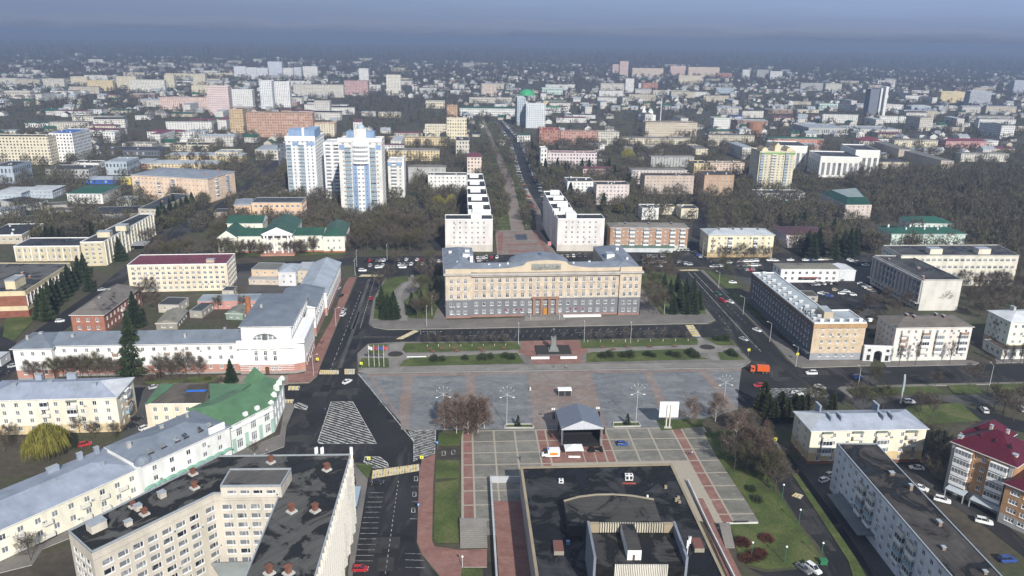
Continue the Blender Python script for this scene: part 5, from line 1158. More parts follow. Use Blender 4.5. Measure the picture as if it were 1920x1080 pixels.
s = R('orange brick five-storey block with shop awning facing the north car park', (1145, 427), (1291, 428), C=None, dep=13, yb=470, wall=brickm((.44, .27, .18)), roof='hip', rm=bitumen((.17, .155, .14), 0, 1.3), fl=5, bay=3.0, win=(1.1, 1.3), bands=[(3.6, (.52, .52, .47))], edges=(0,), rise=1.8, cm=DARK, chim=((.2, .4, .8, 1.6, .6), (.5, .4, .8, 1.6, .6), (.8, .4, .8, 1.6, .6)), balc=[(0, f_, ['glz', 'open', 'glz'], 1, 5, 3.2) for f_ in (.10, .28, .46, .62, .80, .93)], fin=False)
m = MB(); m.box(1, -4.5, 3.2, s.wd*.82, -.05, 3.7); m.build('awning', [plain((.10, .17, .14))], s.root)
m = MB(); m.box(1.3, -4.0, .1, s.wd*.80, -.05, 3.19); m.build('shop_front', [wallm((.55, .58, .58))], s.root); s.finish()
# stepped white terraces flanking the boulevard
def terrace(label, front, yb, steps, mirror, dep0=13.0):
    WH = wallm((.68, .64, .62), .16); A, B_ = front; h = hof(A[0], A[1], yb); a = G(*A, h); b = G(*B_, h); d = b-a; ang = math.atan2(d.y, d.x); W_ = d.length
    s = Bd('terrace_block', label, 'apartment building', (a.x, a.y), ang); P = rect(W_, dep0)
    s.block(P, 0, h, WH, 5, 3.9, (1.1, 1.35), 3.6, [(4.2, wallm((.55, .51, .46)))], 'w', edges=(0, 1, 3), zb=4.2); s.roof = s.flatroof(P, h, .5, bitumen((.03, .032, .036), .2, 1.6), WHITE)
    p = s.loc(G(*((893, 404) if not mirror else (1072, 404)), h+2)); s.vent(s.roof, p.x, 5.5, h+.05, 6.5, 6, 3.0, WHITE, cap=False)
    y = dep0+.02
    for i, (pxl, pxr, py, hh) in enumerate(steps):
        x0 = s.loc(G(pxl, py, hh)).x; x1 = s.loc(G(pxr, py, hh)).x; y1 = s.loc(G(pxl, py, hh)).y
        if y1 < y+3: y1 = y+8
        Q = [(x0, y), (x1, y), (x1, y1), (x0, y1)]; s.block(Q, 0, hh, WH, 6, 3.6, (1.2, 1.4), 1, [], 'w', edges=(1,) if not mirror else (3,)); s.flatroof(Q, hh, .8, bitumen((.03, .032, .036), .2, 1.6), WHITE)
        xm = (x0+x1)/2; s.vent(s.roof, xm+(1 if mirror else -1), (y+y1)/2, hh, min(7, (x1-x0)*.55), 3.4, 2.8, WHITE, cap=False); y = y1+.02
    s.finish(100)
terrace('white terrace stepping away along the left side of the boulevard', ((834.5, 412), (924, 412)), 472, [(878, 920, 398, 21.5), (877, 918, 384, 22.5), (876, 915, 369, 23.5), (875.5, 911, 354, 24.5), (875.5, 908, 340, 25.5), (876, 905, 327, 26)], False)
terrace('white terrace stepping away along the right side of the boulevard', ((1046, 411), (1134, 411)), 471, [(1038, 1076, 396, 22), (1030, 1066, 382, 23), (1024, 1058, 370, 24), (1019, 1050, 360, 24.5)], True)
# neoclassical green-roofed theatre on the left
def classic():
    CR = wallm((.74, .72, .61), .08); GR = metalroof((.028, .085, .055)); a = G(412, 475); b = G(648, 472); d = b-a; ang = math.atan2(d.y, d.x); W_ = d.length; f = lambda px: (px-412)/(648-412)*W_
    s = Bd('classical_theatre', 'cream neoclassical hall with dark green roofs and white column portico', 'theatre', (a.x, a.y), ang); h = hof(450, 443, 474); hp = hof(523, 438, 476)
    bands = [(1.2, wallm((.40, .15, .10)))]
    s.block([(0, -2), (f(448), -2), (f(448), 22), (0, 22)], 0, h-.5, CR, 2, 4, (1.3, 1.8), 1.5, bands, edges=(0, 3)); s.hip(0, -2, f(448), 22, h-.5, 4.5, GR, .5, 'gable', axis='y', gm=CR, name='roof')
    s.block([(f(448)+.02, 0), (f(496), 0), (f(496), 18), (f(448)+.02, 18)], 0, h, CR, 2, 3.1, (1.2, 1.7), 1.5, bands, edges=(0,)); s.hip(f(448), 0, f(496), 18, h, 3, GR, .4, 'gable', axis='x', name='roof')
    s.block([(f(553), 0), (f(607), 0), (f(607), 18), (f(553), 18)], 0, h, CR, 2, 3.1, (1.2, 1.7), 1.5, bands, edges=(0,)); s.hip(f(553), 0, f(607), 18, h, 3, GR, .4, 'gable', axis='x', name='roof')
    s.block([(f(607)+.02, -2), (W_, -2), (W_, 32), (f(607)+.02, 32)], 0, h, CR, 2, 3.6, (1.2, 1.7), 1.5, bands, edges=(0, 1)); s.hip(f(607), -2, W_, 32, h, 4.5, GR, .5, 'hip', axis='y', name='roof')
    x0, x1 = f(496), f(552); s.block([(x0+.02, -1.0), (x1-.02, -1.0), (x1-.02, 34), (x0+.02, 34)], 0, hp, CR, 3, (x1-x0-2)/3, (1.6, 2.2), 1, bands, edges=(0,), zt=2)
    s.hip(x0, -4.6, x1, 34, hp, 4.2, GR, .5, 'gable', axis='y', gm=WHITE, name='roof')
    for i in range(6):
        x = x0+1+(x1-x0-2)*[0, .12, .35, .65, .88, 1][i]; m = MB(); m.tube((x, -4, 1), (x, -4, hp-.8), .65, .55, 10); m.build('column', [WHITE], s.root)
    m = MB(); m.box(x0, -4.8, hp-.8, x1, -1.02, hp-.05); m.build('entablature', [WHITE], s.root)
    m = MB(); m.box(x0-1, -8, 0, x1+1, -1.1, 1.0); m.build('steps', [wallm((.42, .22, .16))], s.root)
    s.block([(0, 24), (f(480), 24), (f(480), 40), (0, 40)], 0, h+2.5, CR, 0, edges=()); s.hip(0, 24, f(480), 40, h+2.5, 3.5, GR, .5, 'gable', axis='x', name='roof', gm=WHITE)
    s.finish()
classic()
s = R('peach three-storey school with dark flat roof behind the green-roofed hall', (471, 380), (566, 380), dep=18, yb=417, wall=(.72, .50, .34), roof='flat', rm=bitumen((.05, .055, .065), .2, 1.6), fl=3, bay=3.6, win=(2.0, 1.7), edges=(0, 1), name='school', cat='school', par=.4)
R('lower peach school wing with grey hip roof, left of the school', (439, 385), (470, 384), dep=22, yb=414, wall=(.68, .48, .33), roof='hip', rm=metalroof((.25, .28, .32)), fl=3, bay=4, edges=(0,), rise=1.5, name='school_wing', cat='school')
s = R('long white-panelled office with wine-red flat-pitched roof on the left', (238, 498), (425, 495), C=(441, 476), h=hof(238, 498, 541)+2, wall=(.72, .62, .47), roof='flat', rm=metalroof((.16, .035, .05)), edge=WHITE, fl=5, bay=3.0, win=(1.7, 1.5), edges=(0, 1), style='x', name='office_block', cat='office block', fin=False, par=.35)
m = MB(); m.box(s.wd*.20, -.05, 1.2, s.wd*.80, -.004, s.h-3.4)
s.vent(s.roof, s.wd*.82, 4, s.h+.1, 4, 2.6, 1.6, wallm((.5, .4, .3))); s.finish(100)
s = R('two-storey red brick house with worn brown hip roof and white window surrounds', (132, 591), (194, 591), C=(250, 540), h=8.5, wall=brickm((.36, .16, .11)), roof='hip', rm=bitumen((.14, .125, .11), 0, 1.4), fl=2, bay=3.6, win=(1.4, 1.7), edges=(0, 1), rise=4.2, name='brick_house', cat='house', chim=((.55, .3, 1, 1, .3), (.5, .6, 1.3, 1, .5)), cm=wallm((.36, .33, .27)), balc=[(1, .45, 'open', 1, 2, 2.5)], dorm=((.8, .2),))
# tan institute blocks on the far left
TAN = wallm((.56, .49, .33)); TW = wallm((.70, .68, .60))
def piers(s, e, n, z0_, z1_, wd=.7, pr=.6, mat=None):
    a = Vector((*s.P[e], 0)); b = Vector((*s.P[(e+1) % len(s.P)], 0)); d = (b-a).normalized(); nn = Vector((d.y, -d.x, 0)); Lg = (b-a).length
    m = MB()
    for i in range(n):
        p = a+d*(.3+(Lg-.6-wd)*i/(n-1)); m.poly([(v.x, v.y) for v in (p+nn*.01, p+d*wd+nn*.01, p+d*wd+nn*pr, p+nn*pr)], z0_, z1_)
    m.build('piers', [mat or TW], s.root)
s = PB('tan institute block with tall white piers along its street side', [(150, 455), (194, 454), (287, 402), (262, 402), (222, 420)], hof(151, 455, 500), TAN, 'institute', 'institute building', fl=5, bay=3.4, win=(1.6, 1.4), edges=(0, 1), rm=bitumen((.04, .042, .047), .3, 2), edge=WHITE, par=.5)
piers(s, 1, 17, .3, s.h); 
for x, y, w_, d_ in ((196, 434, 7, 5), (229, 422, 6, 6)):
    p = s.loc(G(x, y, s.h+3)); s.vent(s.roof, p.x, p.y, s.h, w_, d_, 3.2, wallm((.62, .56, .40)))
m = MB(); p = s.loc(G(262, 458, 3)); m.box(p.x-6, p.y-5, 3.4, p.x+5, p.y+5, 3.8); m.build('canopy', [GREY], s.root); s.finish()
s = R('low tan hall with white piers joined to the tan institute', (25, 463), (149, 462), dep=20, yb=491, wall=TAN, roof='flat', rm=bitumen((.035, .037, .042), .3, 1.8), edge=WHITE, fl=2, bay=3.2, win=(1.4, 2.0), edges=(0,), name='institute_hall', cat='institute building', fin=False); piers(s, 0, 9, .3, s.h, .8, .4); s.finish()
s = PB('big flat-roofed tan building on red brick stilts behind dark spruces, left edge', [(-60, 550), (47, 547), (132, 494), (37, 494), (-60, 494)], 12.5, (.62, .52, .33), 'institute', 'institute building', fl=1, bay=3.4, win=(1.7, 2.8), edges=(1,), rowsx=[(8.2, 3.0)], bands=[(3.4, brickm((.25, .09, .06))), (5.6, wallm((.62, .52, .33))), (10.6, brickm((.28, .11, .07)))], rm=bitumen((.085, .083, .08), .35, 1.8), edge=wallm((.6, .52, .36)), par=.4, vents=5)
piers(s, 1, 14, 5.5, 10.8, .5, .35, WHITE); s.finish()
s = R('narrow cream stair tower with dark slit windows on the left edge', (8, 527), (27, 527), dep=9, yb=592, wall=(.66, .57, .38), roof='flat', rm=GREY, fl=1, bay=5, win=(1.2, 8), edges=(0, 1), name='stair_tower', cat='tower', style='d')
s = R('low tan workshop with white-edged dark roof, far left', (-30, 442), (41, 441), C=(82, 420), h=5.5, wall=(.50, .44, .34), roof='flat', rm=bitumen((.03, .032, .036), .2, 2.2), edge=WHITE, fl=1, bay=4, win=(2, 1.6), edges=(0, 1), name='workshop', cat='workshop', vents=4, ventm=WHITE)
# low roofs between the left blocks
ROOFB = bitumen((.10, .095, .085), 0, 1.5)
s = PB('long tan workshop block running behind the row of dark spruces', [(259, 392), (293, 393), (357, 365), (322, 363)], 9.0, (.50, .46, .36), 'institute', 'institute building', fl=3, bay=3.4, win=(1.8, 1.3), edges=(0, 1), rm=bitumen((.04, .045, .055), .3, 2), edge=CONC, par=.4, vents=2); s.finish()
LOW = [('long low pink building with grey metal roof left of the white corner building', (370, 565), (500, 563), 10, 4.2, (.52, .26, .22), metalroof((.26, .30, .35)), 'flat'),
       ('two-storey peach house with mottled roof behind the white corner building', (471, 505), (521, 506), 13, 7.0, (.58, .43, .30), bitumen((.14, .14, .13), 0, 1.4), 'flat'),
       ('white house with shiny grey hip roof behind the corner building', (521, 511), (554, 511), 16, 7.5, (.62, .62, .62), metalroof((.38, .42, .47)), 'hip'),
       ('small white outbuilding with grey roof in the yard of the peach house', (466, 523), (523, 524), 8, 3.2, (.55, .47, .38), metalroof((.33, .36, .38)), 'flat'),
       ('cream two-storey house with rust-striped roof facing the yard gate', (555, 507), (590, 507), 16, 7.0, (.55, .48, .36), metalroof((.42, .44, .47)), 'flat'),
       ('small concrete garage with black roof in the left yard', (355, 583), (378, 584), 14, 3.4, (.33, .31, .26), bitumen((.05, .055, .06), .1, 1.4), 'flat'),
       ('low shed with beige fibre roof in the left yard', (292, 607), (332, 606), 17, 3.0, (.26, .24, .2), bitumen((.19, .18, .15), 0, 1.2), 'gable'),
       ('grey-green shed roof beside the brick chimney', (423, 588), (455, 589), 9, 3.0, (.22, .28, .22), bitumen((.16, .16, .14), 0, 1.2), 'gable'),
       ('low white service building behind the wine-red roof office', (296, 571), (335, 572), 11, 4.0, (.48, .45, .38), bitumen((.045, .047, .05), 0, 1.5), 'flat'),
       ('pale concrete porch block at the end of the wine-red roof office', (416, 545), (438, 545), 7, 4.0, (.5, .47, .4), bitumen((.05, .05, .05), 0, 1.5), 'flat'),
       ('white kiosk hall with dark roof beside the left blue shop', (0, 672), (18, 660), 10, 3.5, (.6, .6, .6), metalroof((.55, .56, .57)), 'flat')]
KB = bitumen((.035, .037, .042), .25, 1.8)
LOW += [('wide dark flat-roofed workshop hall between the institute and the green-roofed office', (168, 403), (262, 400), 26, 6, (.40, .38, .34), KB, 'flat'), ('low white garages with black roof above the low tan workshop', (50, 413), (140, 403), 14, 4, (.62, .62, .60), KB, 'flat'),
        ('narrow white store with brown roof behind the white garages', (91, 394), (143, 395), 10, 4, (.60, .58, .54), ROOFB, 'flat'), ('pale long shed with grey roof at the far left behind the garages', (-20, 398), (36, 396), 16, 4.5, (.52, .55, .56), metalroof((.26, .29, .33)), 'gable'),
        ('brown-roofed row of sheds below the dark green office roof', (75, 386), (126, 384), 12, 4, (.42, .36, .30), ROOFB, 'flat'), ('pale domed garage left of the peach block', (216, 375), (246, 375), 14, 5, (.55, .57, .50), metalroof((.34, .38, .36)), 'hip'),
        ('grey-roofed depot among bare trees at the left edge', (0, 375), (44, 384), 18, 5, (.48, .48, .46), KB, 'flat'), ('small dark-roofed shop before the left wing of the school', (400, 398), (428, 398), 12, 4, (.45, .36, .30), KB, 'flat'), ('low shed with silver roof between the low tan hall and the institute', (196, 414), (236, 412), 14, 5, (.5, .47, .4), metalroof((.30, .33, .37)), 'flat')]
for lb, A_, B_, dp_, h_, wc, rmx, rk in LOW:
    R(lb, A_, B_, dep=dp_, h=h_, wall=wc, roof=rk, rm=rmx, fl=max(1, int(h_/3.2)), bay=4, win=(1.2, 1.3), edges=(0, 1), rise=1.6, name='outbuilding', cat='outbuilding', par=.2, over=.3)
def chimney(label, x, yb_, yt_, r, mat):
    h = hof(x, yt_, yb_); p = G(x, yb_); m = MB(); m.tube((p.x, p.y, 0), (p.x, p.y, h), r, r*.75, 12); m.tube((p.x, p.y, h), (p.x, p.y, h+.5), r*.95, r*.95, 12); tag(m.build('brick_chimney', [mat]), label, 'chimney')
chimney('orange brick chimney rising behind the white corner building', 468, 604, 559, 1.5, brickm((.36, .15, .07)))
# ================================================================ MIDDLE AND FAR CITY
ROOFS = {'k': lambda: bitumen((.045, .046, .05), .2, 2), 'g': lambda: metalroof((.34, .37, .40)), 'b': lambda: bitumen((.15, .14, .125), 0, 1.4), 'm': lambda: metalroof((.16, .04, .055)), 'v': lambda: metalroof((.022, .095, .06)),
         'u': lambda: metalroof((.04, .12, .38)), 'l': lambda: metalroof((.46, .48, .50)), 'w': lambda: wallm((.62, .62, .62)), 'r': lambda: metalroof((.30, .06, .05)), 'e': lambda: metalroof((.06, .28, .13)), 'y': lambda: metalroof((.50, .38, .08))}
WC = {'W': (.74, .73, .70), 'C': (.68, .61, .46), 'Y': (.68, .55, .33), 'P': (.66, .50, .44), 'O': (.50, .33, .20), 'R': (.42, .20, .14), 'G': (.42, .42, .40), 'B': (.58, .54, .47), 'D': (.12, .13, .15), 'S': (.40, .46, .52), 'M': (.52, .64, .58), 'A': (.60, .57, .50)}
def S(label, xl, xr, yt, yb, dep, wc='C', rc='k', fl=5, name='apartment_block', rise=0, ang=4.0, bay=3.2, stripe=None, win=(1.4, 1.5), cat=None, tall=False, balc=(), edges=(0, 1, 3), fin=True, style='w', group=None, bands=(), vents=None, cap=96):
    h = hof(xl, yt, yb); a = G(xl, yb); an = rad(ang); ex_ = Vector((math.cos(an), math.sin(an), 0)); r_ = ray(xr, yb-(xr-xl)*.0)
    den = ex_.x*r_.y-ex_.y*r_.x; wd = abs((-a.x*r_.y+a.y*r_.x)/den)
    s = Bd(name, label, cat or name.replace('_', ' '), (a.x, a.y), an, group); P = rect(wd, dep); s.P = P; s.wd = wd; s.h = h; s.dp = dep
    near = a.length < 760
    col = WC[wc] if isinstance(wc, str) else wc
    rm = ROOFS[rc]()
    if near: s.block(P, 0, h, wallm(col), fl, bay, win, 1.0, [(z, wallm(m_)) for z, m_ in bands], style, edges)
    else: s.block(P, 0, h, farwall(col, bay, h/max(1, fl), .46, .5, stripe=stripe), 0)
    if rise: s.roof = s.hip(0, 0, wd, dep, h, rise, rm, .5, 'hip', gm=wallm(col))
    else: s.roof = s.flatroof(P, h, .6, rm, wallm(tuple(c*.9 for c in col)), vents=(3 if vents is None else vents), ventm=wallm((.55, .54, .52)), seed=int(xl))
    for q in balc: s.balcony(P, q[0], q[1], [.7+(h-1.2)/fl*k for k in range(1, fl)], q[2], 1.1, q[3] if len(q) > 3 else 'glz')
    if fin: s.finish(cap)
    return s
# ---- the white and blue tower group --------------------------------------
BLU = (.24, .34, .50)
def towers():
    s = S('tall white tower with blue top and dark glazed loggia columns, leftmost of the tower group', 543, 597, 262, 374, 44, (.72, .73, .74), 'w', 17, 'apartment_tower', win=(1.3, 1.7), bay=3.4, edges=(0, 1), fin=False, cap=100)
    w_ = s.wd; h = s.h; st_ = (h-1.2)/17
    for f_ in (.10, .54): s.balcony(s.P, 0, f_, [.7+st_*k for k in range(1, 16)], 3.6, 1.0, 'glb')
    m = MB(); m.box(w_*.22, -.1, h-st_*1.6, w_*.44, -.004, h-st_*.6); m.box(w_*.7, -.1, h-st_*1.6, w_*.98, -.004, h-st_*.6); m.build('blue_panels', [wallm(BLU)], s.root)
    m = MB(); m.box(-.4, -.5, h-st_*.3, w_+.3, .3, h+3.0); m.build('attic_wall', [WHITE], s.root)
    m = MB(); m.box(2, 3, h+.1, w_*.55, 20, h+7.5, 1); m.box(w_*.62, 3, h+.1, w_-.5, 30, h+7.5, 1); m.box(w_*.55, 2.6, h+.1, w_*.62, 8, h+9, 0); m.build('penthouse', [WHITE, wallm(BLU)], s.root); s.finish(100)
    s = S('white middle wing set back between the two tall towers', 612, 642, 268, 372, 22, (.74, .74, .75), 'w', 15, 'apartment_tower', win=(1.2, 1.3), bay=3.0, fin=False, balc=((0, .25, 3.2, 'glz'), (0, .8, 3.4, 'glz')), edges=(0,)); s.finish(90)
    s = S('tall white tower with curved bay and two blue vertical stripes, right of the middle wing', 641, 720, 264, 405, 24, (.66, .64, .60), 'w', 17, 'apartment_tower', win=(1.4, 1.4), bay=4.6, edges=(0, 1), fin=False)
    w_ = s.wd; h = s.h; st_ = (h-1.2)/17
    for f_ in (.21, .79): s.balcony(s.P, 0, f_, [.7+st_*k for k in range(1, 16)], 4.0, 1.0, 'glb')
    m = MB(); x0, x1 = w_*.31, w_*.69
    m.box(x0, -.9, 0, x0+w_*.11, -.01, h-st_*5.2, 1); m.box(x1-w_*.11, -.9, 0, x1, -.01, h-st_*5.2, 1); m.box(x0+w_*.11+.01, -1.3, 0, x1-w_*.11-.01, -.01, h-st_*5.3, 0)
    m.box(w_*.02, -.12, h-st_*2, w_*.14, -.01, h-st_*.9, 1); m.box(w_*.86, -.12, h-st_*2, w_*.98, -.01, h-st_*.9, 1); m.build('front_bay', [WHITE, wallm(BLU)], s.root)
    for k in range(12):
        for f_ in (.455, .545): addobj('window', winmesh(1.6, 1.4, 'w'), s.root, (w_*f_, -1.46, 3+st_*k), 0)
        for f_ in (.365, .635): addobj('window', winmesh(.8, 1.4, 'g'), s.root, (w_*f_, -1.06, 3+st_*k), 0)
    m = MB(); n = 12; cx = (x0+x1)/2; rx = (x1-x0)/2; z0_ = h-st_*5.1
    def arcp(i): a_ = math.pi*i/n; return (cx-rx*math.cos(a_), -3.4*math.sin(a_)-.02)
    for k in range(5):
        for i in range(n):
            (xa, ya), (xb, yb_) = arcp(i), arcp(i+1); z = z0_+st_*k
            m.quad([(xa, ya, z), (xb, yb_, z), (xb, yb_, z+st_*.5), (xa, ya, z+st_*.5)], 0)
            m.quad([(xa, ya+.1, z+st_*.5), (xb, yb_+.1, z+st_*.5), (xb, yb_+.1, z+st_), (xa, ya+.1, z+st_)], 1 if k < 4 else 0)
            if k == 0: m.quad([(xa, ya, z), (cx, 0, z), (xb, yb_, z)], 0)
            if k == 4: m.quad([(xa, ya, z+st_*1.3), (xb, yb_, z+st_*1.3), (cx, 0, z+st_*1.3)], 0); m.quad([(xa, ya, z+st_), (xb, yb_, z+st_), (xb, yb_, z+st_*1.3), (xa, ya, z+st_*1.3)], 0)
    for i in range(n+1):
        xa, ya = arcp(i); m.box(xa-.12, ya-.05, z0_, xa+.12, ya+.2, h)
    m.build('curved_bay', [WHITE, GLASS], s.root)
    m = MB(); m.box(-.3, -.4, h-.8, w_+.3, .4, h+2.2); m.build('attic_wall', [WHITE], s.root)
    m = MB(); m.box(w_*.18, 4, h, w_*.36, 14, h+6, 1); m.box(w_*.36+.01, 3.2, h, w_*.64-.01, 14, h+8, 2); m.box(w_*.64, 4, h, w_*.82, 14, h+6, 1); m.dome((w_*.5, 9, h+8), 3, 3, 3.2, 12, 4, 3); m.build('penthouse', [WHITE, wallm(BLU), wallm((.66, .64, .60)), plain((.35, .42, .48), .4)], s.root); s.finish(96)
    s = S('lower white and cream block with blue band at the right end of the tower group', 729, 758, 302, 370, 20, (.68, .66, .62), 'w', 10, 'apartment_tower', bay=3.2, edges=(0, 1), fin=False, balc=((0, .38, 3.4, 'glz'),))
    m = MB(); m.box(0, -.08, s.h-4, s.wd, -.01, s.h-1); m.build('blue_panels', [wallm(BLU)], s.root); m = MB(); m.box(s.wd-1, -.5, 0, s.wd+.5, 20, s.h+2); m.build('end_wall', [WHITE], s.root); s.finish(80)
towers()
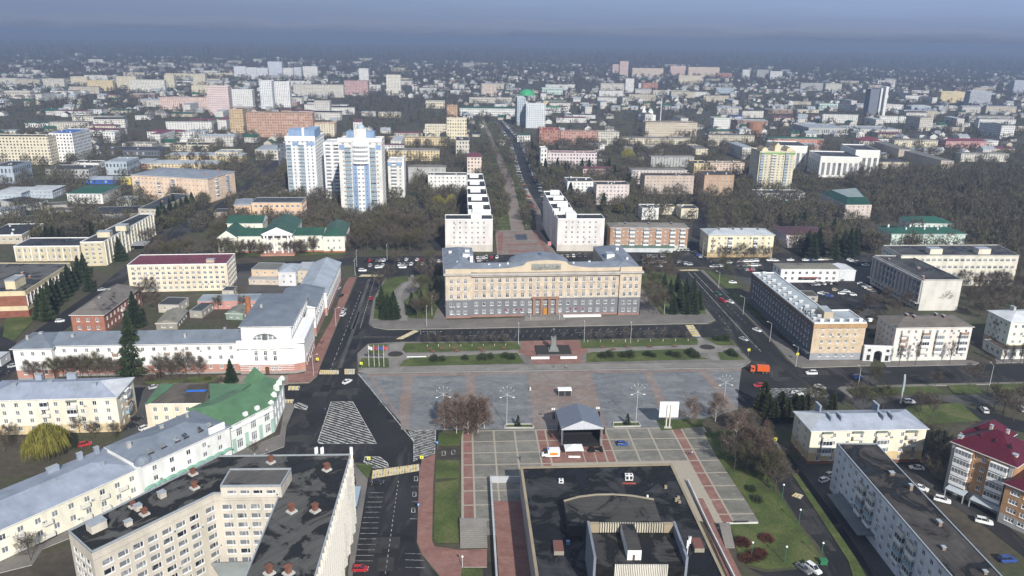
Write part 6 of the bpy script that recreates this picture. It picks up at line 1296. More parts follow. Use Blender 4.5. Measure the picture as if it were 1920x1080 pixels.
MID = [
 # label, xl, xr, ytop, ybase, depth, wall, roof, floors, rise
 ('cream ten-storey block with blue rooftop gables at the left edge', -20, 98, 256, 308, 18, 'C', 'k', 9, 0), ('white stepped end of the blue-topped block, with loggias', 100, 143, 250, 304, 40, 'W', 'u', 9, 0),
 ('grey panel hall at the left edge below the blue-topped block', -10, 29, 312, 344, 30, 'S', 'k', 2, 0), ('flat grey market hall with a row of slit windows', 87, 168, 318, 334, 26, 'G', 'k', 2, 0), ('white box on the left behind the market hall', 136, 186, 306, 316, 16, 'W', 'k', 1, 0),
 ('silver metal-clad shed beside the market hall', 200, 240, 304, 328, 30, 'S', 'g', 2, 0), ('blue market pavilion left of the peach block', 160, 226, 336, 345, 14, (.03, .10, .40), 'g', 1, 1.5), ('yellow market pavilion left of the peach block', 227, 246, 335, 346, 10, (.62, .50, .10), 'g', 1, 0),
 ('white office with dark green hipped roof, upper left', 128, 194, 363, 382, 34, 'W', 'v', 3, 2.5), ('pale blue two-storey house with white roof, far left', 48, 100, 357, 372, 22, 'S', 'l', 2, 1.5), ('pale blue warehouse behind bare trees at the left edge', -10, 42, 362, 378, 26, 'S', 'l', 1, 2),
 ('long yellow college with pale grey roof behind the peach block', 277, 410, 307, 317, 16, 'Y', 'g', 3, 2.5), ('yellow arcade range with grey roofs behind the college', 312, 455, 291, 303, 18, 'Y', 'g', 3, 2), ('red brick wing with grey roof left of the college', 247, 276, 306, 316, 30, 'R', 'g', 2, 1.5),
 ('beige department store with flat dark roof', 320, 392, 272, 283, 24, 'C', 'k', 2, 0), ('pale service block on the roofline beside the department store', 338, 372, 263, 271, 14, 'W', 'w', 1, 0), ('long low dark-roofed shed in the upper left blocks', 180, 300, 282, 292, 30, 'D', 'k', 1, 0),
 ('low beige block with paired roof boxes', 230, 286, 270, 279, 16, 'B', 'b', 2, 0), ('ochre flat-roofed office by the side street', 405, 447, 286, 303, 22, 'C', 'g', 3, 0), ('white three-storey school with maroon roof, upper left', 277, 347, 247, 260, 14, 'W', 'm', 3, 2), ('pale house with grey gable beside the maroon school', 349, 385, 247, 260, 14, 'W', 'g', 3, 2),
 ('long grey shop range with pale metal roof leading to the dark glass cube', 480, 524, 281, 300, 40, 'B', 'g', 3, 1.5), ('dark glass cube in front of the leftmost tower', 523, 543, 270, 314, 16, 'D', 'k', 6, 0),
 ('low school building with pale walls in the trees, far left', 10, 58, 171, 184, 16, 'B', 'g', 2, 0), ('white warehouse with green roof, far left', 48, 92, 231, 239, 18, 'W', 'v', 1, 1), ('long pale apartment row with bare roofs, left of the maroon hall', 95, 168, 229, 243, 13, 'B', 'b', 4, 1.2), ('pale hall with maroon roof on the left ridge', 167, 218, 236, 247, 16, 'C', 'm', 3, 1.5),
 ('cream end-on apartment block above the maroon hall', 137, 232, 218, 232, 13, 'A', 'b', 4, 1), ('white end wall of a small block by the left street', 195, 217, 248, 268, 14, 'W', 'g', 4, 0),
 ('pink panelled apartment row with maroon roof', 300, 392, 183, 205, 14, 'P', 'm', 8, 0), ('white and pink high block in the pink estate', 392, 432, 162, 216, 18, (.70, .56, .54), 'w', 13, 0), ('white high block at the right of the pink estate', 432, 475, 169, 204, 18, 'W', 'w', 11, 0), ('cream nine-storey block left of the pink estate', 360, 390, 160, 177, 14, 'C', 'k', 9, 0),
 ('long cream nine-storey row far left, with dark loggias', 220, 257, 144, 166, 13, 'C', 'k', 9, 0), ('long white nine-storey row on the far left horizon', 245, 310, 150, 173, 13, (.70, .68, .60), 'k', 9, 0), ('right end tower of the long white row', 310, 328, 141, 164, 14, 'C', 'k', 9, 0), ('pair of cream slabs on the far left', 165, 213, 151, 170, 13, 'Y', 'k', 9, 0), ('orange-edged cream slab on the far left', 134, 165, 144, 160, 13, 'C', 'k', 9, 0), ('pale slab among trees at the far left edge', 82, 122, 148, 165, 13, 'A', 'k', 9, 0), ('low cream slab at the far left corner of the city', 0, 50, 147, 158, 13, 'A', 'k', 5, 0),
 ('cream slab on the left horizon behind a grove', 310, 385, 138, 148, 12, 'C', 'k', 5, 0), ('cream tower standing alone on the left horizon', 363, 386, 141, 160, 14, 'C', 'k', 9, 0), ('long cream row on the left horizon', 390, 440, 137, 146, 12, 'C', 'k', 5, 0),
 ('orange brick nine-storey block at the left end of the brick row', 433, 459, 205, 249, 20, (.56, .41, .24), 'k', 9, 0), ('long red and cream brick row of nine storeys', 465, 588, 212, 257, 16, (.50, .31, .22), 'b', 9, 0), ('cream block with red rooftop gables behind the towers', 584, 628, 232, 256, 16, 'C', 'r', 6, 0), ('pale unfinished frame block behind the towers', 591, 620, 190, 221, 14, (.6, .58, .54), 'k', 9, 0),
 ('left half of the white twin high-rise', 490, 513, 152, 204, 18, (.74, .75, .76), 'w', 17, 0), ('right half of the white twin high-rise', 514, 545, 154, 201, 18, (.76, .75, .74), 'w', 17, 0), ('long grey-cream panel slab in front of the horizon towers', 551, 645, 159, 182, 14, 'A', 'k', 9, 0), ('red and white striped slab at the right end of the panel slab', 646, 690, 152, 178, 30, (.52, .34, .32), 'k', 9, 0),
 ('slim white tower right of the striped slab', 674, 692, 129, 163, 16, 'W', 'k', 14, 0), ('cream round-cornered tower with red rooftop house', 725, 752, 141, 179, 18, (.72, .68, .60), 'r', 14, 0),
 ('white horizon tower, leftmost of the white cluster', 440, 462, 125, 148, 16, (.68, .70, .74), 'w', 14, 0), ('white horizon tower, second of the white cluster', 463, 482, 127, 149, 16, (.7, .7, .72), 'w', 14, 0), ('white horizon tower, third of the white cluster', 483, 503, 128, 149, 16, (.68, .7, .74), 'w', 14, 0), ('tallest stepped tower of the white horizon cluster', 504, 530, 116, 148, 18, (.60, .64, .72), 'w', 20, 0), ('white horizon tower right of the tallest one', 532, 550, 128, 150, 16, 'W', 'w', 14, 0), ('pale horizon tower, second right of the tallest one', 552, 566, 127, 148, 16, (.62, .64, .68), 'w', 14, 0), ('rightmost white tower of the horizon cluster', 569, 596, 125, 149, 16, 'W', 'w', 14, 0),
 ('yellow long block with flat roof right of the towers', 727, 838, 259, 272, 13, 'Y', 'b', 3, 0), ('yellow block with grey hip roof right of the towers', 728, 824, 282, 301, 13, 'Y', 'b', 4, 1.8), ('grey-white block with twin brick chimneys right of the towers', 766, 836, 314, 345, 13, 'G', 'b', 4, 1.5), ('white five-storey block above the yellow willows', 803, 875, 329, 366, 13, 'W', 'k', 5, 0), ('cream five-storey block by the boulevard', 797, 837, 235, 257, 13, 'C', 'w', 5, 0), ('taller cream block by the boulevard', 838, 875, 223, 266, 14, (.72, .64, .46), 'w', 7, 0), ('orange brick block with tiny windows by the boulevard', 838, 858, 198, 221, 14, 'O', 'k', 6, 0),
 ('pale end wall of a long block beside the boulevard', 855, 880, 264, 300, 34, 'B', 'k', 5, 0), ('cream gable end with crimson roof on the boulevard', 876, 903, 295, 326, 22, (.70, .58, .50), 'm', 5, 3.0), ('white school with long maroon roof behind the towers', 740, 792, 250, 258, 12, 'B', 'm', 2, 1.5), ('brown-roofed park theatre among trees', 798, 834, 191, 203, 30, 'C', 'g', 2, 0), ('long green-roofed white terrace closing the boulevard', 862, 965, 203, 217, 16, 'W', 'v', 3, 2.5), ('cream horizon tower at the end of the boulevard', 903, 931, 158, 181, 16, (.62, .52, .44), 'k', 9, 0), ('lone grey slab on the middle horizon', 868, 889, 118, 130, 14, 'G', 'k', 9, 0), ('pale low park pavilion in the grove', 678, 704, 210, 218, 12, 'B', 'g', 2, 1), ('second low pavilion in the grove', 710, 752, 211, 220, 12, 'C', 'g', 2, 1), ('low cream hall by the far boulevard', 880, 960, 184, 193, 18, 'B', 'g', 2, 0),
 ('white fronted glass tower by the avenue', 986, 1022, 196, 240, 22, (.66, .70, .72), 'w', 11, 0), ('grey-blue rear block of the glass tower with green dome', 969, 985, 184, 236, 40, (.46, .52, .58), 'w', 11, 0), ('yellow mansion with green roof behind the glass tower', 1018, 1062, 189, 203, 20, 'Y', 'v', 3, 2), ('white pavilion with green gables below the yellow mansion', 1022, 1052, 202, 211, 12, 'W', 'e', 2, 2), ('red brick arts block with tower', 1011, 1050, 244, 272, 26, (.38, .18, .13), 'r', 5, 0), ('long pink brick wing of the red arts block', 1051, 1119, 247, 272, 16, (.50, .28, .22), 'b', 5, 0), ('cream office joined to the pink brick wing', 1120, 1160, 248, 273, 14, 'B', 'b', 5, 0), ('white low house with green roof beside the avenue', 970, 994, 254, 266, 14, 'W', 'v', 2, 1.5),
 ('big beige slab hospital with yellow stair strip', 1209, 1306, 230, 257, 20, (.60, .52, .40), 'k', 6, 0), ('long ochre row with chimneys below the beige slab', 1160, 1306, 259, 270, 12, 'C', 'b', 3, 1.2), ('white office with maroon attic band near the avenue', 1026, 1118, 287, 318, 14, (.66, .58, .58), 'm', 5, 0), ('white end slab of the maroon-banded office', 1013, 1025, 279, 319, 16, 'W', 'w', 5, 0), ('low maroon-roofed canteen below the banded office', 1093, 1152, 317, 330, 16, 'P', 'm', 2, 1), ('pinkish five-storey block right of centre', 1183, 1286, 319, 345, 13, (.66, .60, .58), 'b', 5, 1.2), ('beige gridded office with stone fins', 1207, 1299, 330, 364, 16, (.52, .42, .34), 'k', 5, 0), ('ochre brick cube with dark roof', 1318, 1373, 329, 367, 24, (.46, .31, .20), 'k', 5, 0), ('white block of balconies behind the gridded office', 1220, 1300, 294, 313, 12, 'G', 'b', 5, 1), ('yellow gable block behind the ochre cube', 1300, 1328, 307, 327, 20, 'Y', 'k', 5, 0), ('long cream row behind the ochre cube', 1330, 1394, 306, 326, 12, (.64, .50, .40), 'b', 5, 0),
 ('pale pink block behind the right terrace', 1117, 1178, 347, 384, 16, (.66, .57, .53), 'k', 5, 0), ('white stepped row running behind the right terrace', 1063, 1112, 341, 372, 20, 'W', 'k', 5, 0), ('small cream block end right of the weeping willow', 1220, 1244, 281, 289, 40, 'C', 'b', 4, 0), ('small cream block end with balconies above the gridded office', 1304, 1327, 280, 290, 40, 'C', 'b', 4, 0), ('white chapel-like house with green gables, right', 1337, 1368, 222, 244, 20, 'W', 'e', 5, 0), ('blue-roofed hall behind the green-gabled house', 1368, 1395, 219, 224, 18, 'W', 'u', 1, 2), ('white gabled hall left of the brick rotunda', 1386, 1426, 243, 256, 16, 'W', 'g', 2, 2),
 ('white kindergarten wing with flat dark roof', 1203, 1234, 391, 412, 14, 'W', 'k', 2, 0), ('second kindergarten wing behind bare bushes', 1276, 1308, 392, 410, 14, 'C', 'k', 2, 0), ('cream link of the kindergarten', 1236, 1266, 389, 402, 10, 'C', 'k', 2, 0), ('white long two-storey clinic below the yellow tower', 1421, 1509, 363, 376, 16, 'W', 'k', 2, 0), ('small clinic annex with green awning', 1441, 1494, 382, 393, 8, 'W', 'v', 1, 1.2),
 ('long red and cream block with green roof, right', 1440, 1543, 260, 272, 13, (.60, .28, .20), 'v', 4, 2), ('house with tall crimson roof, right', 1610, 1652, 265, 274, 16, 'W', 'm', 2, 5), ('cream long block between the crimson roofs', 1676, 1757, 263, 276, 13, 'C', 'b', 4, 1.5), ('red and white block with wide crimson roof, far right', 1772, 1850, 265, 277, 13, (.60, .32, .30), 'm', 4, 3), ('cream apartment row at the far right', 1800, 1890, 288, 303, 12, 'A', 'b', 5, 1), ('white-ended dark slab at the far right', 1874, 1899, 236, 260, 50, (.72, .72, .70), 'k', 6, 0), ('white long school, right of the tall white tower', 1648, 1702, 219, 230, 14, 'W', 'k', 3, 0), ('ochre block with bare gable, far right', 1722, 1746, 221, 245, 40, 'B', 'b', 6, 0), ('pale apartment row with chimneys, far right edge', 1815, 1900, 218, 230, 12, 'G', 'b', 4, 1.5),
 ('grey institute slab, left half, right horizon', 1500, 1542, 156, 170, 14, 'G', 'k', 6, 0), ('grey institute slab, right half, right horizon', 1547, 1577, 157, 171, 14, 'A', 'k', 6, 0), ('white stepped tower on the right horizon', 1443, 1466, 134, 149, 14, 'W', 'w', 12, 0), ('cream loggia slab with yellow stripes, far right', 1762, 1806, 172, 193, 16, (.72, .60, .36), 'w', 9, 0), ('grey striped tower, far right', 1815, 1855, 171, 200, 18, (.42, .44, .48), 'w', 14, 0), ('grey-blue tower at the right edge of the horizon', 1898, 1925, 151, 176, 18, (.46, .50, .56), 'w', 14, 0),
 ('leftmost peach tower of the right horizon estate', 1148, 1160, 121, 137, 14, 'P', 'w', 14, 0), ('tallest peach tower of the right horizon estate', 1161, 1177, 115, 145, 16, 'P', 'w', 17, 0), ('long peach stepped block of the right horizon estate', 1185, 1243, 128, 145, 16, (.68, .56, .46), 'w', 10, 0), ('peach block with roof turrets, right horizon', 1256, 1285, 124, 143, 16, 'P', 'w', 12, 0), ('second peach block with roof turrets, right horizon', 1290, 1348, 126, 144, 16, (.70, .58, .48), 'w', 12, 0), ('low cream front block on the right horizon', 1272, 1315, 142, 157, 14, 'C', 'k', 7, 0), ('brown gabled hall on the right horizon', 1344, 1372, 137, 146, 16, 'R', 'b', 3, 1), ('white end tower of the peach estate', 1391, 1405, 131, 150, 14, 'W', 'w', 10, 0), ('grey block beyond the peach estate', 1418, 1440, 131, 148, 14, 'G', 'k', 9, 0), ('slim white tower in the trees right of centre', 1172, 1188, 148, 174, 14, 'W', 'k', 12, 0), ('brick school with white bands, right of the slim tower', 1204, 1233, 156, 172, 14, 'R', 'k', 4, 0), ('pale row of balconies left of the slim tower', 1126, 1170, 157, 170, 12, 'A', 'k', 5, 0), ('white hall with pale blue front, right of centre', 1342, 1375, 165, 175, 14, 'S', 'w', 3, 0), ('long two-storey laboratory with white bands', 1224, 1298, 170, 178, 12, 'A', 'k', 3, 0), ('long grey works sheds left of the avenue end', 1016, 1055, 165, 177, 16, 'M', 'g', 2, 0),
 ('wide grey factory shed with rooflights, right', 1515, 1590, 240, 252, 60, 'G', 'g', 1, 0), ('second factory shed with rooflights, right', 1600, 1690, 243, 250, 50, 'A', 'g', 1, 0), ('white and green market hall on the right', 1534, 1570, 195, 207, 20, 'M', 'v', 2, 0), ('white flat hall with red parapet stripe, right', 1668, 1695, 197, 205, 16, 'W', 'r', 2, 0), ('long low cream row on the right', 1495, 1535, 206, 211, 12, 'C', 'g', 1, 1), ('silver-roofed arena, far right', 1708, 1745, 199, 206, 20, 'S', 'l', 1, 2), ('second silver-roofed arena, far right', 1760, 1800, 200, 207, 20, 'A', 'l', 1, 2),
]
for q in MID:
    lb, xl, xr, yt, yb, dp, wc, rc, fl, rs = q
    S(lb, xl, xr, yt, yb, dp, wc, rc, fl, rise=rs, style='w', edges=(0,) if xr-xl > 60 else (0, 1, 3))
# ---- special ones ----------------------------------------------------------
s = R('peach five-storey corner block with grey hip roof and brick chimneys, upper left', (246, 328), (389, 336), C=(416, 320), yb=372, wall=(.72, .54, .40), roof='hip', rm=metalroof((.24, .27, .31)), fl=5, bay=3.4, win=(1.1, 1.4), edges=(0, 1), rise=2.2, cm=brickm((.42, .17, .09)), chim=((.28, .5, .8, 1.2, .6), (.5, .5, .8, 1.2, .6), (.66, .5, .8, 1.2, .6), (.85, .3, 1, 1.2, .6), (.9, .7, 1, 1.2, .6)), balc=[(0, .08, ['glb', 'open'], 1, 5, 2.6), (0, .36, ['glz', 'open'], 1, 5, 2.6), (0, .55, ['glz', 'glb'], 1, 5, 2.6), (1, .3, 'glz', 1, 5, 3), (1, .7, 'glb', 1, 5, 3)])
s = S('tall yellow and green balconied tower, the highest on the right', 1417, 1482, 284, 358, 22, (.62, .56, .40), 'w', 14, 'apartment_tower', bay=3.6, fin=False, balc=((0, .08, 3.0, 'glb'), (0, .42, 4.6, 'open'), (0, .78, 3.0, 'glb')))
m = MB(); m.box(-.3, -.4, s.h-2.2, s.wd+.3, .2, s.h-.6, 1)
for f_, hh in ((.15, 4), (.5, 8), (.85, 4)): m.box(s.wd*f_-2.5, 1, s.h, s.wd*f_+2.5, 14, s.h+hh*.6, 0); m.quad([(s.wd*f_-2.7, .9, s.h+hh*.6), (s.wd*f_+2.7, .9, s.h+hh*.6), (s.wd*f_, .9, s.h+hh)], 0); m.quad([(s.wd*f_+2.7, .9, s.h+hh*.6), (s.wd*f_+2.7, 14, s.h+hh*.6), (s.wd*f_, 14, s.h+hh), (s.wd*f_, .9, s.h+hh)], 2); m.quad([(s.wd*f_-2.7, 14, s.h+hh*.6), (s.wd*f_-2.7, .9, s.h+hh*.6), (s.wd*f_, .9, s.h+hh), (s.wd*f_, 14, s.h+hh)], 2)
m.build('roof_gables', [wallm((.70, .60, .40)), wallm((.20, .34, .12)), metalroof((.30, .26, .16))], s.root); s.finish(96)
def cultural():
    WH = wallm((.72, .71, .67), .06); a = G(1534, 332); ang = rad(-4)
    s = Bd('cultural_centre', 'white modern theatre of tall piers and dark glass, right', 'theatre', (a.x, a.y), ang)
    sc = 1461*.95/((G(1560, 330).y)*.95+40); k = 1/sc; h1 = hof(1534, 294, 332); w1 = 68*k*1.0; w2 = 42*k
    def hall(x0, y0, wd, dp, h, n):
        P = [(x0, y0), (x0+wd, y0), (x0+wd, y0+dp), (x0, y0+dp)]; s.block(P, 0, h, WH, 1, wd/n, (wd/n*.55, h*.62), .8, [], 't', edges=(0, 3), rowsx=[(h*.42, h*.62)]); s.flatroof(P, h, 1.0, bitumen((.05, .052, .06), .3, 1.8), WHITE)
    hall(0, 0, w1, 40, h1, 7); hall(w1+.05, 16, w2, 46, h1+5, 4); hall(-34, 44, 33, 40, h1+4, 6)
    s.finish(96)
cultural()
s = PB('cream four-storey bank with dark green steep roof and flat grey top, right', [(1586, 384), (1635, 384), (1610, 356), (1538, 362)], hof(1586, 384, 411), (.58, .50, .45), 'bank', 'bank', fl=4, bay=3.4, win=(1.1, 1.5), edges=(0, 3), par=0, rm=metalroof((.035, .12, .085))); 
m = MB(); P = s.P; c = Vector((sum(p[0] for p in P)/4, sum(p[1] for p in P)/4, 0)); Q = [tuple((Vector((*p, 0))-c)*.62+c)[:2] for p in P]
for i in range(4): m.quad([(*P[i], s.h), (*P[(i+1) % 4], s.h), (*Q[(i+1) % 4], s.h+4), (*Q[i], s.h+4)])
m.poly(Q, s.h+4, s.h+4.05, 1); m.build('mansard', [metalroof((.012, .062, .042)), metalroof((.26, .31, .30))], s.root); s.finish()
for lb, A_, B_, C_, yb_ in (('brown-roofed slab seen end-on with stone end wall, right', (1765, 301), (1789, 302), (1696, 283), 326), ('pale-ended slab receding behind the brown-roofed one', (1686, 280), (1708, 281), (1640, 266), 302)):
    hh = hof(A_[0], A_[1], yb_); PX = [A_, B_, (C_[0]+20, C_[1]-.5), C_]; PB(lb, PX, hh, (.52, .44, .35), fl=5, edges=(0,), rm=ROOFS['b'](), par=.3).finish()
def slabtower():
    a = G(1626, 216); h = hof(1640, 163, 216); s = Bd('office_tower', 'tall slim tower of a dark wall between white upright slabs, right', 'office tower', (a.x, a.y), rad(4)); k = a.y/1461
    m = MB(); m.box(0, 0, 0, 17*k, 18, h*.93); m.build('dark_wall', [farwall((.16, .18, .22), 3, 3)], s.root)
    m = MB(); m.box(18*k, -3, 0, 21*k, 18, h*.97); m.box(25*k, -6, 0, 30*k, 12, h*1.03, 1); m.build('white_slabs', [wallm((.74, .74, .72)), farwall((.72, .72, .70), 5, 3.4)], s.root)
    m = MB(); m.box(21.02*k, 0, 0, 24.98*k, 16, h*.95); m.build('core', [wallm((.3, .32, .36))], s.root)
    for f_, lbl in ((18, 14), (6, 10)):
        m = MB(); m.tube((f_*k, 9, h*.95), (f_*k, 9, h*.95+lbl), .5, .2, 4); m.build('antenna', [plain((.35, .1, .1))], s.root)
slabtower()
def church():
    a = G(1201, 226); k = a.y/1461; WH = wallm((.78, .78, .76)); s = Bd('church', 'small white church with bell tower and pale green dome among trees', 'church', (a.x, a.y), rad(4)); GD = plain((.45, .38, .12), .3, .5, .6)
    m = MB(); m.box(-2*k, 0, 0, 28*k, 14*k, 10*k); m.build('nave', [WH], s.root)
    m = MB(); m.box(2*k, -2*k, 0, 9*k, 5*k, 18*k); m.box(3.5*k, 0, 18*k, 7.5*k, 4*k, 26*k); m.tube((5.5*k, 2*k, 26*k), (5.5*k, 2*k, 33*k), 1.8*k, .1, 8, 1); m.build('bell_tower', [WH, GD], s.root)
    m = MB(); m.box(15*k, 3*k, 10*k, 23*k, 10*k, 17*k); m.dome((19*k, 6.5*k, 17*k), 4*k, 4*k, 4*k, 12, 4, 1); m.tube((19*k, 6.5*k, 20.5*k), (19*k, 6.5*k, 27*k), .6*k, .1, 6, 2); m.build('dome_drum', [WH, plain((.45, .62, .60), .5), GD], s.root)
church()
chimney('thin pale mast-like chimney behind the beige slab hospital', 1238, 226, 185, .9, wallm((.6, .6, .62)))
m = MB(); p = G(1413, 255); m.tube((p.x, p.y, 0), (p.x, p.y, hof(1413, 229, 255)), 11, 11, 20); tag(m.build('brick_rotunda', [brickm((.36, .19, .12))]), 'round red brick water tower, right', 'water tower')
def domecap(label, x, y_, h, r, c, name='roof_dome'):
    p = G(x, y_, h); m = MB(); m.dome((p.x, p.y, h-1), r, r, r*.7, 14, 4); return m.build(name, [metalroof(c)])
tag(domecap('', 988, 177, 42, 13, (.05, .34, .16), 'green_dome'), 'bright green dome on top of the glass tower by the avenue', 'dome')
# ---- small houses filling the city: individuals near, one mass beyond ------
HC_ = [(.62, .60, .55), (.5, .45, .36), (.55, .52, .48), (.66, .65, .62), (.36, .24, .19), (.54, .47, .36)]
RC_ = ['k', 'g', 'b', 'm', 'v', 'u', 'l', 'b', 'g', 'k']; RN = {'k': 'dark', 'g': 'grey', 'b': 'brown', 'm': 'maroon', 'v': 'green', 'u': 'blue', 'l': 'silver'}
HPROT = []
def houseproto(i, wd, dp, h, rise, wc, rc):
    m = MB()
    for (a, b) in (((0, 0), (wd, 0)), ((wd, 0), (wd, dp)), ((wd, dp), (0, dp)), ((0, dp), (0, 0))):
        Lg = math.hypot(b[0]-a[0], b[1]-a[1]); m.quad([(*a, 0), (*b, 0), (*b, h), (*a, h)], 0, uv=[(0, 0), (Lg, 0), (Lg, h), (0, h)])
    o = .5
    if rise:
        if wd >= dp:
            m.quad([(-o, -o, h-.1), (wd+o, -o, h-.1), (wd+o, dp/2, h+rise), (-o, dp/2, h+rise)], 1); m.quad([(wd+o, dp+o, h-.1), (-o, dp+o, h-.1), (-o, dp/2, h+rise), (wd+o, dp/2, h+rise)], 1); m.quad([(wd, 0, h), (wd, dp, h), (wd, dp/2, h+rise-.2)], 0); m.quad([(0, dp, h), (0, 0, h), (0, dp/2, h+rise-.2)], 0)
        else:
            m.quad([(wd+o, -o, h-.1), (wd+o, dp+o, h-.1), (wd/2, dp+o, h+rise), (wd/2, -o, h+rise)], 1); m.quad([(-o, dp+o, h-.1), (-o, -o, h-.1), (wd/2, -o, h+rise), (wd/2, dp+o, h+rise)], 1); m.quad([(0, 0, h), (wd, 0, h), (wd/2, 0, h+rise-.2)], 0); m.quad([(wd, dp, h), (0, dp, h), (wd/2, dp, h+rise-.2)], 0)
        m.box(wd*.4, dp*.5, h, wd*.4+.8, dp*.5+.8, h+rise+.9, 0)
    else: m.box(-.2, -.2, h, wd+.2, dp+.2, h+.35, 0, top=1)
    return m, wc, rc
kinds = [(10, 9, 3.4, 3.0), (13, 10, 4, 3.4), (9, 12, 3.2, 3.2), (40, 13, 12, 1.8), (58, 12, 14, 0), (22, 16, 6, 0), (34, 20, 5, 1.5), (16, 12, 6.5, 3.2), (48, 24, 7, 0), (12, 44, 13, 0)]
rnd = random.Random(11); PR = []
for i, k in enumerate(kinds):
    for v in range(4):
        wc = rnd.choice(HC_+HC_[:4]+HC_[3:4]); rc = rnd.choice(RC_); m, _, _ = houseproto(i, *k, wc, rc)
        me = m.mesh('house', [farwall(wc, 3.4, 2.9, .4, .45), ROOFS[rc]()]); PR.append((me, k, wc, rc, m))
def dense(x, y):
    return .5+.5*mnoise.noise(Vector((x*.004, y*.004, 3.1)))+.25*mnoise.noise(Vector((x*.013, y*.013, 7.1)))
cnt = 0; HB = {}; far_v = []; far_list = []
cand = []
for _ in range(5200):
    y = rnd.uniform(830, 4300); x = rnd.uniform(-.70, .70)*y
    if not infr((x, y, 0), 10): continue
    cand.append((y, x))
cand.sort()
FH = []
for y, x in cand:
    if y < 1500 and (blocked(x, y) or blocked(x+14, y+6) or blocked(x+6, y+14)): continue
    if y < 1700 and (-330/1461*y < x < -100/1461*y) and 1100 < y: continue
    dn = dense(x, y)
    if dn < (.50 if y < 1500 else .42) and rnd.random() < .85: continue
    if y > 3200 and rnd.random() < .4: continue
    big = rnd.random() < (.30 if y < 1500 else .16 if y < 2600 else .07)
    k = rnd.choice([3, 4, 5, 6, 8, 9]) if big else rnd.choice([0, 0, 1, 1, 2, 7])
    me, kd, wc, rc, mb = PR[k*4+rnd.randrange(4)]; ang = rad(4)+(rnd.choice([0, 90]) if not big else 0)*math.pi/180+rnd.uniform(-.12, .12)
    if y < 1500 and (blocked(x+kd[0], y+kd[1]) or blocked(x+kd[0]*.5, y) or blocked(x+kd[0], y)): continue
    c, sn = math.cos(ang), math.sin(ang); Pq = [(x+a*c-b*sn, y+a*sn+b*c) for a, b in rect(kd[0], kd[1])]
    if any(blocked(*p) for p in Pq): continue
    addfoot(Pq, 2)
    tall = kd[2] > 8; small = not big
    if cnt < 290:
        o = addobj('house' if small else 'city_block', me, None, (x, y, 0), ang); cnt += 1
        side = 'left part' if x < -.22*y else ('right part' if x > .22*y else 'middle'); dist = 'near' if y < 900 else ('halfway back' if y < 1300 else 'far back')
        col = {0: 'pale', 1: 'tan', 2: 'greyish', 3: 'white', 4: 'brick', 5: 'ochre'}[HC_.index(wc)]
        typ = 'small pitched house' if small else ('flat-roofed apartment slab' if tall else 'low long hall'); lb = f'{col} {typ} with {RN[rc]} roof, {dist} in the {side} of the city'
        tag(o, lb, 'house' if small else 'building', f'{col} {RN[rc]}-roofed {typ}s {dist}, {side}')
    else: FH.append((mb, x, y, c, sn, wc, rc))
fv = []; ff = []; fm = []; fuv = []; fmats = []
for mb, x, y, c, sn, wc, rc in FH:
    ms = [farwall(wc, 3.4, 2.9, .4, .45), ROOFS[rc]()]
    for m_ in ms:
        if m_ not in fmats: fmats.append(m_)
    ii = [fmats.index(m_) for m_ in ms]; o = len(fv)
    fv += [(x+v[0]*c-v[1]*sn, y+v[0]*sn+v[1]*c, v[2]) for v in mb.v]; ff += [tuple(o+k for k in f) for f in mb.f]; fm += [ii[k] for k in mb.m]; fuv += mb.uv
big = MB(); big.v, big.f, big.m, big.uv, big.anyuv = fv, ff, fm, fuv, True
o = big.build('distant_houses', fmats); o['kind'] = 'stuff'
print('houses', cnt, len(FH))
# ================================================================ TREES
def twm(name, c1, c2, rough=.9):
    m, t, b = newmat(name, c1, rough, .1); oi = N(t, 'ShaderNodeObjectInfo')
    f = noi(t, .45, 4); a = N(t, 'ShaderNodeMath', operation='MULTIPLY_ADD'); L(t, oi.outputs['Random'], a.inputs[0]); a.inputs[1].default_value = .35; L(t, f, a.inputs[2])
    L(t, ramp(t, a.outputs[0], ((.45, c1), (.9, c2))), b.inputs['Base Color']); return m
BARK = twm('bark', (.07, .06, .05), (.12, .10, .085)); BIRCH = twm('birch_bark', (.38, .36, .33), (.55, .53, .50)); LIME = twm('whitewash', (.5, .49, .46), (.62, .6, .57))
TWIG = twm('twigs', (.072, .060, .046), (.125, .102, .075)); TWIGR = twm('birch_twigs', (.085, .055, .042), (.20, .15, .12)); TWIGG = twm('budding_twigs', (.06, .055, .03), (.10, .09, .045))
NEED = twm('needles', (.018, .030, .015), (.045, .062, .028)); THUJ = twm('thuja', (.028, .036, .014), (.055, .06, .022)); WILL = twm('willow_shoots', (.135, .125, .028), (.26, .235, .055)); SHR = twm('shrub_leaves', (.03, .045, .02), (.06, .075, .035)); REDT = twm('red_twigs', (.07, .028, .02), (.12, .05, .035))
def blade(m, p, d, ln, w_, mi=0):
    d = d.normalized(); s = d.orthogonal().normalized(); a = random.uniform(0, 6.28); s = (s*math.cos(a)+d.cross(s)*math.sin(a))*w_
    m.quad([tuple(p-s), tuple(p+s), tuple(p+d*ln)], mi)
def rv(k=1.0): return Vector((random.gauss(0, k), random.gauss(0, k), random.gauss(0, k)))
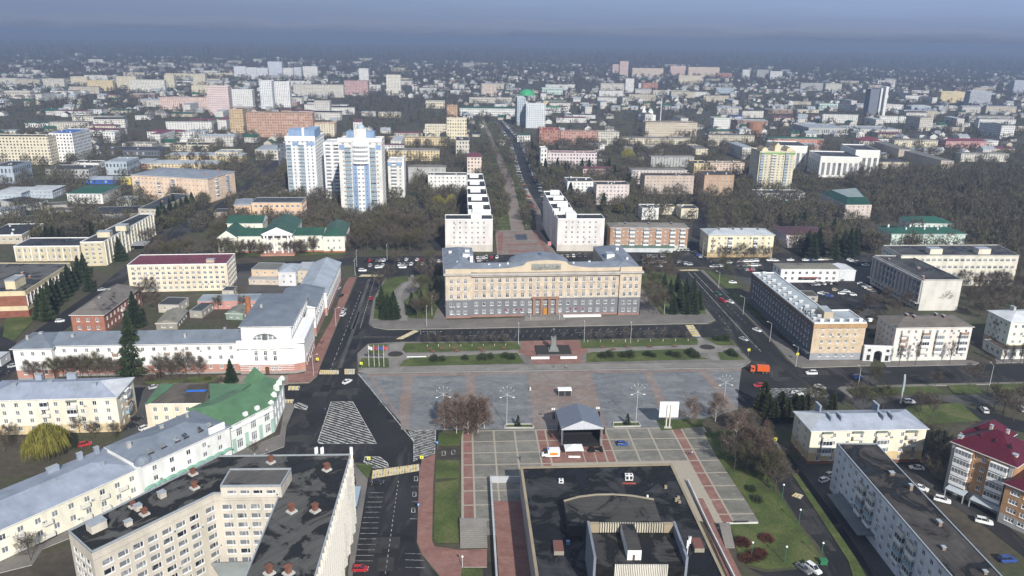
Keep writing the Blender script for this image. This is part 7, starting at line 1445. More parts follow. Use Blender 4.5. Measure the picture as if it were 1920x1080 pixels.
def bare(h, r, n, seed, tw=TWIG, bk=BARK, droop=0.0, w_=.05, tf=.3, slim=1.0, mainn=11, tcol=None):
    random.seed(seed); t = MB(); c = MB(); lean = Vector((random.uniform(-.04, .04), random.uniform(-.04, .04), 1))
    top = lean*h*.8; tr = .011*h+.06
    t.tube((0, 0, -.2), tuple(lean*h*tf), tr, tr*.75, 7, 0, False); t.tube(tuple(lean*h*tf), tuple(top), tr*.75, .03, 6, 0, False)
    if tcol: t.tube((0, 0, 0), tuple(lean*1.3), tr*1.06, tr*1.02, 7, 1, False)
    tips = []
    for i in range(mainn):
        f = tf+(.78-tf)*(i/mainn)*1.02; p = lean*h*f; a = i*2.4+random.uniform(-.4, .4); ln = r*(1.12-.55*(f-tf)/(.8-tf))*random.uniform(.8, 1.1)
        d = Vector((math.cos(a)*slim, math.sin(a)*slim, random.uniform(.55, 1.0))).normalized(); q = p+d*ln*.55; e_ = q+(d+Vector((0, 0, .25-droop*.5))+rv(.12))*ln*.5
        rr = tr*.45*(1.1-f); c.tube(tuple(p), tuple(q), rr+.03, rr*.6+.02, 4, 1, False); c.tube(tuple(q), tuple(e_), rr*.6+.02, .015, 3, 1, False)
        tips += [(p.lerp(q, .5), d), (q, d), (q.lerp(e_, .5), d), (e_, d)]
        for k in range(4):
            s0 = p.lerp(q, random.uniform(.4, 1)) if k < 2 else q.lerp(e_, random.uniform(.1, .9)); dd = (d+rv(.45)+Vector((0, 0, .3-droop*.4))).normalized(); s1 = s0+dd*ln*random.uniform(.25, .5)
            c.tube(tuple(s0), tuple(s1), .035, .01, 3, 1, False); tips += [(s0.lerp(s1, .5), dd), (s1, dd), (s1, dd)]
    tips += [(top*.95, Vector((0, 0, 1))), (top, Vector((0, 0, 1)))]
    for i in range(n):
        p, d = random.choice(tips); p = p+rv(r*.10); dd = d+rv(.55)+Vector((0, 0, .25-droop)); blade(c, p, dd, r*random.uniform(.16, .36), w_*random.uniform(.6, 1.4))
    return [('trunk', t, [bk, LIME]), ('crown', c, [tw, bk])]
def conifer(h, r, n, seed, mat=NEED, power=1.0, up=-.25, w_=.16, base=.06):
    random.seed(seed); t = MB(); c = MB(); t.tube((0, 0, -.2), (0, 0, h*.96), .016*h, .02, 6, 0, False)
    for i in range(n):
        f = random.random()**1.25; z = h*(base+(1-base)*f); lay = math.sin(f*38)*.5+.5; rr = r*(1-f)**power*(.72+.38*lay)+.12; a = random.uniform(0, 6.28); rad_ = rr*math.sqrt(random.random())*.9
        d = Vector((math.cos(a), math.sin(a), up+random.uniform(-.2, .25))); blade(c, Vector((math.cos(a)*rad_, math.sin(a)*rad_, z)), d, rr*.30+.25, w_*random.uniform(.7, 1.5))
    return [('trunk', t, [BARK]), ('crown', c, [mat])]
def willow(h, r, n, seed):
    random.seed(seed); P = bare(h*.9, r*.8, 200, seed, WILL, BARK, .5, .05, .2); c = P[1][1]
    for i in range(n):
        a = random.uniform(0, 6.28); q = math.sqrt(random.random()); k = .75+.25*math.sin(a*3+seed)*math.sin(a*5); z = h*(.98-.42*q*q)*random.uniform(.82, 1.0); p = Vector((math.cos(a)*r*q*k, math.sin(a)*r*q*k, z))
        for j in range(3):
            d = Vector((math.cos(a)*.25, math.sin(a)*.25, -1))+rv(.12); blade(c, p+rv(.25), d, random.uniform(1.2, 3.2), .07)
    return P
def blobbush(h, r, n, seed, mat):
    random.seed(seed); c = MB(); t = MB(); t.tube((0, 0, -.1), (0, 0, h*.5), .08, .03, 5, 0, False)
    for i in range(n):
        d = rv().normalized(); d.z = abs(d.z); k = random.random()**.4; p = Vector((d.x*r*k, d.y*r*k, .1+d.z*h*.8*k)); blade(c, p, d+rv(.4)+Vector((0, 0, .4)), r*.32, .10)
    return [('trunk', t, [BARK]), ('crown', c, [mat])]
TP = {}
def proto(key, parts):
    TP[key] = [(nm, mb.mesh(nm, mats), mb, mats) for nm, mb, mats in parts]
for i in range(4): proto('bare%d' % i, bare(11+i*.8, 4.6+.2*i, 1500, 20+i, TWIG if i < 3 else TWIGG))
for i in range(3): proto('young%d' % i, bare(6.5+i*.5, 2.6, 420, 40+i, TWIG, BARK, tcol=True, w_=.04))
for i in range(3): proto('birch%d' % i, bare(15+i, 4.6, 4200, 50+i, TWIGR, BIRCH, .6, .05, .10, .85, 17))
for i in range(2): proto('poplar%d' % i, bare(17, 3.0, 1300, 60+i, TWIG, BARK, -.4, .05, .2, .35, 14))
for i in range(3): proto('spruce%d' % i, conifer(14+i, 3.7, 5000, 70+i, NEED, .85, -.3, .17))
for i in range(2): proto('thuja%d' % i, conifer(8, 2.1, 1800, 80+i, THUJ, .55, .5, .15, .02))
proto('willow0', willow(11, 6.2, 2400, 90)); proto('willow1', willow(10, 5, 1700, 91))
proto('juniper0', blobbush(3.2, 2.3, 900, 95, SHR)); proto('juniper1', blobbush(2.6, 1.9, 700, 96, SHR)); proto('redbush0', blobbush(2.2, 2.6, 900, 97, REDT)); proto('bush0', blobbush(3, 2.4, 500, 98, TWIG)); proto('bush1', blobbush(2.6, 2.2, 500, 99, TWIGG)); proto('sapling0', conifer(4.2, 1.0, 300, 100))
KN = {'bare': ('bare_tree', 'bare tree'), 'young': ('young_tree', 'young tree'), 'birch': ('birch_tree', 'birch'), 'poplar': ('poplar_tree', 'poplar'), 'spruce': ('spruce_tree', 'spruce'), 'thuja': ('thuja_tree', 'thuja'), 'willow': ('willow_tree', 'willow'), 'juniper': ('juniper_bush', 'bush'), 'redbush': ('red_bush', 'bush'), 'bush': ('bush', 'bush'), 'sapling': ('spruce_sapling', 'spruce sapling')}
rt = random.Random(5); NT = {}
LATER = []
def tree(key, x, y, label, group=None, sc=1.0, sz=None):
    kd = key.rstrip('0123456789'); n = sum(1 for k in TP if k.rstrip('0123456789') == kd)
    k = key if key in TP else '%s%d' % (kd, rt.randrange(n)); nm, cat = KN[kd]
    e_ = thing(nm, label, cat, (x, y, 0), rt.uniform(0, 6.28), group); s_ = sc*rt.uniform(.88, 1.12); e_.scale = (s_, s_, s_*rt.uniform(.94, 1.08) if sz is None else sz)
    for pn, me, _, _ in TP[k]: addobj(pn, me, e_)
    NT[kd] = NT.get(kd, 0)+1
def tpx(key, pts, label, group=None, sc=1.0):
    for x, y in pts:
        g_ = G(x, y); tree(key, g_.x, g_.y, label, group if len(pts) > 1 else None, sc)
def scatter(keys, px, sp, label, sc=1.0, cap=400, avoid=True, gap=.55):
    """fill a ground area with trees about sp metres apart; each area has its own label and group"""
    P = W(px); x0, x1 = min(p[0] for p in P), max(p[0] for p in P); y0, y1 = min(p[1] for p in P), max(p[1] for p in P); pts = []
    n = int((x1-x0)*(y1-y0)/(sp*sp)*2.2)
    for _ in range(n):
        x, y = rt.uniform(x0, x1), rt.uniform(y0, y1)
        if not inpoly(x, y, P) or (avoid and blocked(x, y)): continue
        if any((x-a)**2+(y-b)**2 < (sp*gap)**2 for a, b in pts): continue
        pts.append((x, y))
    for x, y in pts[:cap]: LATER.append((math.hypot(x, y), rt.choice(keys), x, y, label, sc))
# single and small groups, nearest first
tpx('spruce2', [(252, 701)], 'tall dark spruce standing alone in front of the long white building', sc=1.45)
tpx('spruce0', [(434, 717)], 'broad spruce in front of the striped corner building, above the green bank roof', sc=.62)
tpx('willow0', [(92, 866)], 'big yellow-green weeping willow in the yard of the cream block, left', sc=1.15)
tpx('willow1', [(822, 396), (846, 390)], 'yellow-green weeping willow left of the white boulevard terrace', 'willows left of the terrace', 1.2)
tpx('willow1', [(1160, 400)], 'yellow-green willow right of the right-hand white terrace', sc=1.0); tpx('willow0', [(1177, 301)], 'distant yellow willow above the gridded office', sc=1.1);
tpx('birch', [(834, 806), (856, 813), (878, 815), (896, 812), (908, 803), (846, 798), (868, 802), (890, 800)], 'leafless reddish birch in the clump at the lower left corner of the square', 'birch clump on the square', .80)
tpx('birch', [(1297, 795), (1341, 790)], 'slender leafless birch on the grass right of the white billboard', 'birches by the billboard', .78)
tpx('birch2', [(1378, 858)], 'tallest pale-stemmed birch beside the plaza corner', sc=1.12); tpx('birch1', [(1421, 880)], 'pale-stemmed birch leaning over the side road', sc=.95)
tpx('bare', [(1395, 850), (1410, 870), (1432, 892), (1400, 890), (1442, 915), (1376, 880), (1440, 880)], 'dark bare tree in the thicket between the plaza and the side road', 'thicket right of the plaza', .85)
tpx('thuja', [(1424, 778), (1437, 786), (1450, 790), (1462, 780), (1474, 790), (1487, 778), (1498, 786), (1510, 778), (1430, 766)], 'dark green thuja in the clump below the striped road island', 'thujas below the road island', 1.15)
tpx('bare', [(1523, 776), (1600, 768), (1616, 770), (1655, 768)], 'leafless brown tree behind the lavender roof of the cream block', 'trees behind the cream block', .85)
tpx('sapling0', [(971, 800)], 'small dark spruce sapling in the grass box left of the stage'); tpx('sapling0', [(1176, 797)], 'small dark spruce sapling in the grass box right of the stage')
tpx('juniper', [(814, 676), (829, 676), (872, 674), (905, 674), (918, 672), (947, 670), (958, 673)], 'rounded green bush on the lawn left of the monument', 'bushes left of the monument', .95)
tpx('juniper', [(1130, 670), (1142, 668), (1168, 669), (1180, 669), (1214, 667), (1224, 669), (1256, 666), (1269, 669), (1295, 664), (1303, 670)], 'rounded green bush on the lawn right of the monument', 'bushes right of the monument', .95)
tpx('juniper', [(1345, 638), (1360, 638), (1370, 664), (1376, 668)], 'dark green bush near the right-hand round flower bed', 'bushes by the right flower bed', 1.0)
tpx('redbush0', [(1392, 1020), (1437, 1012), (1415, 1046), (1400, 1050), (1425, 1040)], 'round reddish leafless bush on the lawn right of the theatre', 'red bushes on the right lawn', .8)
tpx('juniper1', [(1420, 940), (1408, 920)], 'small green bush on the lawn edge beside the plaza', 'small bushes by the plaza', .8)
tpx('young', [(801+21*i, 650.5-.3*i) for i in range(8)], 'small bare tree with whitewashed foot on the strip left of the monument', 'young trees left of the monument', .8)
tpx('young', [(1102+23.5*i, 642-.25*i) for i in range(9)], 'small bare tree with whitewashed foot on the strip right of the monument', 'young trees right of the monument', .85)
tpx('young0', [(478, 855)], 'thin young tree on the pavement below the bank', sc=.85)
tpx('bare', [(10+i*0, 1015) for i in range(1)]+[(33, 1010), (58, 1052), (10, 1040)], 'leafless tree on the pavement at the bottom left corner', 'trees at the bottom left corner', .6)
tpx('spruce', [(722, 598), (733, 598), (741, 597), (727, 585), (738, 584), (716, 578)], 'spruce with pale foot in the left garden of the government building', 'spruces in the left garden', .75)
tpx('spruce', [(772, 590), (790, 578)], 'spruce in the middle of the left garden beside the path', 'spruces by the garden path', .62)
tpx('bare', [(783, 596), (800, 597), (810, 585), (786, 560), (820, 560), (806, 540), (826, 530), (732, 530), (712, 545), (790, 520), (812, 516)], 'bare tree in the garden left of the government building', 'bare trees in the left garden', .9)
tpx('spruce', [(1262, 588), (1286, 588), (1302, 588), (1274, 576), (1295, 574), (1310, 580), (1256, 560), (1285, 556), (1299, 560), (1245, 540), (1270, 545)], 'dark spruce in the garden right of the government building', 'spruces in the right garden', .68)
tpx('bare', [(1232, 588), (1240, 588), (1216, 568), (1222, 550), (1212, 530), (1230, 520), (1250, 515), (1225, 590), (1236, 566), (1255, 530), (1216, 512)], 'bare tree in the garden right of the government building', 'bare trees in the right garden', .9)
tpx('bare', [(x, 713-.01*(x-80)) for x in (64, 84, 104, 120, 138, 152, 168, 184, 200, 216, 300, 318, 336, 350, 372)], 'small bare street tree in front of the long white building', 'street trees by the long white building', .78)
tpx('bush', [(390, 712), (412, 716), (300, 706), (282, 712)], 'bare bush on the verge below the long white building', 'bushes below the long white building', .8)
tpx('poplar', [(1685, 686), (1716, 684), (1780, 682)], 'thin bare street tree before the pinkish block', 'street trees before the pinkish block', .62); tpx('poplar', [(1880, 684), (1895, 684), (1912, 682), (1918, 684)], 'thin bare street tree before the mint house', 'street trees before the mint house', .62)
tpx('bare', [(1752, 730), (1818, 722), (1640, 728), (1724, 780), (1748, 785)], 'large bare tree on the green strip beside the right street', 'trees on the right green strip', .75)
tpx('bare', [(1728, 850), (1765, 860), (1745, 880), (1770, 900), (1880, 780), (1900, 790), (1862, 770), (1745, 905), (1910, 770)], 'dark bare tree in the yard between the cream block and the crimson roof', 'yard trees lower right', .85)
tpx('thuja', [(1560+0, 770)], 'dark thuja behind the left corner of the lavender roof', sc=.8)
tpx('bare', [(150, 812), (176, 822), (20, 830), (8, 850), (125, 850), (215, 826)], 'bare tree in the yard behind the row houses, left', 'yard trees left', .6)
tpx('spruce', [(76, 598), (84, 590), (95, 583), (103, 574), (113, 565), (122, 556), (131, 546), (140, 537), (150, 527), (160, 520), (168, 545), (90, 600)], 'dense dark spruce in the row before the brick-stilted building', 'spruces before the brick-stilted building', .85)
tpx('spruce', [(300, 428), (312, 422), (322, 416), (332, 411), (342, 405), (352, 400), (362, 394), (306, 416), (328, 400), (226, 488), (234, 470)], 'dark spruce in the row behind the tan institute', 'spruces behind the tan institute', .95)
tpx('thuja', [(62, 448), (74, 446), (88, 450), (100, 447), (112, 450), (125, 446), (138, 448), (150, 446), (162, 444), (172, 440)], 'dark conifer in the hedge behind the low tan hall', 'hedge behind the tan hall', 1.0)
tpx('spruce0', [(255, 612)], 'dark spruce beside the red brick house', sc=1.0); tpx('bare', [(281, 560), (268, 575), (292, 585)], 'bare tree between the brick house and the wine-red roof', 'trees by the brick house', .9)
tpx('spruce', [(1522, 486), (1532, 476), (1512, 480), (1590, 482), (1600, 476), (1580, 474), (1562, 484)], 'tall black-green spruce by the pink maroon-roofed house', 'spruces by the pink house', 1.15)
tpx('bare2', [(1765, 580)], 'bare spreading tree against the blank white end wall', sc=.95)
tpx('bare', [(x, y) for x, y in ((1215, 500), (1245, 498), (1270, 497), (1355, 486), (1372, 487), (1390, 487), (1408, 487), (1425, 488), (1444, 486), (1360, 520), (1358, 508), (740, 500), (806, 498))], 'bare street tree among the parked cars north of the government building', 'street trees in the car park', .72)
# areas
scatter(['bare0', 'bare1', 'bare2', 'bare3'], [(1382, 806), (1398, 880), (1440, 935), (1462, 918), (1432, 850), (1400, 795)], 5, 'bare tree in the thicket along the left kerb of the side road', .8, avoid=False)
scatter(['bare0', 'bare1', 'bare2', 'bare3'], [(668, 475), (828, 473), (830, 400), (735, 405), (672, 420)], 8, 'bare tree in the dense grove left of the white terrace', .95)
scatter(['bush0', 'bush1', 'bare1'], [(1575, 590), (1640, 560), (1720, 590), (1650, 600), (1640, 640), (1600, 600)], 7, 'brown shrubby tree behind the slate-grey block', .8)
scatter(['bare0', 'bare1', 'bare2', 'poplar0'], [(1800, 510), (1930, 520), (1930, 590), (1840, 610), (1830, 580), (1808, 590)], 8, 'bare tree in the yard right of the blank-walled hall', .85)
scatter(['bare0', 'bare2', 'poplar1'], [(1700, 500), (1900, 500), (1910, 480), (1920, 540), (1810, 535)], 9, 'bare tree in front of the long pale institute', .9)
scatter(['bare0', 'bare1', 'bare2', 'bare3', 'spruce0'], [(1480, 420), (1660, 470), (1640, 478), (1470, 470)], 9, 'bare tree around the pink house', .9)
scatter(['bare0', 'bare1', 'bare2', 'bare3'], [(1290, 420), (1310, 378), (1530, 400), (1470, 425), (1320, 428)], 9, 'bare tree between the kindergarten and the cream four-storey block', .9)
scatter(['bare0', 'bare1', 'bare2', 'poplar0'], [(1600, 335), (1930, 340), (1930, 470), (1815, 455), (1800, 415), (1645, 425), (1640, 390), (1590, 350)], 11, 'bare tree in the dark park at the right', 1.1)
scatter(['bare0', 'bare1', 'bare3'], [(290, 470), (400, 480), (408, 420), (560, 365), (640, 410), (660, 420), (655, 470), (500, 490), (240, 500), (320, 400), (400, 380)], 9, 'bare tree along the street left of the green-roofed hall', .9)
scatter(['bare0', 'bare1', 'young0'], [(412, 482), (655, 476), (655, 466), (412, 470)], 9, 'bare tree in front of the green-roofed hall', .62, avoid=False)
scatter(['young0', 'young1', 'young2', 'bare0'], [(928, 430), (892, 226), (904, 226), (955, 430)], 13, 'bare tree lining the left side of the boulevard path', .8, avoid=False)
scatter(['young0', 'young1', 'young2', 'bare0'], [(986, 430), (912, 228), (922, 228), (948, 262), (973, 345), (998, 420)], 13, 'bare tree lining the right side of the boulevard path', .8, avoid=False)
scatter(['bare0', 'bare1', 'bare2', 'spruce1'], [(1010, 360), (960, 270), (1180, 330), (1200, 400), (1140, 405), (1120, 385)], 11, 'bare tree around the right-hand blocks by the avenue', .9)
scatter(['bare0', 'bare1', 'bare3'], [(740, 400), (800, 330), (850, 330), (870, 400)], 11, 'bare tree in the courtyard left of the white terrace', .9)
scatter(['bare0', 'bare1', 'bare3'], [(470, 590), (500, 560), (372, 560), (380, 600), (450, 605)], 11, 'bare tree in the yard behind the corner building', .6)
LATER.sort(key=lambda q: q[0]); cntb = sum(NT.get(k, 0) for k in ('bare',)); rest = []
for d_, key, x, y, lb, sc in LATER:
    kd = key.rstrip('0123456789')
    if kd == 'bare' and NT.get('bare', 0) >= 285: rest.append((key, x, y, sc)); continue
    tree(key, x, y, lb, lb.replace('bare tree', 'trees'), sc)
# everything further off: one mass of low-detail bare trees
def mass(name, pts, tmpl, mats, seed=3):
    """pts (x, y, scale); tmpl list of (verts Nx3, faces Mx3, matidx M)"""
    rs = np.random.RandomState(seed); V = []; F = []; MI = []; off = 0
    for x, y, s_ in pts:
        v, f, mi = tmpl[rs.randint(len(tmpl))]; a = rs.uniform(0, 6.28); c, sn = math.cos(a), math.sin(a)
        w_ = np.empty_like(v); w_[:, 0] = (v[:, 0]*c-v[:, 1]*sn)*s_+x; w_[:, 1] = (v[:, 0]*sn+v[:, 1]*c)*s_+y; w_[:, 2] = v[:, 2]*s_*rs.uniform(.85, 1.15)
        V.append(w_); F.append(f+off); MI.append(mi); off += len(v)
    V = np.concatenate(V).astype(np.float32); F = np.concatenate(F).astype(np.int32); MI = np.concatenate(MI).astype(np.int32)
    me = D.meshes.new(name); me.vertices.add(len(V)); me.vertices.foreach_set('co', V.ravel()); me.loops.add(len(F)*3); me.loops.foreach_set('vertex_index', F.ravel())
    me.polygons.add(len(F)); me.polygons.foreach_set('loop_start', np.arange(0, len(F)*3, 3, dtype=np.int32)); me.polygons.foreach_set('material_index', MI)
    for m_ in mats: me.materials.append(m_)
    me.update(calc_edges=True); o = addobj(name, me); o['kind'] = 'stuff'; print(name, len(pts), len(F)); return o
def lod(n, h, r, w_, seed, mi=0, con=False):
    rs = np.random.RandomState(seed); v = []; f = []
    for i in range(n):
        if con: z = h*rs.uniform(.05, 1); q = r*(1-z/h)+.3; a = rs.uniform(0, 6.28); p = np.array([math.cos(a)*q*.5, math.sin(a)*q*.5, z])
        else:
            d = rs.normal(size=3); d /= np.linalg.norm(d); k = rs.uniform(.3, 1)**.5; p = np.array([d[0]*r*k, d[1]*r*k, h*.56+d[2]*h*.42*k])
        a = rs.normal(size=3); a /= np.linalg.norm(a); b = np.cross(a, rs.normal(size=3)); b /= np.linalg.norm(b); o = len(v); ln = r*rs.uniform(.35, .6)
        v += [p-a*w_, p+a*w_, p+(b+np.array([0, 0, .5]))*ln]; f.append((o, o+1, o+2))
    v += [np.array([-.2, 0, 0.]), np.array([.2, 0, 0.]), np.array([0, 0, h*.7])]; f.append((len(v)-3, len(v)-2, len(v)-1))
    return np.array(v), np.array(f), np.array([mi]*(len(f)-1)+[mi])
mid_t = [lod(190, 11, 4.8, .22, s_, 0) for s_ in (1, 2, 3)]+[lod(190, 11, 4.8, .22, 4, 1)]
far_t = [lod(34, 11, 5.5, .75, s_, 0) for s_ in (5, 6, 7, 8)]+[lod(34, 11, 5.5, .75, 9, 1)]+[lod(34, 13, 3.4, .8, 10, 2, True)]
FT = [twm('far_twigs', (.058, .051, .038), (.105, .092, .066)), twm('far_twigs_green', (.066, .062, .034), (.10, .093, .05)), twm('far_needles', (.014, .02, .014), (.025, .034, .022))]
pts = [(x, y, s_) for _, x, y, s_ in rest]
for _ in range(9000):
    y = rt.uniform(480, 1000); x = rt.uniform(-.72, .72)*y
    if not infr((x, y, 0), 20) or blocked(x, y): continue
    if len(pts) > 3000: break
    if x < -.42*y and y > 520 and rt.random() < .55: continue
    if rt.random() < .50+.6*mnoise.noise(Vector((x*.012, y*.012, 0))): pts.append((x, y, rt.uniform(.7, 1.15)))
mass('woods', pts, mid_t, FT)
pts = []
def isgrove(x, y): return (1100 < y < 1750 and -300/1461*y < x < -90/1461*y) or (y > 700 and dense(x+900, y+300) > .62)
for _ in range(60000):
    y = 960+(4700-960)*rt.random()**.8; x = rt.uniform(-.70, .70)*y
    if not infr((x, y, 0), 5): continue
    if y < 1700 and blocked(x, y): continue
    p_ = .75 if isgrove(x, y) else .30
    if rt.random() < p_: pts.append((x, y, rt.uniform(.5, 1.1)*(1 if y < 2200 else 1.35)))
    if len(pts) > 20000: break
mass('far_woods', pts, far_t, FT)
pts = [(rt.uniform(-.7, .7)*y, y, rt.uniform(2.2, 3.6)) for y in [rt.uniform(4300, 9000) for _ in range(5200)]]
mass('forest', pts, far_t, FT)
# ================================================================ CARS, STREET FURNITURE, PEOPLE
TYRE = plain((.02, .02, .02), .8, name='tyre'); RIM = plain((.35, .35, .36), .35, .5, .6); CGL = plain((.015, .018, .022), .06, .8, name='car_glass'); LAMPM = plain((.7, .7, .68), .2, .8); TAILM = plain((.35, .02, .02), .3)
def paint(c): return plain(c, .22, .6, 0, name='car_paint')
CARC = {'white': (.72, .72, .72), 'silver': (.40, .41, .42), 'black': (.018, .018, .02), 'grey': (.13, .135, .14), 'red': (.36, .02, .025), 'blue': (.03, .07, .25), 'green': (.03, .10, .07), 'beige': (.45, .40, .30), 'yellow': (.60, .52, .10)}
SH = {'sedan': ([(-2.2, .35, .62, .70), (-2.15, .3, .88, .80), (-1.2, .25, .95, .86), (1.0, .25, .93, .87), (1.9, .28, .80, .82), (2.2, .36, .60, .70)], [(-1.65, .92, .93, .74), (-1.0, .94, 1.42, .62), (.25, .94, 1.45, .62), (1.05, .92, .94, .72)], 1.32),
      'hatch': ([(-1.95, .35, .70, .72), (-1.9, .3, .95, .80), (-1.1, .25, .98, .85), (.9, .25, .95, .85), (1.7, .28, .84, .80), (1.98, .36, .62, .70)], [(-1.88, .95, .98, .74), (-1.55, .96, 1.50, .62), (.2, .96, 1.52, .62), (1.0, .93, .96, .72)], 1.22),
      'suv': ([(-2.25, .45, .85, .78), (-2.2, .38, 1.10, .88), (-1.2, .32, 1.12, .92), (1.0, .32, 1.08, .92), (1.95, .36, .98, .88), (2.28, .45, .75, .78)], [(-2.1, 1.08, 1.12, .80), (-1.85, 1.10, 1.72, .70), (.35, 1.10, 1.74, .70), (1.15, 1.06, 1.08, .78)], 1.38)}
def loft(m, st_, mi, topmi=None):
    R_ = []
    for x, z0, z1, w_ in st_: R_.append([(x, -w_, z0), (x, -w_*1.0, (z0+z1)/2+.05), (x, -w_*.9, z1), (x, w_*.9, z1), (x, w_, (z0+z1)/2+.05), (x, w_, z0)])
    for i in range(len(R_)-1):
        for j in range(5): m.quad([R_[i][j+1], R_[i][j], R_[i+1][j], R_[i+1][j+1]][::-1] if False else [R_[i][j], R_[i][j+1], R_[i+1][j+1], R_[i+1][j]][::-1], topmi if (topmi is not None and j == 2) else mi)
    m.quad(R_[0][::1], mi); m.quad(R_[-1][::-1], mi)
CME = {}
def carmesh(kind, col):
    if (kind, col) in CME: return CME[kind, col]
    lo, cb, wx = SH[kind]; b = MB(); loft(b, lo, 0); p = cb
    b.quad([(p[1][0], -p[1][3]*.9-.01, p[1][2]+.01), (p[2][0], -p[2][3]*.9-.01, p[2][2]+.01), (p[2][0], p[2][3]*.9+.01, p[2][2]+.01), (p[1][0], p[1][3]*.9+.01, p[1][2]+.01)], 0)
    for sx in (-1, 1):
        for (i, j) in ((0, 1), (2, 3)): b.tube((p[i][0], sx*p[i][3]*.92, p[i][2]), (p[j][0], sx*p[j][3]*.92, p[j][2]), .05, .05, 4)
        b.tube(((p[1][0]+p[2][0])/2, sx*(p[1][3]+.09), p[1][1]), ((p[1][0]+p[2][0])/2, sx*p[1][3]*.92, p[1][2]), .05, .05, 4)
    body = b.mesh('body', [paint(CARC[col])]); g_ = MB(); loft(g_, cb, 0); glass = g_.mesh('windows', [CGL])
    w_ = MB(); w_.tube((0, -.11, 0), (0, .11, 0), .32, seg=12); w_.tube((0, -.12, 0), (0, .12, 0), .18, seg=8, mi=1); wheel = w_.mesh('wheel', [TYRE, RIM])
    h = MB(); h.box(-.04, -.17, -.07, .04, .17, .07); hl = h.mesh('headlight', [LAMPM]); tl = h.mesh('tail_light', [TAILM])
    CME[kind, col] = (body, glass, wheel, hl, tl, wx, lo); return CME[kind, col]
NC = [0]; FARC = []
def car(x, y, ang, kind, col, label, group=None, full=True, name='car'):
    if NC[0] >= 300: FARC.append((x, y, ang, kind, col)); return
    NC[0] += 1; body, glass, wheel, hl, tl, wx, lo = carmesh(kind, col); t = thing(name, label, 'car', (x, y, .06), rad(ang), group)
    addobj('body', body, t); addobj('windows', glass, t)
    if full:
        for a in (-1, 1):
            for b in (-1, 1): addobj('wheel', wheel, t, (a*wx, b*.74, .32))
        for b in (-1, 1): addobj('headlight', hl, t, (lo[-1][0]-.03, b*.5, .62)); addobj('tail_light', tl, t, (lo[0][0]+.02, b*.55, .75))
    return t
rc = random.Random(9)
def pc(px, ang, kind, col, label, group=None): v = G(*px); return car(v.x, v.y, ang, kind, col, label, group)
# moving and lone cars; heading in degrees, 0 = to the right, 90 = away
pc((676, 1070), 3, 'hatch', 'red', 'red hatchback parked across a bay below the hotel'); pc((706, 907), 5, 'sedan', 'black', 'black sedan parked just below the yellow crossing by the hotel')
pc((651, 718), 60, 'sedan', 'white', 'white sedan driving through the junction above the striped triangle'); pc((643, 592), 82, 'suv', 'white', 'white car parked on the kerb by the red pavement of the left street'); pc((645, 583), 82, 'sedan', 'silver', 'silver car parked in front of the white one by the red pavement')
pc((696, 561), 84, 'hatch', 'red', 'red car driving away up the left street'); pc((1167, 835), 5, 'hatch', 'blue', 'blue hatchback parked on the tiled plaza right of the stage')
pc((1394, 638), -55, 'sedan', 'silver', 'silver-blue car driving towards the junction by the right flower bed')
pc((1419, 621), -55, 'sedan', 'white', 'white car driving down the right avenue beside the slate-grey block'); pc((1369, 568), -60, 'sedan', 'white', 'white sedan at the kerb of the right avenue beside the maroon car'); pc((1355, 566), -60, 'suv', 'red', 'dark red car beside the white one on the right avenue'); pc((1346, 553), -60, 'hatch', 'green', 'dark teal car following on the right avenue')
pc((1521, 702), 183, 'suv', 'white', 'white car turning left in front of the ochre brick end wall'); pc((1607, 709), 5, 'hatch', 'blue', 'blue car driving along the right cross street'); pc((1537, 728), -42, 'sedan', 'silver', 'silver car passing the leafless tree near the striped island'); pc((1495, 740), -30, 'sedan', 'white', 'white sedan standing on the striped road island'); pc((1422, 725), 185, 'hatch', 'red', 'red car beside the left end of the striped island')
pc((1506, 1070), -62, 'sedan', 'grey', 'dark grey car parked below the right lawn next to the white one'); pc((1524, 1070), -62, 'suv', 'white', 'white car parked below the right lawn next to the green bin'); pc((1718, 880), 172, 'sedan', 'white', 'white car at the top of the yard lane, lower right'); pc((1726, 918), -38, 'sedan', 'white', 'second white car down the yard lane, lower right'); pc((1766, 941), -30, 'suv', 'white', 'white estate car facing the porch of the crimson-roofed house'); pc((1844, 981), -25, 'suv', 'white', 'white estate car below the porch, nearest the right corner'); pc((1888, 1053), 5, 'suv', 'blue', 'blue car at the bottom right corner'); pc((1545, 903), 30, 'hatch', 'white', 'white car half hidden behind the left end of the white block'); pc((1556, 893), 30, 'hatch', 'silver', 'silver car behind the left end of the white block')
pc((1704, 756), 0, 'suv', 'silver', 'silver car parked on the paved strip right of the lavender roof'); pc((1845, 772), 80, 'suv', 'white', 'white van-like car facing away on the lane, right'); pc((1916, 770), 80, 'suv', 'white', 'white car facing away at the right edge')
pc((113, 604), 15, 'hatch', 'white', 'white hatchback on the lane left of the red brick house'); pc((192, 545), 30, 'sedan', 'silver', 'silver sedan on the lane beyond the red brick house'); pc((26, 688), 40, 'sedan', 'silver', 'silver car on the left-edge street by the blue shop'); pc((5, 702), 40, 'sedan', 'black', 'black car at the left edge of the picture'); pc((160, 836), 30, 'hatch', 'red', 'dark red car in the yard beside the big willow'); pc((290, 728), 40, 'sedan', 'silver', 'silver car in the passage left of the bank'); pc((257, 788), 40, 'hatch', 'black', 'black car in the passage by the cream block, upper'); pc((247, 801), 42, 'sedan', 'black', 'black car in the passage by the cream block, lower'); pc((272, 805), 60, 'hatch', 'white', 'white car in the passage against the cream wall')
pc((628, 548), 80, 'hatch', 'black', 'dark car in the upper bay of the left street'); pc((635, 542), 80, 'hatch', 'silver', 'silver car in the upper bay of the left street'); pc((640, 556), 80, 'sedan', 'black', 'black car in the lower bay of the left street')
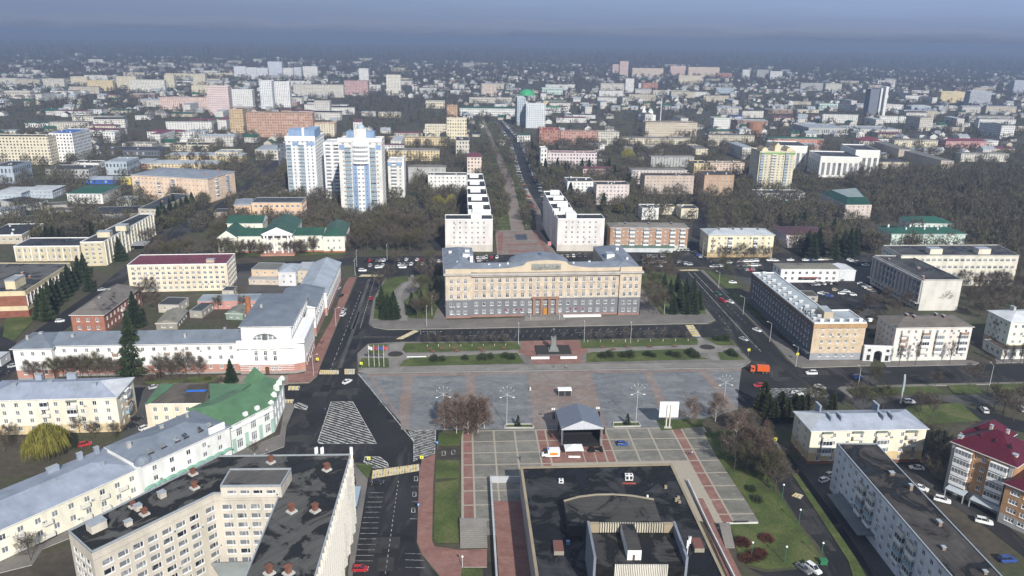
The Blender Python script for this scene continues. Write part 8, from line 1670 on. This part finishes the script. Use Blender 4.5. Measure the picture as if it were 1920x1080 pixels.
pc((680, 509), 3, 'suv', 'white', 'white car crossing at the top of the left street'); pc((710, 503), 20, 'suv', 'white', 'white car turning into the car park north of the left garden'); pc((755, 503), 5, 'suv', 'white', 'white estate car on the street north of the left garden')
mixc_ = ['white']*7+['silver']*4+['black']*4+['grey']*4+['red', 'blue', 'beige', 'white', 'silver']
def row(p0, p1, n, ang, where, skip=.12, jit=6, full=True):
    a, b = G(*p0), G(*p1)
    for i in range(n):
        if rc.random() < skip: continue
        p = a.lerp(b, (i+.5)/n); col = rc.choice(mixc_); kd = rc.choice(['sedan', 'hatch', 'suv', 'sedan']); nm = {'sedan': 'sedan', 'hatch': 'hatchback', 'suv': 'tall car'}[kd]
        car(p.x+rc.uniform(-.2, .2), p.y+rc.uniform(-.4, .4), ang+rc.choice([0, 180])+rc.uniform(-jit, jit)*.3, kd, col, f'{col} {nm} parked {where}', f'{col} {nm}s parked {where}', full, 'parked_car')
row((684, 490), (723, 490), 6, 85, 'in the back row north-west of the government building, left'); row((745, 489), (800, 488), 8, 85, 'in the back row north-west of the government building, right'); row((690, 500), (730, 499), 5, 88, 'in the front row above the left garden, left half', .3); row((746, 498), (795, 497), 7, 88, 'in the front row above the left garden, right half')
row((800, 492), (832, 491), 5, 88, 'left of the government building rear corner'); row((893, 485), (935, 484), 8, 88, 'behind the left rear wing of the government building'); row((1040, 482), (1100, 481), 11, 88, 'behind the right rear wing of the government building'); row((898, 491), (912, 491), 2, 5, 'at the left end of the rear court', .0)
row((1203, 483), (1248, 482), 9, 86, 'in the upper row before the orange brick block'); row((1203, 493), (1250, 492), 9, 86, 'in the second row before the orange brick block'); row((1262, 471), (1292, 470), 5, 88, 'at the door of the orange brick block'); row((1230, 501), (1240, 501), 1, 3, 'alone in the third row before the orange brick block', 0); row((1272, 493), (1296, 498), 4, 10, 'on the corner above the right avenue', 0); row((1298, 474), (1325, 488), 5, 165, 'along the kerb left of the cream four-storey block', 0)
row((1334, 492), (1358, 491), 4, 5, 'in the lot behind the lawn of the right avenue, left'); row((1334, 501), (1355, 500), 4, 5, 'in the lot behind the lawn of the right avenue, front'); row((1365, 494), (1378, 494), 2, 5, 'in the middle of the northern lot', 0); row((1383, 492), (1420, 491), 4, 5, 'before the cream four-storey block', 0); row((1384, 500), (1425, 499), 5, 5, 'in the second line before the cream four-storey block', 0); row((1387, 508), (1425, 508), 5, 5, 'just beyond the end of the slate-grey block'); row((1430, 490), (1560, 488), 14, 5, 'along the street before the pink maroon-roofed house', .3); row((1370, 531), (1378, 531), 1, 172, 'alone on the brown lot beside the avenue lawn', 0)
row((1455, 532), (1480, 535), 5, 95, 'below the two-storey office, left'); row((1518, 535), (1570, 532), 9, 95, 'below the two-storey office, right'); row((1570, 526), (1590, 522), 5, 95, 'beside the white windowless shed'); row((1560, 545), (1592, 549), 3, 170, 'in the middle cluster of the right car park, upper', 0); row((1575, 551), (1602, 555), 4, 170, 'in the middle cluster of the right car park, lower', 0); row((1538, 551), (1556, 557), 3, 165, 'by the brown garage', 0); row((1612, 533), (1640, 549), 6, 165, 'along the foot of the pier-fronted hall', 0); row((1590, 488), (1625, 500), 6, 165, 'in the lane behind the pier-fronted hall')
row((850, 372), (857, 400), 9, 5, 'in the court left of the white terrace'); row((492, 352), (520, 345), 6, 88, 'at the foot of the leftmost tower'); row((520, 365), (548, 355), 6, 60, 'in the curve below the leftmost tower'); row((632, 385), (634, 400), 4, 88, 'between the two tall towers')
for p0, p1, n, w_ in (((1000, 395), (981, 345), 14, 'near left side'), ((1027, 395), (1009, 345), 14, 'near right side'), ((979, 343), (956, 268), 46, 'middle left side'), ((1007, 343), (977, 266), 46, 'middle right side'), ((1014, 345), (984, 270), 40, 'outer right side'), ((953, 262), (930, 228), 60, 'far left side'), ((972, 260), (943, 228), 60, 'far right side')): row(p0, p1, n, -32, 'along the '+w_+' of the avenue', .08, 6, False)
if FARC:
    fm2 = MB(); mm_ = []; ix = {}
    for x, y, ang, kind, col in FARC:
        body, glass = carmesh(kind, col)[:2]; c, sn = math.cos(rad(ang)), math.sin(rad(ang))
        for me in (body, glass):
            m_ = me.materials[0]
            if m_ not in mm_: mm_.append(m_)
            for p in me.polygons: fm2.quad([(x+me.vertices[i].co.x*c-me.vertices[i].co.y*sn, y+me.vertices[i].co.x*sn+me.vertices[i].co.y*c, me.vertices[i].co.z+.06) for i in p.vertices], mm_.index(m_))
    fm2.build('distant_cars', mm_)['kind'] = 'stuff'
print('cars', NC[0])
# ---- truck, ambulance ------------------------------------------------------
def wheels(t, pts, r=.5):
    w_ = MB(); w_.tube((0, -.15, 0), (0, .15, 0), r, seg=12); w_.tube((0, -.16, 0), (0, .16, 0), r*.5, seg=8, mi=1); me = w_.mesh('wheel', [TYRE, RIM])
    for x, y in pts: addobj('wheel', me, t, (x, y, r))
v = G(1424, 699); ORG = plain((.62, .11, .02), .35); t = thing('refuse_truck', 'orange refuse truck turning at the right corner of the square', 'truck', (v.x, v.y, .06), rad(172))
m = MB(); m.box(2.0, -1.2, .9, 3.6, 1.2, 2.6); m.box(3.3, -1.15, .6, 3.75, 1.15, 1.3); m.build('cab', [ORG], t); m = MB(); m.box(3.605, -1.0, 1.7, 3.63, 1.0, 2.45); m.box(2.4, -1.225, 1.7, 3.3, -1.203, 2.4); m.box(2.4, 1.203, 1.7, 3.3, 1.225, 2.4); m.build('windows', [CGL], t)
m = MB(); m.box(-3.6, -1.25, 1.1, 1.2, 1.25, 3.2)
for i in range(6): m.box(-3.4+i*.85, -1.31, 1.2, -3.3+i*.85, -1.255, 3.1); m.box(-3.4+i*.85, 1.255, 1.2, -3.3+i*.85, 1.31, 3.1)
m.build('hopper', [ORG], t); m = MB(); m.box(-3.7, -.9, .6, 3.4, .9, .89); m.build('chassis', [DARK], t); wheels(t, [(2.7, -1), (2.7, 1), (-1.2, -1), (-1.2, 1), (-2.5, -1), (-2.5, 1)])
v = G(1032, 856); t = thing('ambulance', 'white ambulance with orange side panel parked left of the stage', 'ambulance', (v.x, v.y, .1), rad(184))
m = MB(); loft(m, [(1.0, .4, 1.5, .95), (1.6, .4, 1.45, .95), (2.6, .45, 1.1, .9), (2.9, .5, .8, .8)], 0); m.build('cab', [WHITE], t); m = MB(); loft(m, [(1.0, 1.4, 2.2, .9), (1.4, 1.45, 2.15, .85), (2.1, 1.3, 1.35, .85)], 0); m.build('windows', [CGL], t)
m = MB(); m.box(-2.9, -1.05, .4, .98, 1.05, 2.7); m.build('box_body', [WHITE], t); m = MB(); m.box(-2.2, 1.06, .9, .3, 1.075, 1.9); m.box(-2.2, -1.075, .9, .3, -1.06, 1.9); m.build('side_panel', [plain((.62, .25, .05), .4)], t); m = MB(); m.box(.5, -.7, 2.7, .8, .7, 2.9); m.build('light_bar', [plain((.05, .15, .6), .3)], t); wheels(t, [(2.1, -.85), (2.1, .85), (-1.7, -.85), (-1.7, .85)], .36)
# ---- the stage -------------------------------------------------------------
def stage():
    a = G(1053, 840); b = G(1127, 838); d = b-a; ang = math.atan2(d.y, d.x); W_ = d.length; t = thing('open_air_stage', 'open-air concert stage with blue-grey tent roof and black backdrop on the plaza', 'stage', (a.x, a.y, .1), ang)
    dp = 12.5; h = 7.2; BLK = plain((.012, .012, .013), .9); TAR = plain((.13, .15, .19), .5, name='tarpaulin'); ALU = plain((.55, .56, .58), .35, .5, .5)
    me = MB()
    for (dx, dy) in ((-.2, -.2), (.2, -.2), (.2, .2), (-.2, .2)): me.tube((dx, dy, 0), (dx, dy, h+.7), .035, seg=4)
    for k in range(13):
        z = .2+k*.6
        for i in range(4):
            q = [(-.2, -.2), (.2, -.2), (.2, .2), (-.2, .2)]; A_, B_ = q[i], q[(i+1) % 4]; me.tube((*A_, z), (*B_, z+.6), .02, seg=3)
    tw_ = me.mesh('truss_tower', [ALU])
    for x, y in ((0, 0), (W_, 0), (0, dp), (W_, dp)): addobj('truss_tower', tw_, t, (x, y, 0))
    m = MB(); m.box(.3, .3, 0, W_-.3, dp-.3, 1.2); m.build('platform', [BLK], t)
    m = MB(); m.box(.5, dp-.6, 1.21, W_-.5, dp-.5, h); m.box(.42, .5, 1.21, .5, dp-.61, h); m.box(W_-.5, .5, 1.21, W_-.42, dp-.61, h); m.box(1.0, 6.5, 1.21, W_-1.0, 6.6, h-.3); m.build('curtains', [BLK], t)
    m = MB(); o = .5; x0, x1, y0, y1 = -o, W_+o, -.8, dp+.8; xm = W_/2
    m.quad([(x0, y0, h), (xm, y0+.6, h+2.6), (xm, y1-.6, h+2.6), (x0, y1, h)][::-1]); m.quad([(xm, y0+.6, h+2.6), (x1, y0, h), (x1, y1, h), (xm, y1-.6, h+2.6)][::-1]); m.quad([(x0, y0, h), (x1, y0, h), (xm, y0+.6, h+2.6)], 1); m.quad([(x1, y1, h), (x0, y1, h), (xm, y1-.6, h+2.6)], 1)
    m.quad([(x0, y0, h-.35), (x1, y0, h-.35), (x1, y0, h), (x0, y0, h)], 1); m.quad([(x0, y1, h-.35), (x0, y0, h-.35), (x0, y0, h), (x0, y1, h)], 1); m.quad([(x1, y0, h-.35), (x1, y1, h-.35), (x1, y1, h), (x1, y0, h)], 1)
    m.build('tent_roof', [TAR, plain((.42, .43, .46), .5)], t)
    sp = MB()
    for k in range(4): sp.box(-.4, -.35, -.55*k-.5, .4, .35, -.55*k)
    sme = sp.mesh('speaker_stack', [BLK])
    for x, y in ((-.7, .6), (W_+.7, .6), (-1.2, dp-.5), (W_+1.2, dp-.5)): addobj('speaker_stack', sme, t, (x, y, h-.6))
    wb = MB(); 
    for x in (-.6, .1): wb.box(x-.25, -.25, 0, x+.25, .25, .5)
    wme = wb.mesh('stage_lamp', [WHITE])
    for x in (-1.1, W_+1.1): addobj('stage_lamp', wme, t, (x, dp, h+.4))
    # white canopy tent and flight cases in front
    c = G(1075, 851); tt = thing('canopy_tent', 'small white pavilion tent in front of the stage', 'tent', (c.x, c.y, .1), ang); m = MB(); s_ = 3.0
    q = [(-s_, -2), (s_, -2), (s_, 2), (-s_, 2)]
    for i in range(4): A_, B_ = q[i], q[(i+1) % 4]; m.quad([(*A_, 2.3), (*B_, 2.3), (0, 0, 3.5)]); m.quad([(*A_, 2.0), (*B_, 2.0), (*B_, 2.3), (*A_, 2.3)])
    m.build('canopy', [WHITE], tt); pl = MB(); pl.tube((0, 0, 0), (0, 0, 2.2), .04, seg=5); pme = pl.mesh('leg', [ALU])
    for A_ in q: addobj('leg', pme, tt, (A_[0]*.97, A_[1]*.95, 0))
    r = random.Random(2); cm_ = MB(); cm_.box(-.5, -.35, 0, .5, .35, .8); cme = cm_.mesh('flight_case', [BLK, ALU])
    for i in range(16):
        c = G(1096+r.uniform(0, 34), 843+r.uniform(-2, 5)); o = addobj('flight_case', cme, None, (c.x, c.y, .1), r.uniform(0, 3)); o.scale = (r.uniform(.5, 1.1), r.uniform(.5, 1.2), r.uniform(.5, 1.5)); tag(o, 'black equipment case among the gear at the right front of the stage', 'equipment case', 'equipment cases by the stage')
    c = G(1078, 854); m = MB(); m.box(c.x-2.2, c.y-1.6, .10, c.x+1.6, c.y-1.0, .5); tag(m.build('bench', [WHITE]), 'white bench on the red paving in front of the pavilion tent', 'bench')
stage()
c = G(1059, 743); t = thing('kiosk', 'small black booth with white roof standing alone on the square', 'kiosk', (c.x, c.y, .1), rad(4))
m = MB(); m.box(-2.4, 0, 0, 2.4, 2.2, 2.2); m.build('cabin', [plain((.03, .03, .035), .5)], t); m = MB(); m.box(-2.6, -.2, 2.2, 2.6, 2.4, 2.6); m.build('roof', [WHITE], t); m = MB()
for x in (-2.45, -.08, 2.3): m.box(x, -.08, 0, x+.15, -.003, 2.2)
m.build('frame', [GREY], t)
c = G(994, 732); m = MB(); m.tube((c.x, c.y, .1), (c.x, c.y, 1.2), .35, .28, 10); m.dome((c.x, c.y, 1.2), .3, .3, .2, 10, 3); tag(m.build('litter_bin', [wallm((.62, .6, .5))]), 'pale litter bin alone on the left half of the square', 'litter bin')
c = G(1252, 803); t = thing('billboard', 'big blank white billboard on twin posts at the corner of the square', 'billboard', (c.x, c.y, 0), rad(2)); hb = hof(1251, 756, 803)
m = MB(); m.box(-3.3, .2, hb-5.4, 3.3, .9, hb+.3); m.build('panel', [WHITE], t); pm = MB(); pm.tube((0, 0, 0), (0, 0, hb-.6), .28, .22, 8); pme = pm.mesh('post', [wallm((.6, .58, .52))])
for x in (-.7, .5): addobj('post', pme, t, (x, 0, 0))
m = MB(); m.box(-1.4, -.5, .1, 1.2, .5, .6); m.build('base', [CONC], t)
c = G(1688, 756); t = thing('billboard', 'tall narrow billboard seen almost edge-on beside the lavender roof', 'billboard', (c.x, c.y, 0), rad(64)); m = MB(); m.box(-3.2, -.3, 6, 3.2, .3, 10.5); m.build('panel', [plain((.40, .46, .48), .5)], t); m = MB(); m.tube((0, 0, 0), (0, 0, 6), .35, .3, 8); m.build('post', [wallm((.5, .5, .48))], t)
# ---- monument --------------------------------------------------------------
def figure(name_parts, h, pose='stand', colr=None, seed=0):
    """a standing or walking figure grown as one continuous skin over joints"""
    k = h/1.75; s = .22 if pose == 'walk' else .03
    J = {'pel': (0, 0, .95), 'chest': (0, .0, 1.30), 'neck': (0, 0, 1.48), 'head': (0, .02, 1.62), 'top': (0, .02, 1.72), 'shl': (-.17, 0, 1.42), 'shr': (.17, 0, 1.42), 'ell': (-.25, -.05, 1.14), 'elr': (.25, .06, 1.14), 'hal': (-.24, .10 if pose == 'walk' else .02, .90), 'har': (.25, -.06, .90),
         'hil': (-.09, 0, .92), 'hir': (.09, 0, .92), 'knl': (-.10, s, .50), 'knr': (.10, -s*.3, .50), 'anl': (-.10, s*1.1, .08), 'anr': (.10, -s*1.3, .10), 'tol': (-.11, s*1.1+.16, .03), 'tor': (.11, -s*1.3+.15, .03)}
    if pose == 'statue': J['ell'] = (-.27, .1, 1.2); J['hal'] = (-.12, .25, 1.3)
    Rr = {'pel': .13, 'chest': .15, 'neck': .06, 'head': .10, 'top': .07, 'shl': .075, 'shr': .075, 'ell': .05, 'elr': .05, 'hal': .038, 'har': .038, 'hil': .095, 'hir': .095, 'knl': .062, 'knr': .062, 'anl': .042, 'anr': .042, 'tol': .035, 'tor': .035}
    E_ = [('pel', 'chest'), ('chest', 'neck'), ('neck', 'head'), ('head', 'top'), ('chest', 'shl'), ('chest', 'shr'), ('shl', 'ell'), ('shr', 'elr'), ('ell', 'hal'), ('elr', 'har'), ('pel', 'hil'), ('pel', 'hir'), ('hil', 'knl'), ('hir', 'knr'), ('knl', 'anl'), ('knr', 'anr'), ('anl', 'tol'), ('anr', 'tor')]
    ks = list(J); me = D.meshes.new('sk'); me.from_pydata([tuple(c*k for c in J[q]) for q in ks], [(ks.index(a), ks.index(b)) for a, b in E_], []); ob = D.objects.new('sk', me); COL.objects.link(ob); md = ob.modifiers.new('s', 'SKIN')
    for i, q in enumerate(ks): me.skin_vertices[0].data[i].radius = (Rr[q]*k*(1.25 if pose == 'statue' and q in ('pel', 'chest', 'hil', 'hir', 'knl', 'knr') else 1),)*2
    me.skin_vertices[0].data[0].use_root = True; ob.modifiers.new('u', 'SUBSURF').levels = 1; bpy.context.view_layer.update()
    ev = ob.evaluated_get(bpy.context.evaluated_depsgraph_get()); out = D.meshes.new_from_object(ev); D.objects.remove(ob); out.materials.clear()
    return out, k
def person(px, ang, jacket, legs, label, pose='walk', group=None):
    key = (pose,)
    if key not in WMESH: WMESH[key] = figure(None, 1.75, pose)
    src, k = WMESH[key]; me = src.copy(); me.name = 'person'
    for m_ in (plain(jacket, .8), plain(legs, .8), plain((.50, .33, .25), .6), plain((.05, .035, .025), .8)): me.materials.append(m_)
    for p in me.polygons:
        z = p.center.z; x = abs(p.center.x); p.material_index = 1 if z < .98 and x < .2 else (3 if z > 1.66 else (2 if z > 1.5 or (x > .2 and z < .95) else 0))
    c = G(*px); o = addobj('person', me, None, (c.x, c.y, .16), rad(ang)); tag(o, label, 'person', group); return o
BR = plain((.06, .065, .06), .4, .5, .3, name='bronze'); c = G(1037, 658); t = thing('monument', 'dark bronze statue of a standing man on a tall grey granite pedestal', 'monument', (c.x, c.y, .2), rad(4)); GRN = wallm((.20, .21, .20))
m = MB(); m.box(-7.5, -5.5, 0, 7.5, 5.0, .5, 1, top=2); m.box(-2.2, -2.6, .51, 2.2, 1.5, 1.0); m.box(-1.5, -1.6, 1.0, 1.5, 1.2, 2.2); m.box(-1.0, -1.0, 2.2, 1.0, 1.0, 6.0); m.box(-1.15, -1.15, 6.0, 1.15, 1.15, 6.3); m.build('pedestal', [GRN, wallm((.14, .14, .14)), plain((.030, .028, .022), .95)], t)
me, k = figure(None, 4.6, 'statue'); me.materials.append(BR); o = addobj('statue', me, t, (0, 0, 6.2), math.pi)
m = MB(); m.box(-10.2, -9.2, 0, -2.6, -8.6, .9); m.box(2.0, -9.2, 0, 9.0, -8.6, .9); m.build('low_wall', [WHITE], t)
for i, (px_, a_, j_, l_, lb) in enumerate([((1038, 690), 90, (.05, .04, .05), (.03, .03, .04), 'person in black climbing the monument steps'), ((1062, 692), 60, (.45, .43, .42), (.03, .03, .03), 'person in pale jacket crossing the square below the monument'), ((975, 864), 200, (.04, .05, .05), (.04, .04, .05), 'person in dark clothes walking on the grey tiles left of the ambulance'), ((1291, 855), 30, (.05, .05, .12), (.02, .02, .02), 'person in dark blue on the red strip of the plaza, left of the pair'), ((1297, 855), 30, (.5, .45, .42), (.06, .06, .08), 'person in pale top on the red strip of the plaza, right of the pair'),
        ((600, 644), 80, (.03, .03, .03), (.03, .03, .03), 'person in black on the red pavement by the corner building'), ((603, 646), 80, (.22, .03, .06), (.05, .02, .04), 'person in dark red on the red pavement'), ((606, 643), 80, (.20, .03, .08), (.03, .03, .03), 'person in crimson at the right of the trio on the red pavement'), ((501, 851), 10, (.30, .30, .33), (.05, .05, .06), 'person in grey on the pavement in front of the bank'), ((610, 774), 90, (.05, .1, .4), (.04, .04, .05), 'person in blue crossing the roadway left of the striped triangle'), ((790, 1010), 60, (.1, .1, .1), (.05, .05, .1), 'x')][:10]): person(px_, a_, j_, l_, lb)
# ---- lamps, flags, signs ---------------------------------------------------
def lampmesh(h, arms, kind):
    m = MB(); m.tube((0, 0, 0), (0, 0, h), .11, .07, 8); hm = MB()
    if kind == 'fan':
        for i in range(arms):
            a = rad(-62+124*i/(arms-1)); e_ = (math.sin(a)*2.6, .3, h+math.cos(a)*2.6); m.tube((0, 0, h-.2), e_, .035, .025, 5); hm.box(e_[0]-.10, e_[1]-.2, e_[2]-.06, e_[0]+.10, e_[1]+.2, e_[2]+.05)
        for sx in (-1, 1): e_ = (sx*2.2, -.2, h-1.1); m.tube((0, 0, h-.3), e_, .05, .04, 5); hm.box(e_[0]-.35, e_[1]-.15, e_[2]-.1, e_[0]+.35, e_[1]+.15, e_[2]+.08)
    elif kind == 'globe': hm.dome((0, 0, h+.2), .3, .3, .3, 10, 6, full=True)
    else:
        for i in range(arms): sx = 1 if i == 0 else -1; e_ = (sx*1.6, 0, h+.5); m.tube((0, 0, h-.1), e_, .05, .04, 5); hm.box(e_[0]-.1, -.14, e_[2]-.08, e_[0]+sx*.6, .14, e_[2]+.06)
    return m, hm
LMP = {}
def lamp(px, h, arms, kind, ang, label, group=None, colr=None):
    key = (h, arms, kind, colr)
    if key not in LMP:
        m, hm = lampmesh(h, arms, kind); LMP[key] = (m.mesh('pole', [plain(colr or (.50, .50, .50), .4)]), hm.mesh('lamp_head', [plain((.78, .78, .75), .4)]))
    c = G(*px); t = thing('street_lamp', label, 'street lamp', (c.x, c.y, .05), rad(ang), group); addobj('pole', LMP[key][0], t); addobj('lamp_head', LMP[key][1], t)
for px_, w_ in (((832, 800), 'behind the birch clump'), ((950, 800), 'by the left grass box'), ((1192, 794), 'by the right grass box'), ((1355, 775), 'behind the bare birches, right end of the square')): lamp(px_, 12.3, 5, 'fan', 4, f'tall white fan-armed lamp mast {w_}')
for px_, a_, w_ in (((1443, 641), 150, 'on the right avenue, middle'), ((1393, 590), 150, 'on the right avenue, upper'), ((1347, 540), 150, 'on the right avenue beside the lawn'), ((1492, 688), 150, 'before the slate-grey block, nearest'), ((1608, 730), 100, 'on the right green strip, left'), ((1855, 724), 100, 'on the right green strip, right'), ((630, 612), 0, 'on the red pavement, upper'), ((588, 705), 0, 'at the lower corner of the red pavement'), ((666, 517), 90, 'at the top of the left street'), ((669, 500), 90, 'behind the top of the left street'), ((1317, 481), 90, 'left of the cream four-storey block'), ((726, 487), 90, 'in the left car park'), ((800, 612), 90, 'on the kerb left of the government building'), ((810, 592), 90, 'in the left garden'), ((972, 646), 90, 'left of the monument'), ((1095, 642), 90, 'right of the monument'), ((1182, 644), 90, 'on the strip farther right of the monument'), ((1245, 590), 90, 'in the right garden'), ((1420, 868), 60, 'in the thicket beside the side road')): lamp(px_, 8.8, 2 if w_.startswith(('at the top', 'left of the cream', 'in the left car')) else 1, 'arm', a_, f'pale street lamp {w_}')
for i, (px_, w_) in enumerate((((1466, 936), 'highest up the path'), ((1497, 984), 'second down the path'), ((1539, 1048), 'lowest, by the corner of the lawn'), ((1471, 1055), 'inside the lawn, right'), ((1408, 1047), 'inside the lawn, left'))): lamp(px_, 4.6, 1, 'globe', 0, f'green post lamp with white globe {w_}', 'green globe lamps on the right lawn', (.05, .16, .10))
lamp((867, 1064), 3.0, 1, 'globe', 0, 'short pale globe lamp on the red pavement left of the theatre', None, (.55, .55, .55))
for x in (975+20, 1049): lamp((x, 600), 4.5, 1, 'globe', 0, 'ornate lantern beside the steps of the government building, ' + ('left' if x < 1000 else 'right'), None, (.6, .6, .58))
for i, (x, fc) in enumerate(((692, (.62, .6, .6)), (702, (.30, .05, .07)), (711, (.05, .08, .35)), (720, (.45, .08, .08)))):
    c = G(x, 688); t = thing('flagpole', ('white', 'dark red', 'blue', 'red')[i]+' flag on a tall white pole beside the left round flower bed', 'flagpole', (c.x, c.y, .1)); m = MB(); m.tube((0, 0, 0), (0, 0, 9.5), .08, .05, 6); m.build('pole', [WHITE], t)
    m = MB(); n = 5
    for j in range(n): xa, xb = .1+1.5*j/n, .1+1.5*(j+1)/n; ya, yb_ = .15*math.sin(j*1.5), .15*math.sin((j+1)*1.5); m.quad([(xa, ya, 7.6-.1*j), (xb, yb_, 7.5-.1*j), (xb, yb_, 8.9-.1*j), (xa, ya, 9.1-.1*j)])
    m.build('flag', [plain(fc, .7)], t)
YS_ = plain((.75, .72, .05), .5)
for px_, w_ in (((596, 686), 'on the red pavement above the upper crossing'), ((678, 694), 'on the left corner of the lawns'), ((692, 875), 'at the left end of the lower crossing'), ((791, 873), 'at the right end of the lower crossing'), ((1403, 668), 'at the right corner of the promenade'), ((1494, 676), 'at the corner of the slate-grey block'), ((1452, 838), 'on the path corner right of the thicket')):
    c = G(*px_); t = thing('crossing_sign', f'yellow-backed pedestrian sign {w_}', 'road sign', (c.x, c.y, .1)); m = MB(); m.tube((0, 0, 0), (0, 0, 3.2), .04, seg=6); m.build('post', [GREY], t)
    m = MB(); m.box(-.55, -.05, 2.3, .55, .05, 3.4); m.build('plate', [YS_], t); m = MB(); m.quad([(-.32, -.06, 2.5), (.32, -.06, 2.5), (0, -.06, 3.1)]); m.build('symbol', [plain((.05, .1, .45), .5)], t)
for px_, w_ in (((820, 842), 'by the lawn right of the striped corner'), ((785, 960), 'on the kerb beside the red pavement'), ((609, 775), 'x')):
    if w_ == 'x': continue
    c = G(*px_); t = thing('parking_sign', f'blue parking sign {w_}', 'road sign', (c.x, c.y, .1)); m = MB(); m.tube((0, 0, 0), (0, 0, 2.6), .04, seg=6); m.build('post', [GREY], t); m = MB(); m.box(-.35, -.05, 1.9, .35, .05, 2.7); m.build('plate', [plain((.03, .18, .55), .5)], t); m = MB(); m.box(-.15, -.07, 2.05, -.07, -.053, 2.55); m.box(-.07, -.07, 2.47, .14, -.053, 2.55); m.box(.07, -.07, 2.3, .14, -.053, 2.47); m.box(-.07, -.07, 2.25, .07, -.053, 2.32); m.build('letter', [WHITE], t)
bm_ = MB(); bm_.box(-.9, -.25, .4, .9, .25, .5); bm_.box(-.9, .2, .5, .9, .28, .9); bm_.box(-.8, -.2, 0, -.7, .2, .4); bm_.box(.7, -.2, 0, .8, .2, .4); bme = bm_.mesh('bench', [plain((.16, .075, .06), .6)])
for side, xs_ in (('left', (806, 828, 852, 899, 945, 812, 857, 905)), ('right', (1130, 1177, 1218, 1265, 1219, 1150))):
    for i, x in enumerate(xs_): c = G(x, (661.5 if i > 4 else 657.0)-.012*(x-806)); o = addobj('bench', bme, None, (c.x, c.y, .17), rad(5)); tag(o, f'dark red bench along the path {side} of the monument', 'bench', f'benches {side} of the monument')
bx = MB(); bx.box(-4, -.2, .2, 4, .2, .5); tag(addobj('bench', bx.mesh('bench', [WHITE]), None, (*G(781, 671)[:2], .17), rad(5)), 'long white bench on the lawn by the left round flower bed', 'bench')
# plaza boxes of grass: stone rims
for q, lb in (([(946, 803), (1000, 803), (996, 797), (949, 797)], 'stone rim of the grass box left of the stage'), ([(1150, 801), (1200, 800), (1196, 793), (1151, 794)], 'stone rim of the grass box right of the stage')):
    P = [G(*p_) for p_ in q]; m = MB()
    for i in range(4):
        a, b = P[i], P[(i+1) % 4]; n = (b-a).normalized().cross(Vector((0, 0, 1)))*.3; m.poly([(v.x, v.y) for v in (a, b, b+n, a+n)], .05, .55+.002*i)
    tag(m.build('planter_rim', [CONC]), lb, 'planter')
c = G(1543, 1057); m = MB(); m.box(c.x-.9, c.y-.6, .05, c.x+.9, c.y+.6, 1.2); m.box(c.x-1, c.y-.7, 1.2, c.x+1, c.y+.7, 1.35); tag(m.build('waste_container', [plain((.03, .16, .07), .5)]), 'dark green waste container beside the white car below the lawn', 'waste container')
c = G(650, 1010); 
def shelter(label, px, L_, c_):
    v = G(*px); t = thing('bus_shelter', label, 'bus shelter', (v.x, v.y, .14), rad(-86)); m = MB(); m.box(-L_/2, -1, 2.4, L_/2, 1, 2.55); m.build('roof', [plain(c_, .4)], t); m = MB(); m.box(-L_/2, .9, .2, L_/2, .95, 2.3); m.build('back_panel', [GLASSB], t)
    pm_ = MB(); pm_.tube((0, 0, 0), (0, 0, 2.4), .05, seg=6); pe = pm_.mesh('post', [GREY])
    for x in (-L_/2+.2, L_/2-.2): addobj('post', pe, t, (x, -.8, 0))
shelter('slim blue-grey canopy along the ribbed side of the hotel', (667, 945), 10, (.30, .38, .45))
# ---- air: haze between the camera and the far districts ---------------------
hz = MB(); hz.box(-16500, -600, -1, 16500, 15800, 134); hzo = hz.build('haze', [])
hm_ = D.materials.new('haze_air'); hm_.use_nodes = True; ht = hm_.node_tree; ht.nodes.clear(); ho = N(ht, 'ShaderNodeOutputMaterial'); pv = N(ht, 'ShaderNodeVolumePrincipled')
pv.inputs['Color'].default_value = (.30, .385, .565, 1); pv.inputs['Density'].default_value = .00026; pv.inputs['Anisotropy'].default_value = .1; L(ht, pv.outputs[0], ho.inputs['Volume']); hzo.data.materials.append(hm_); hzo['kind'] = 'stuff'
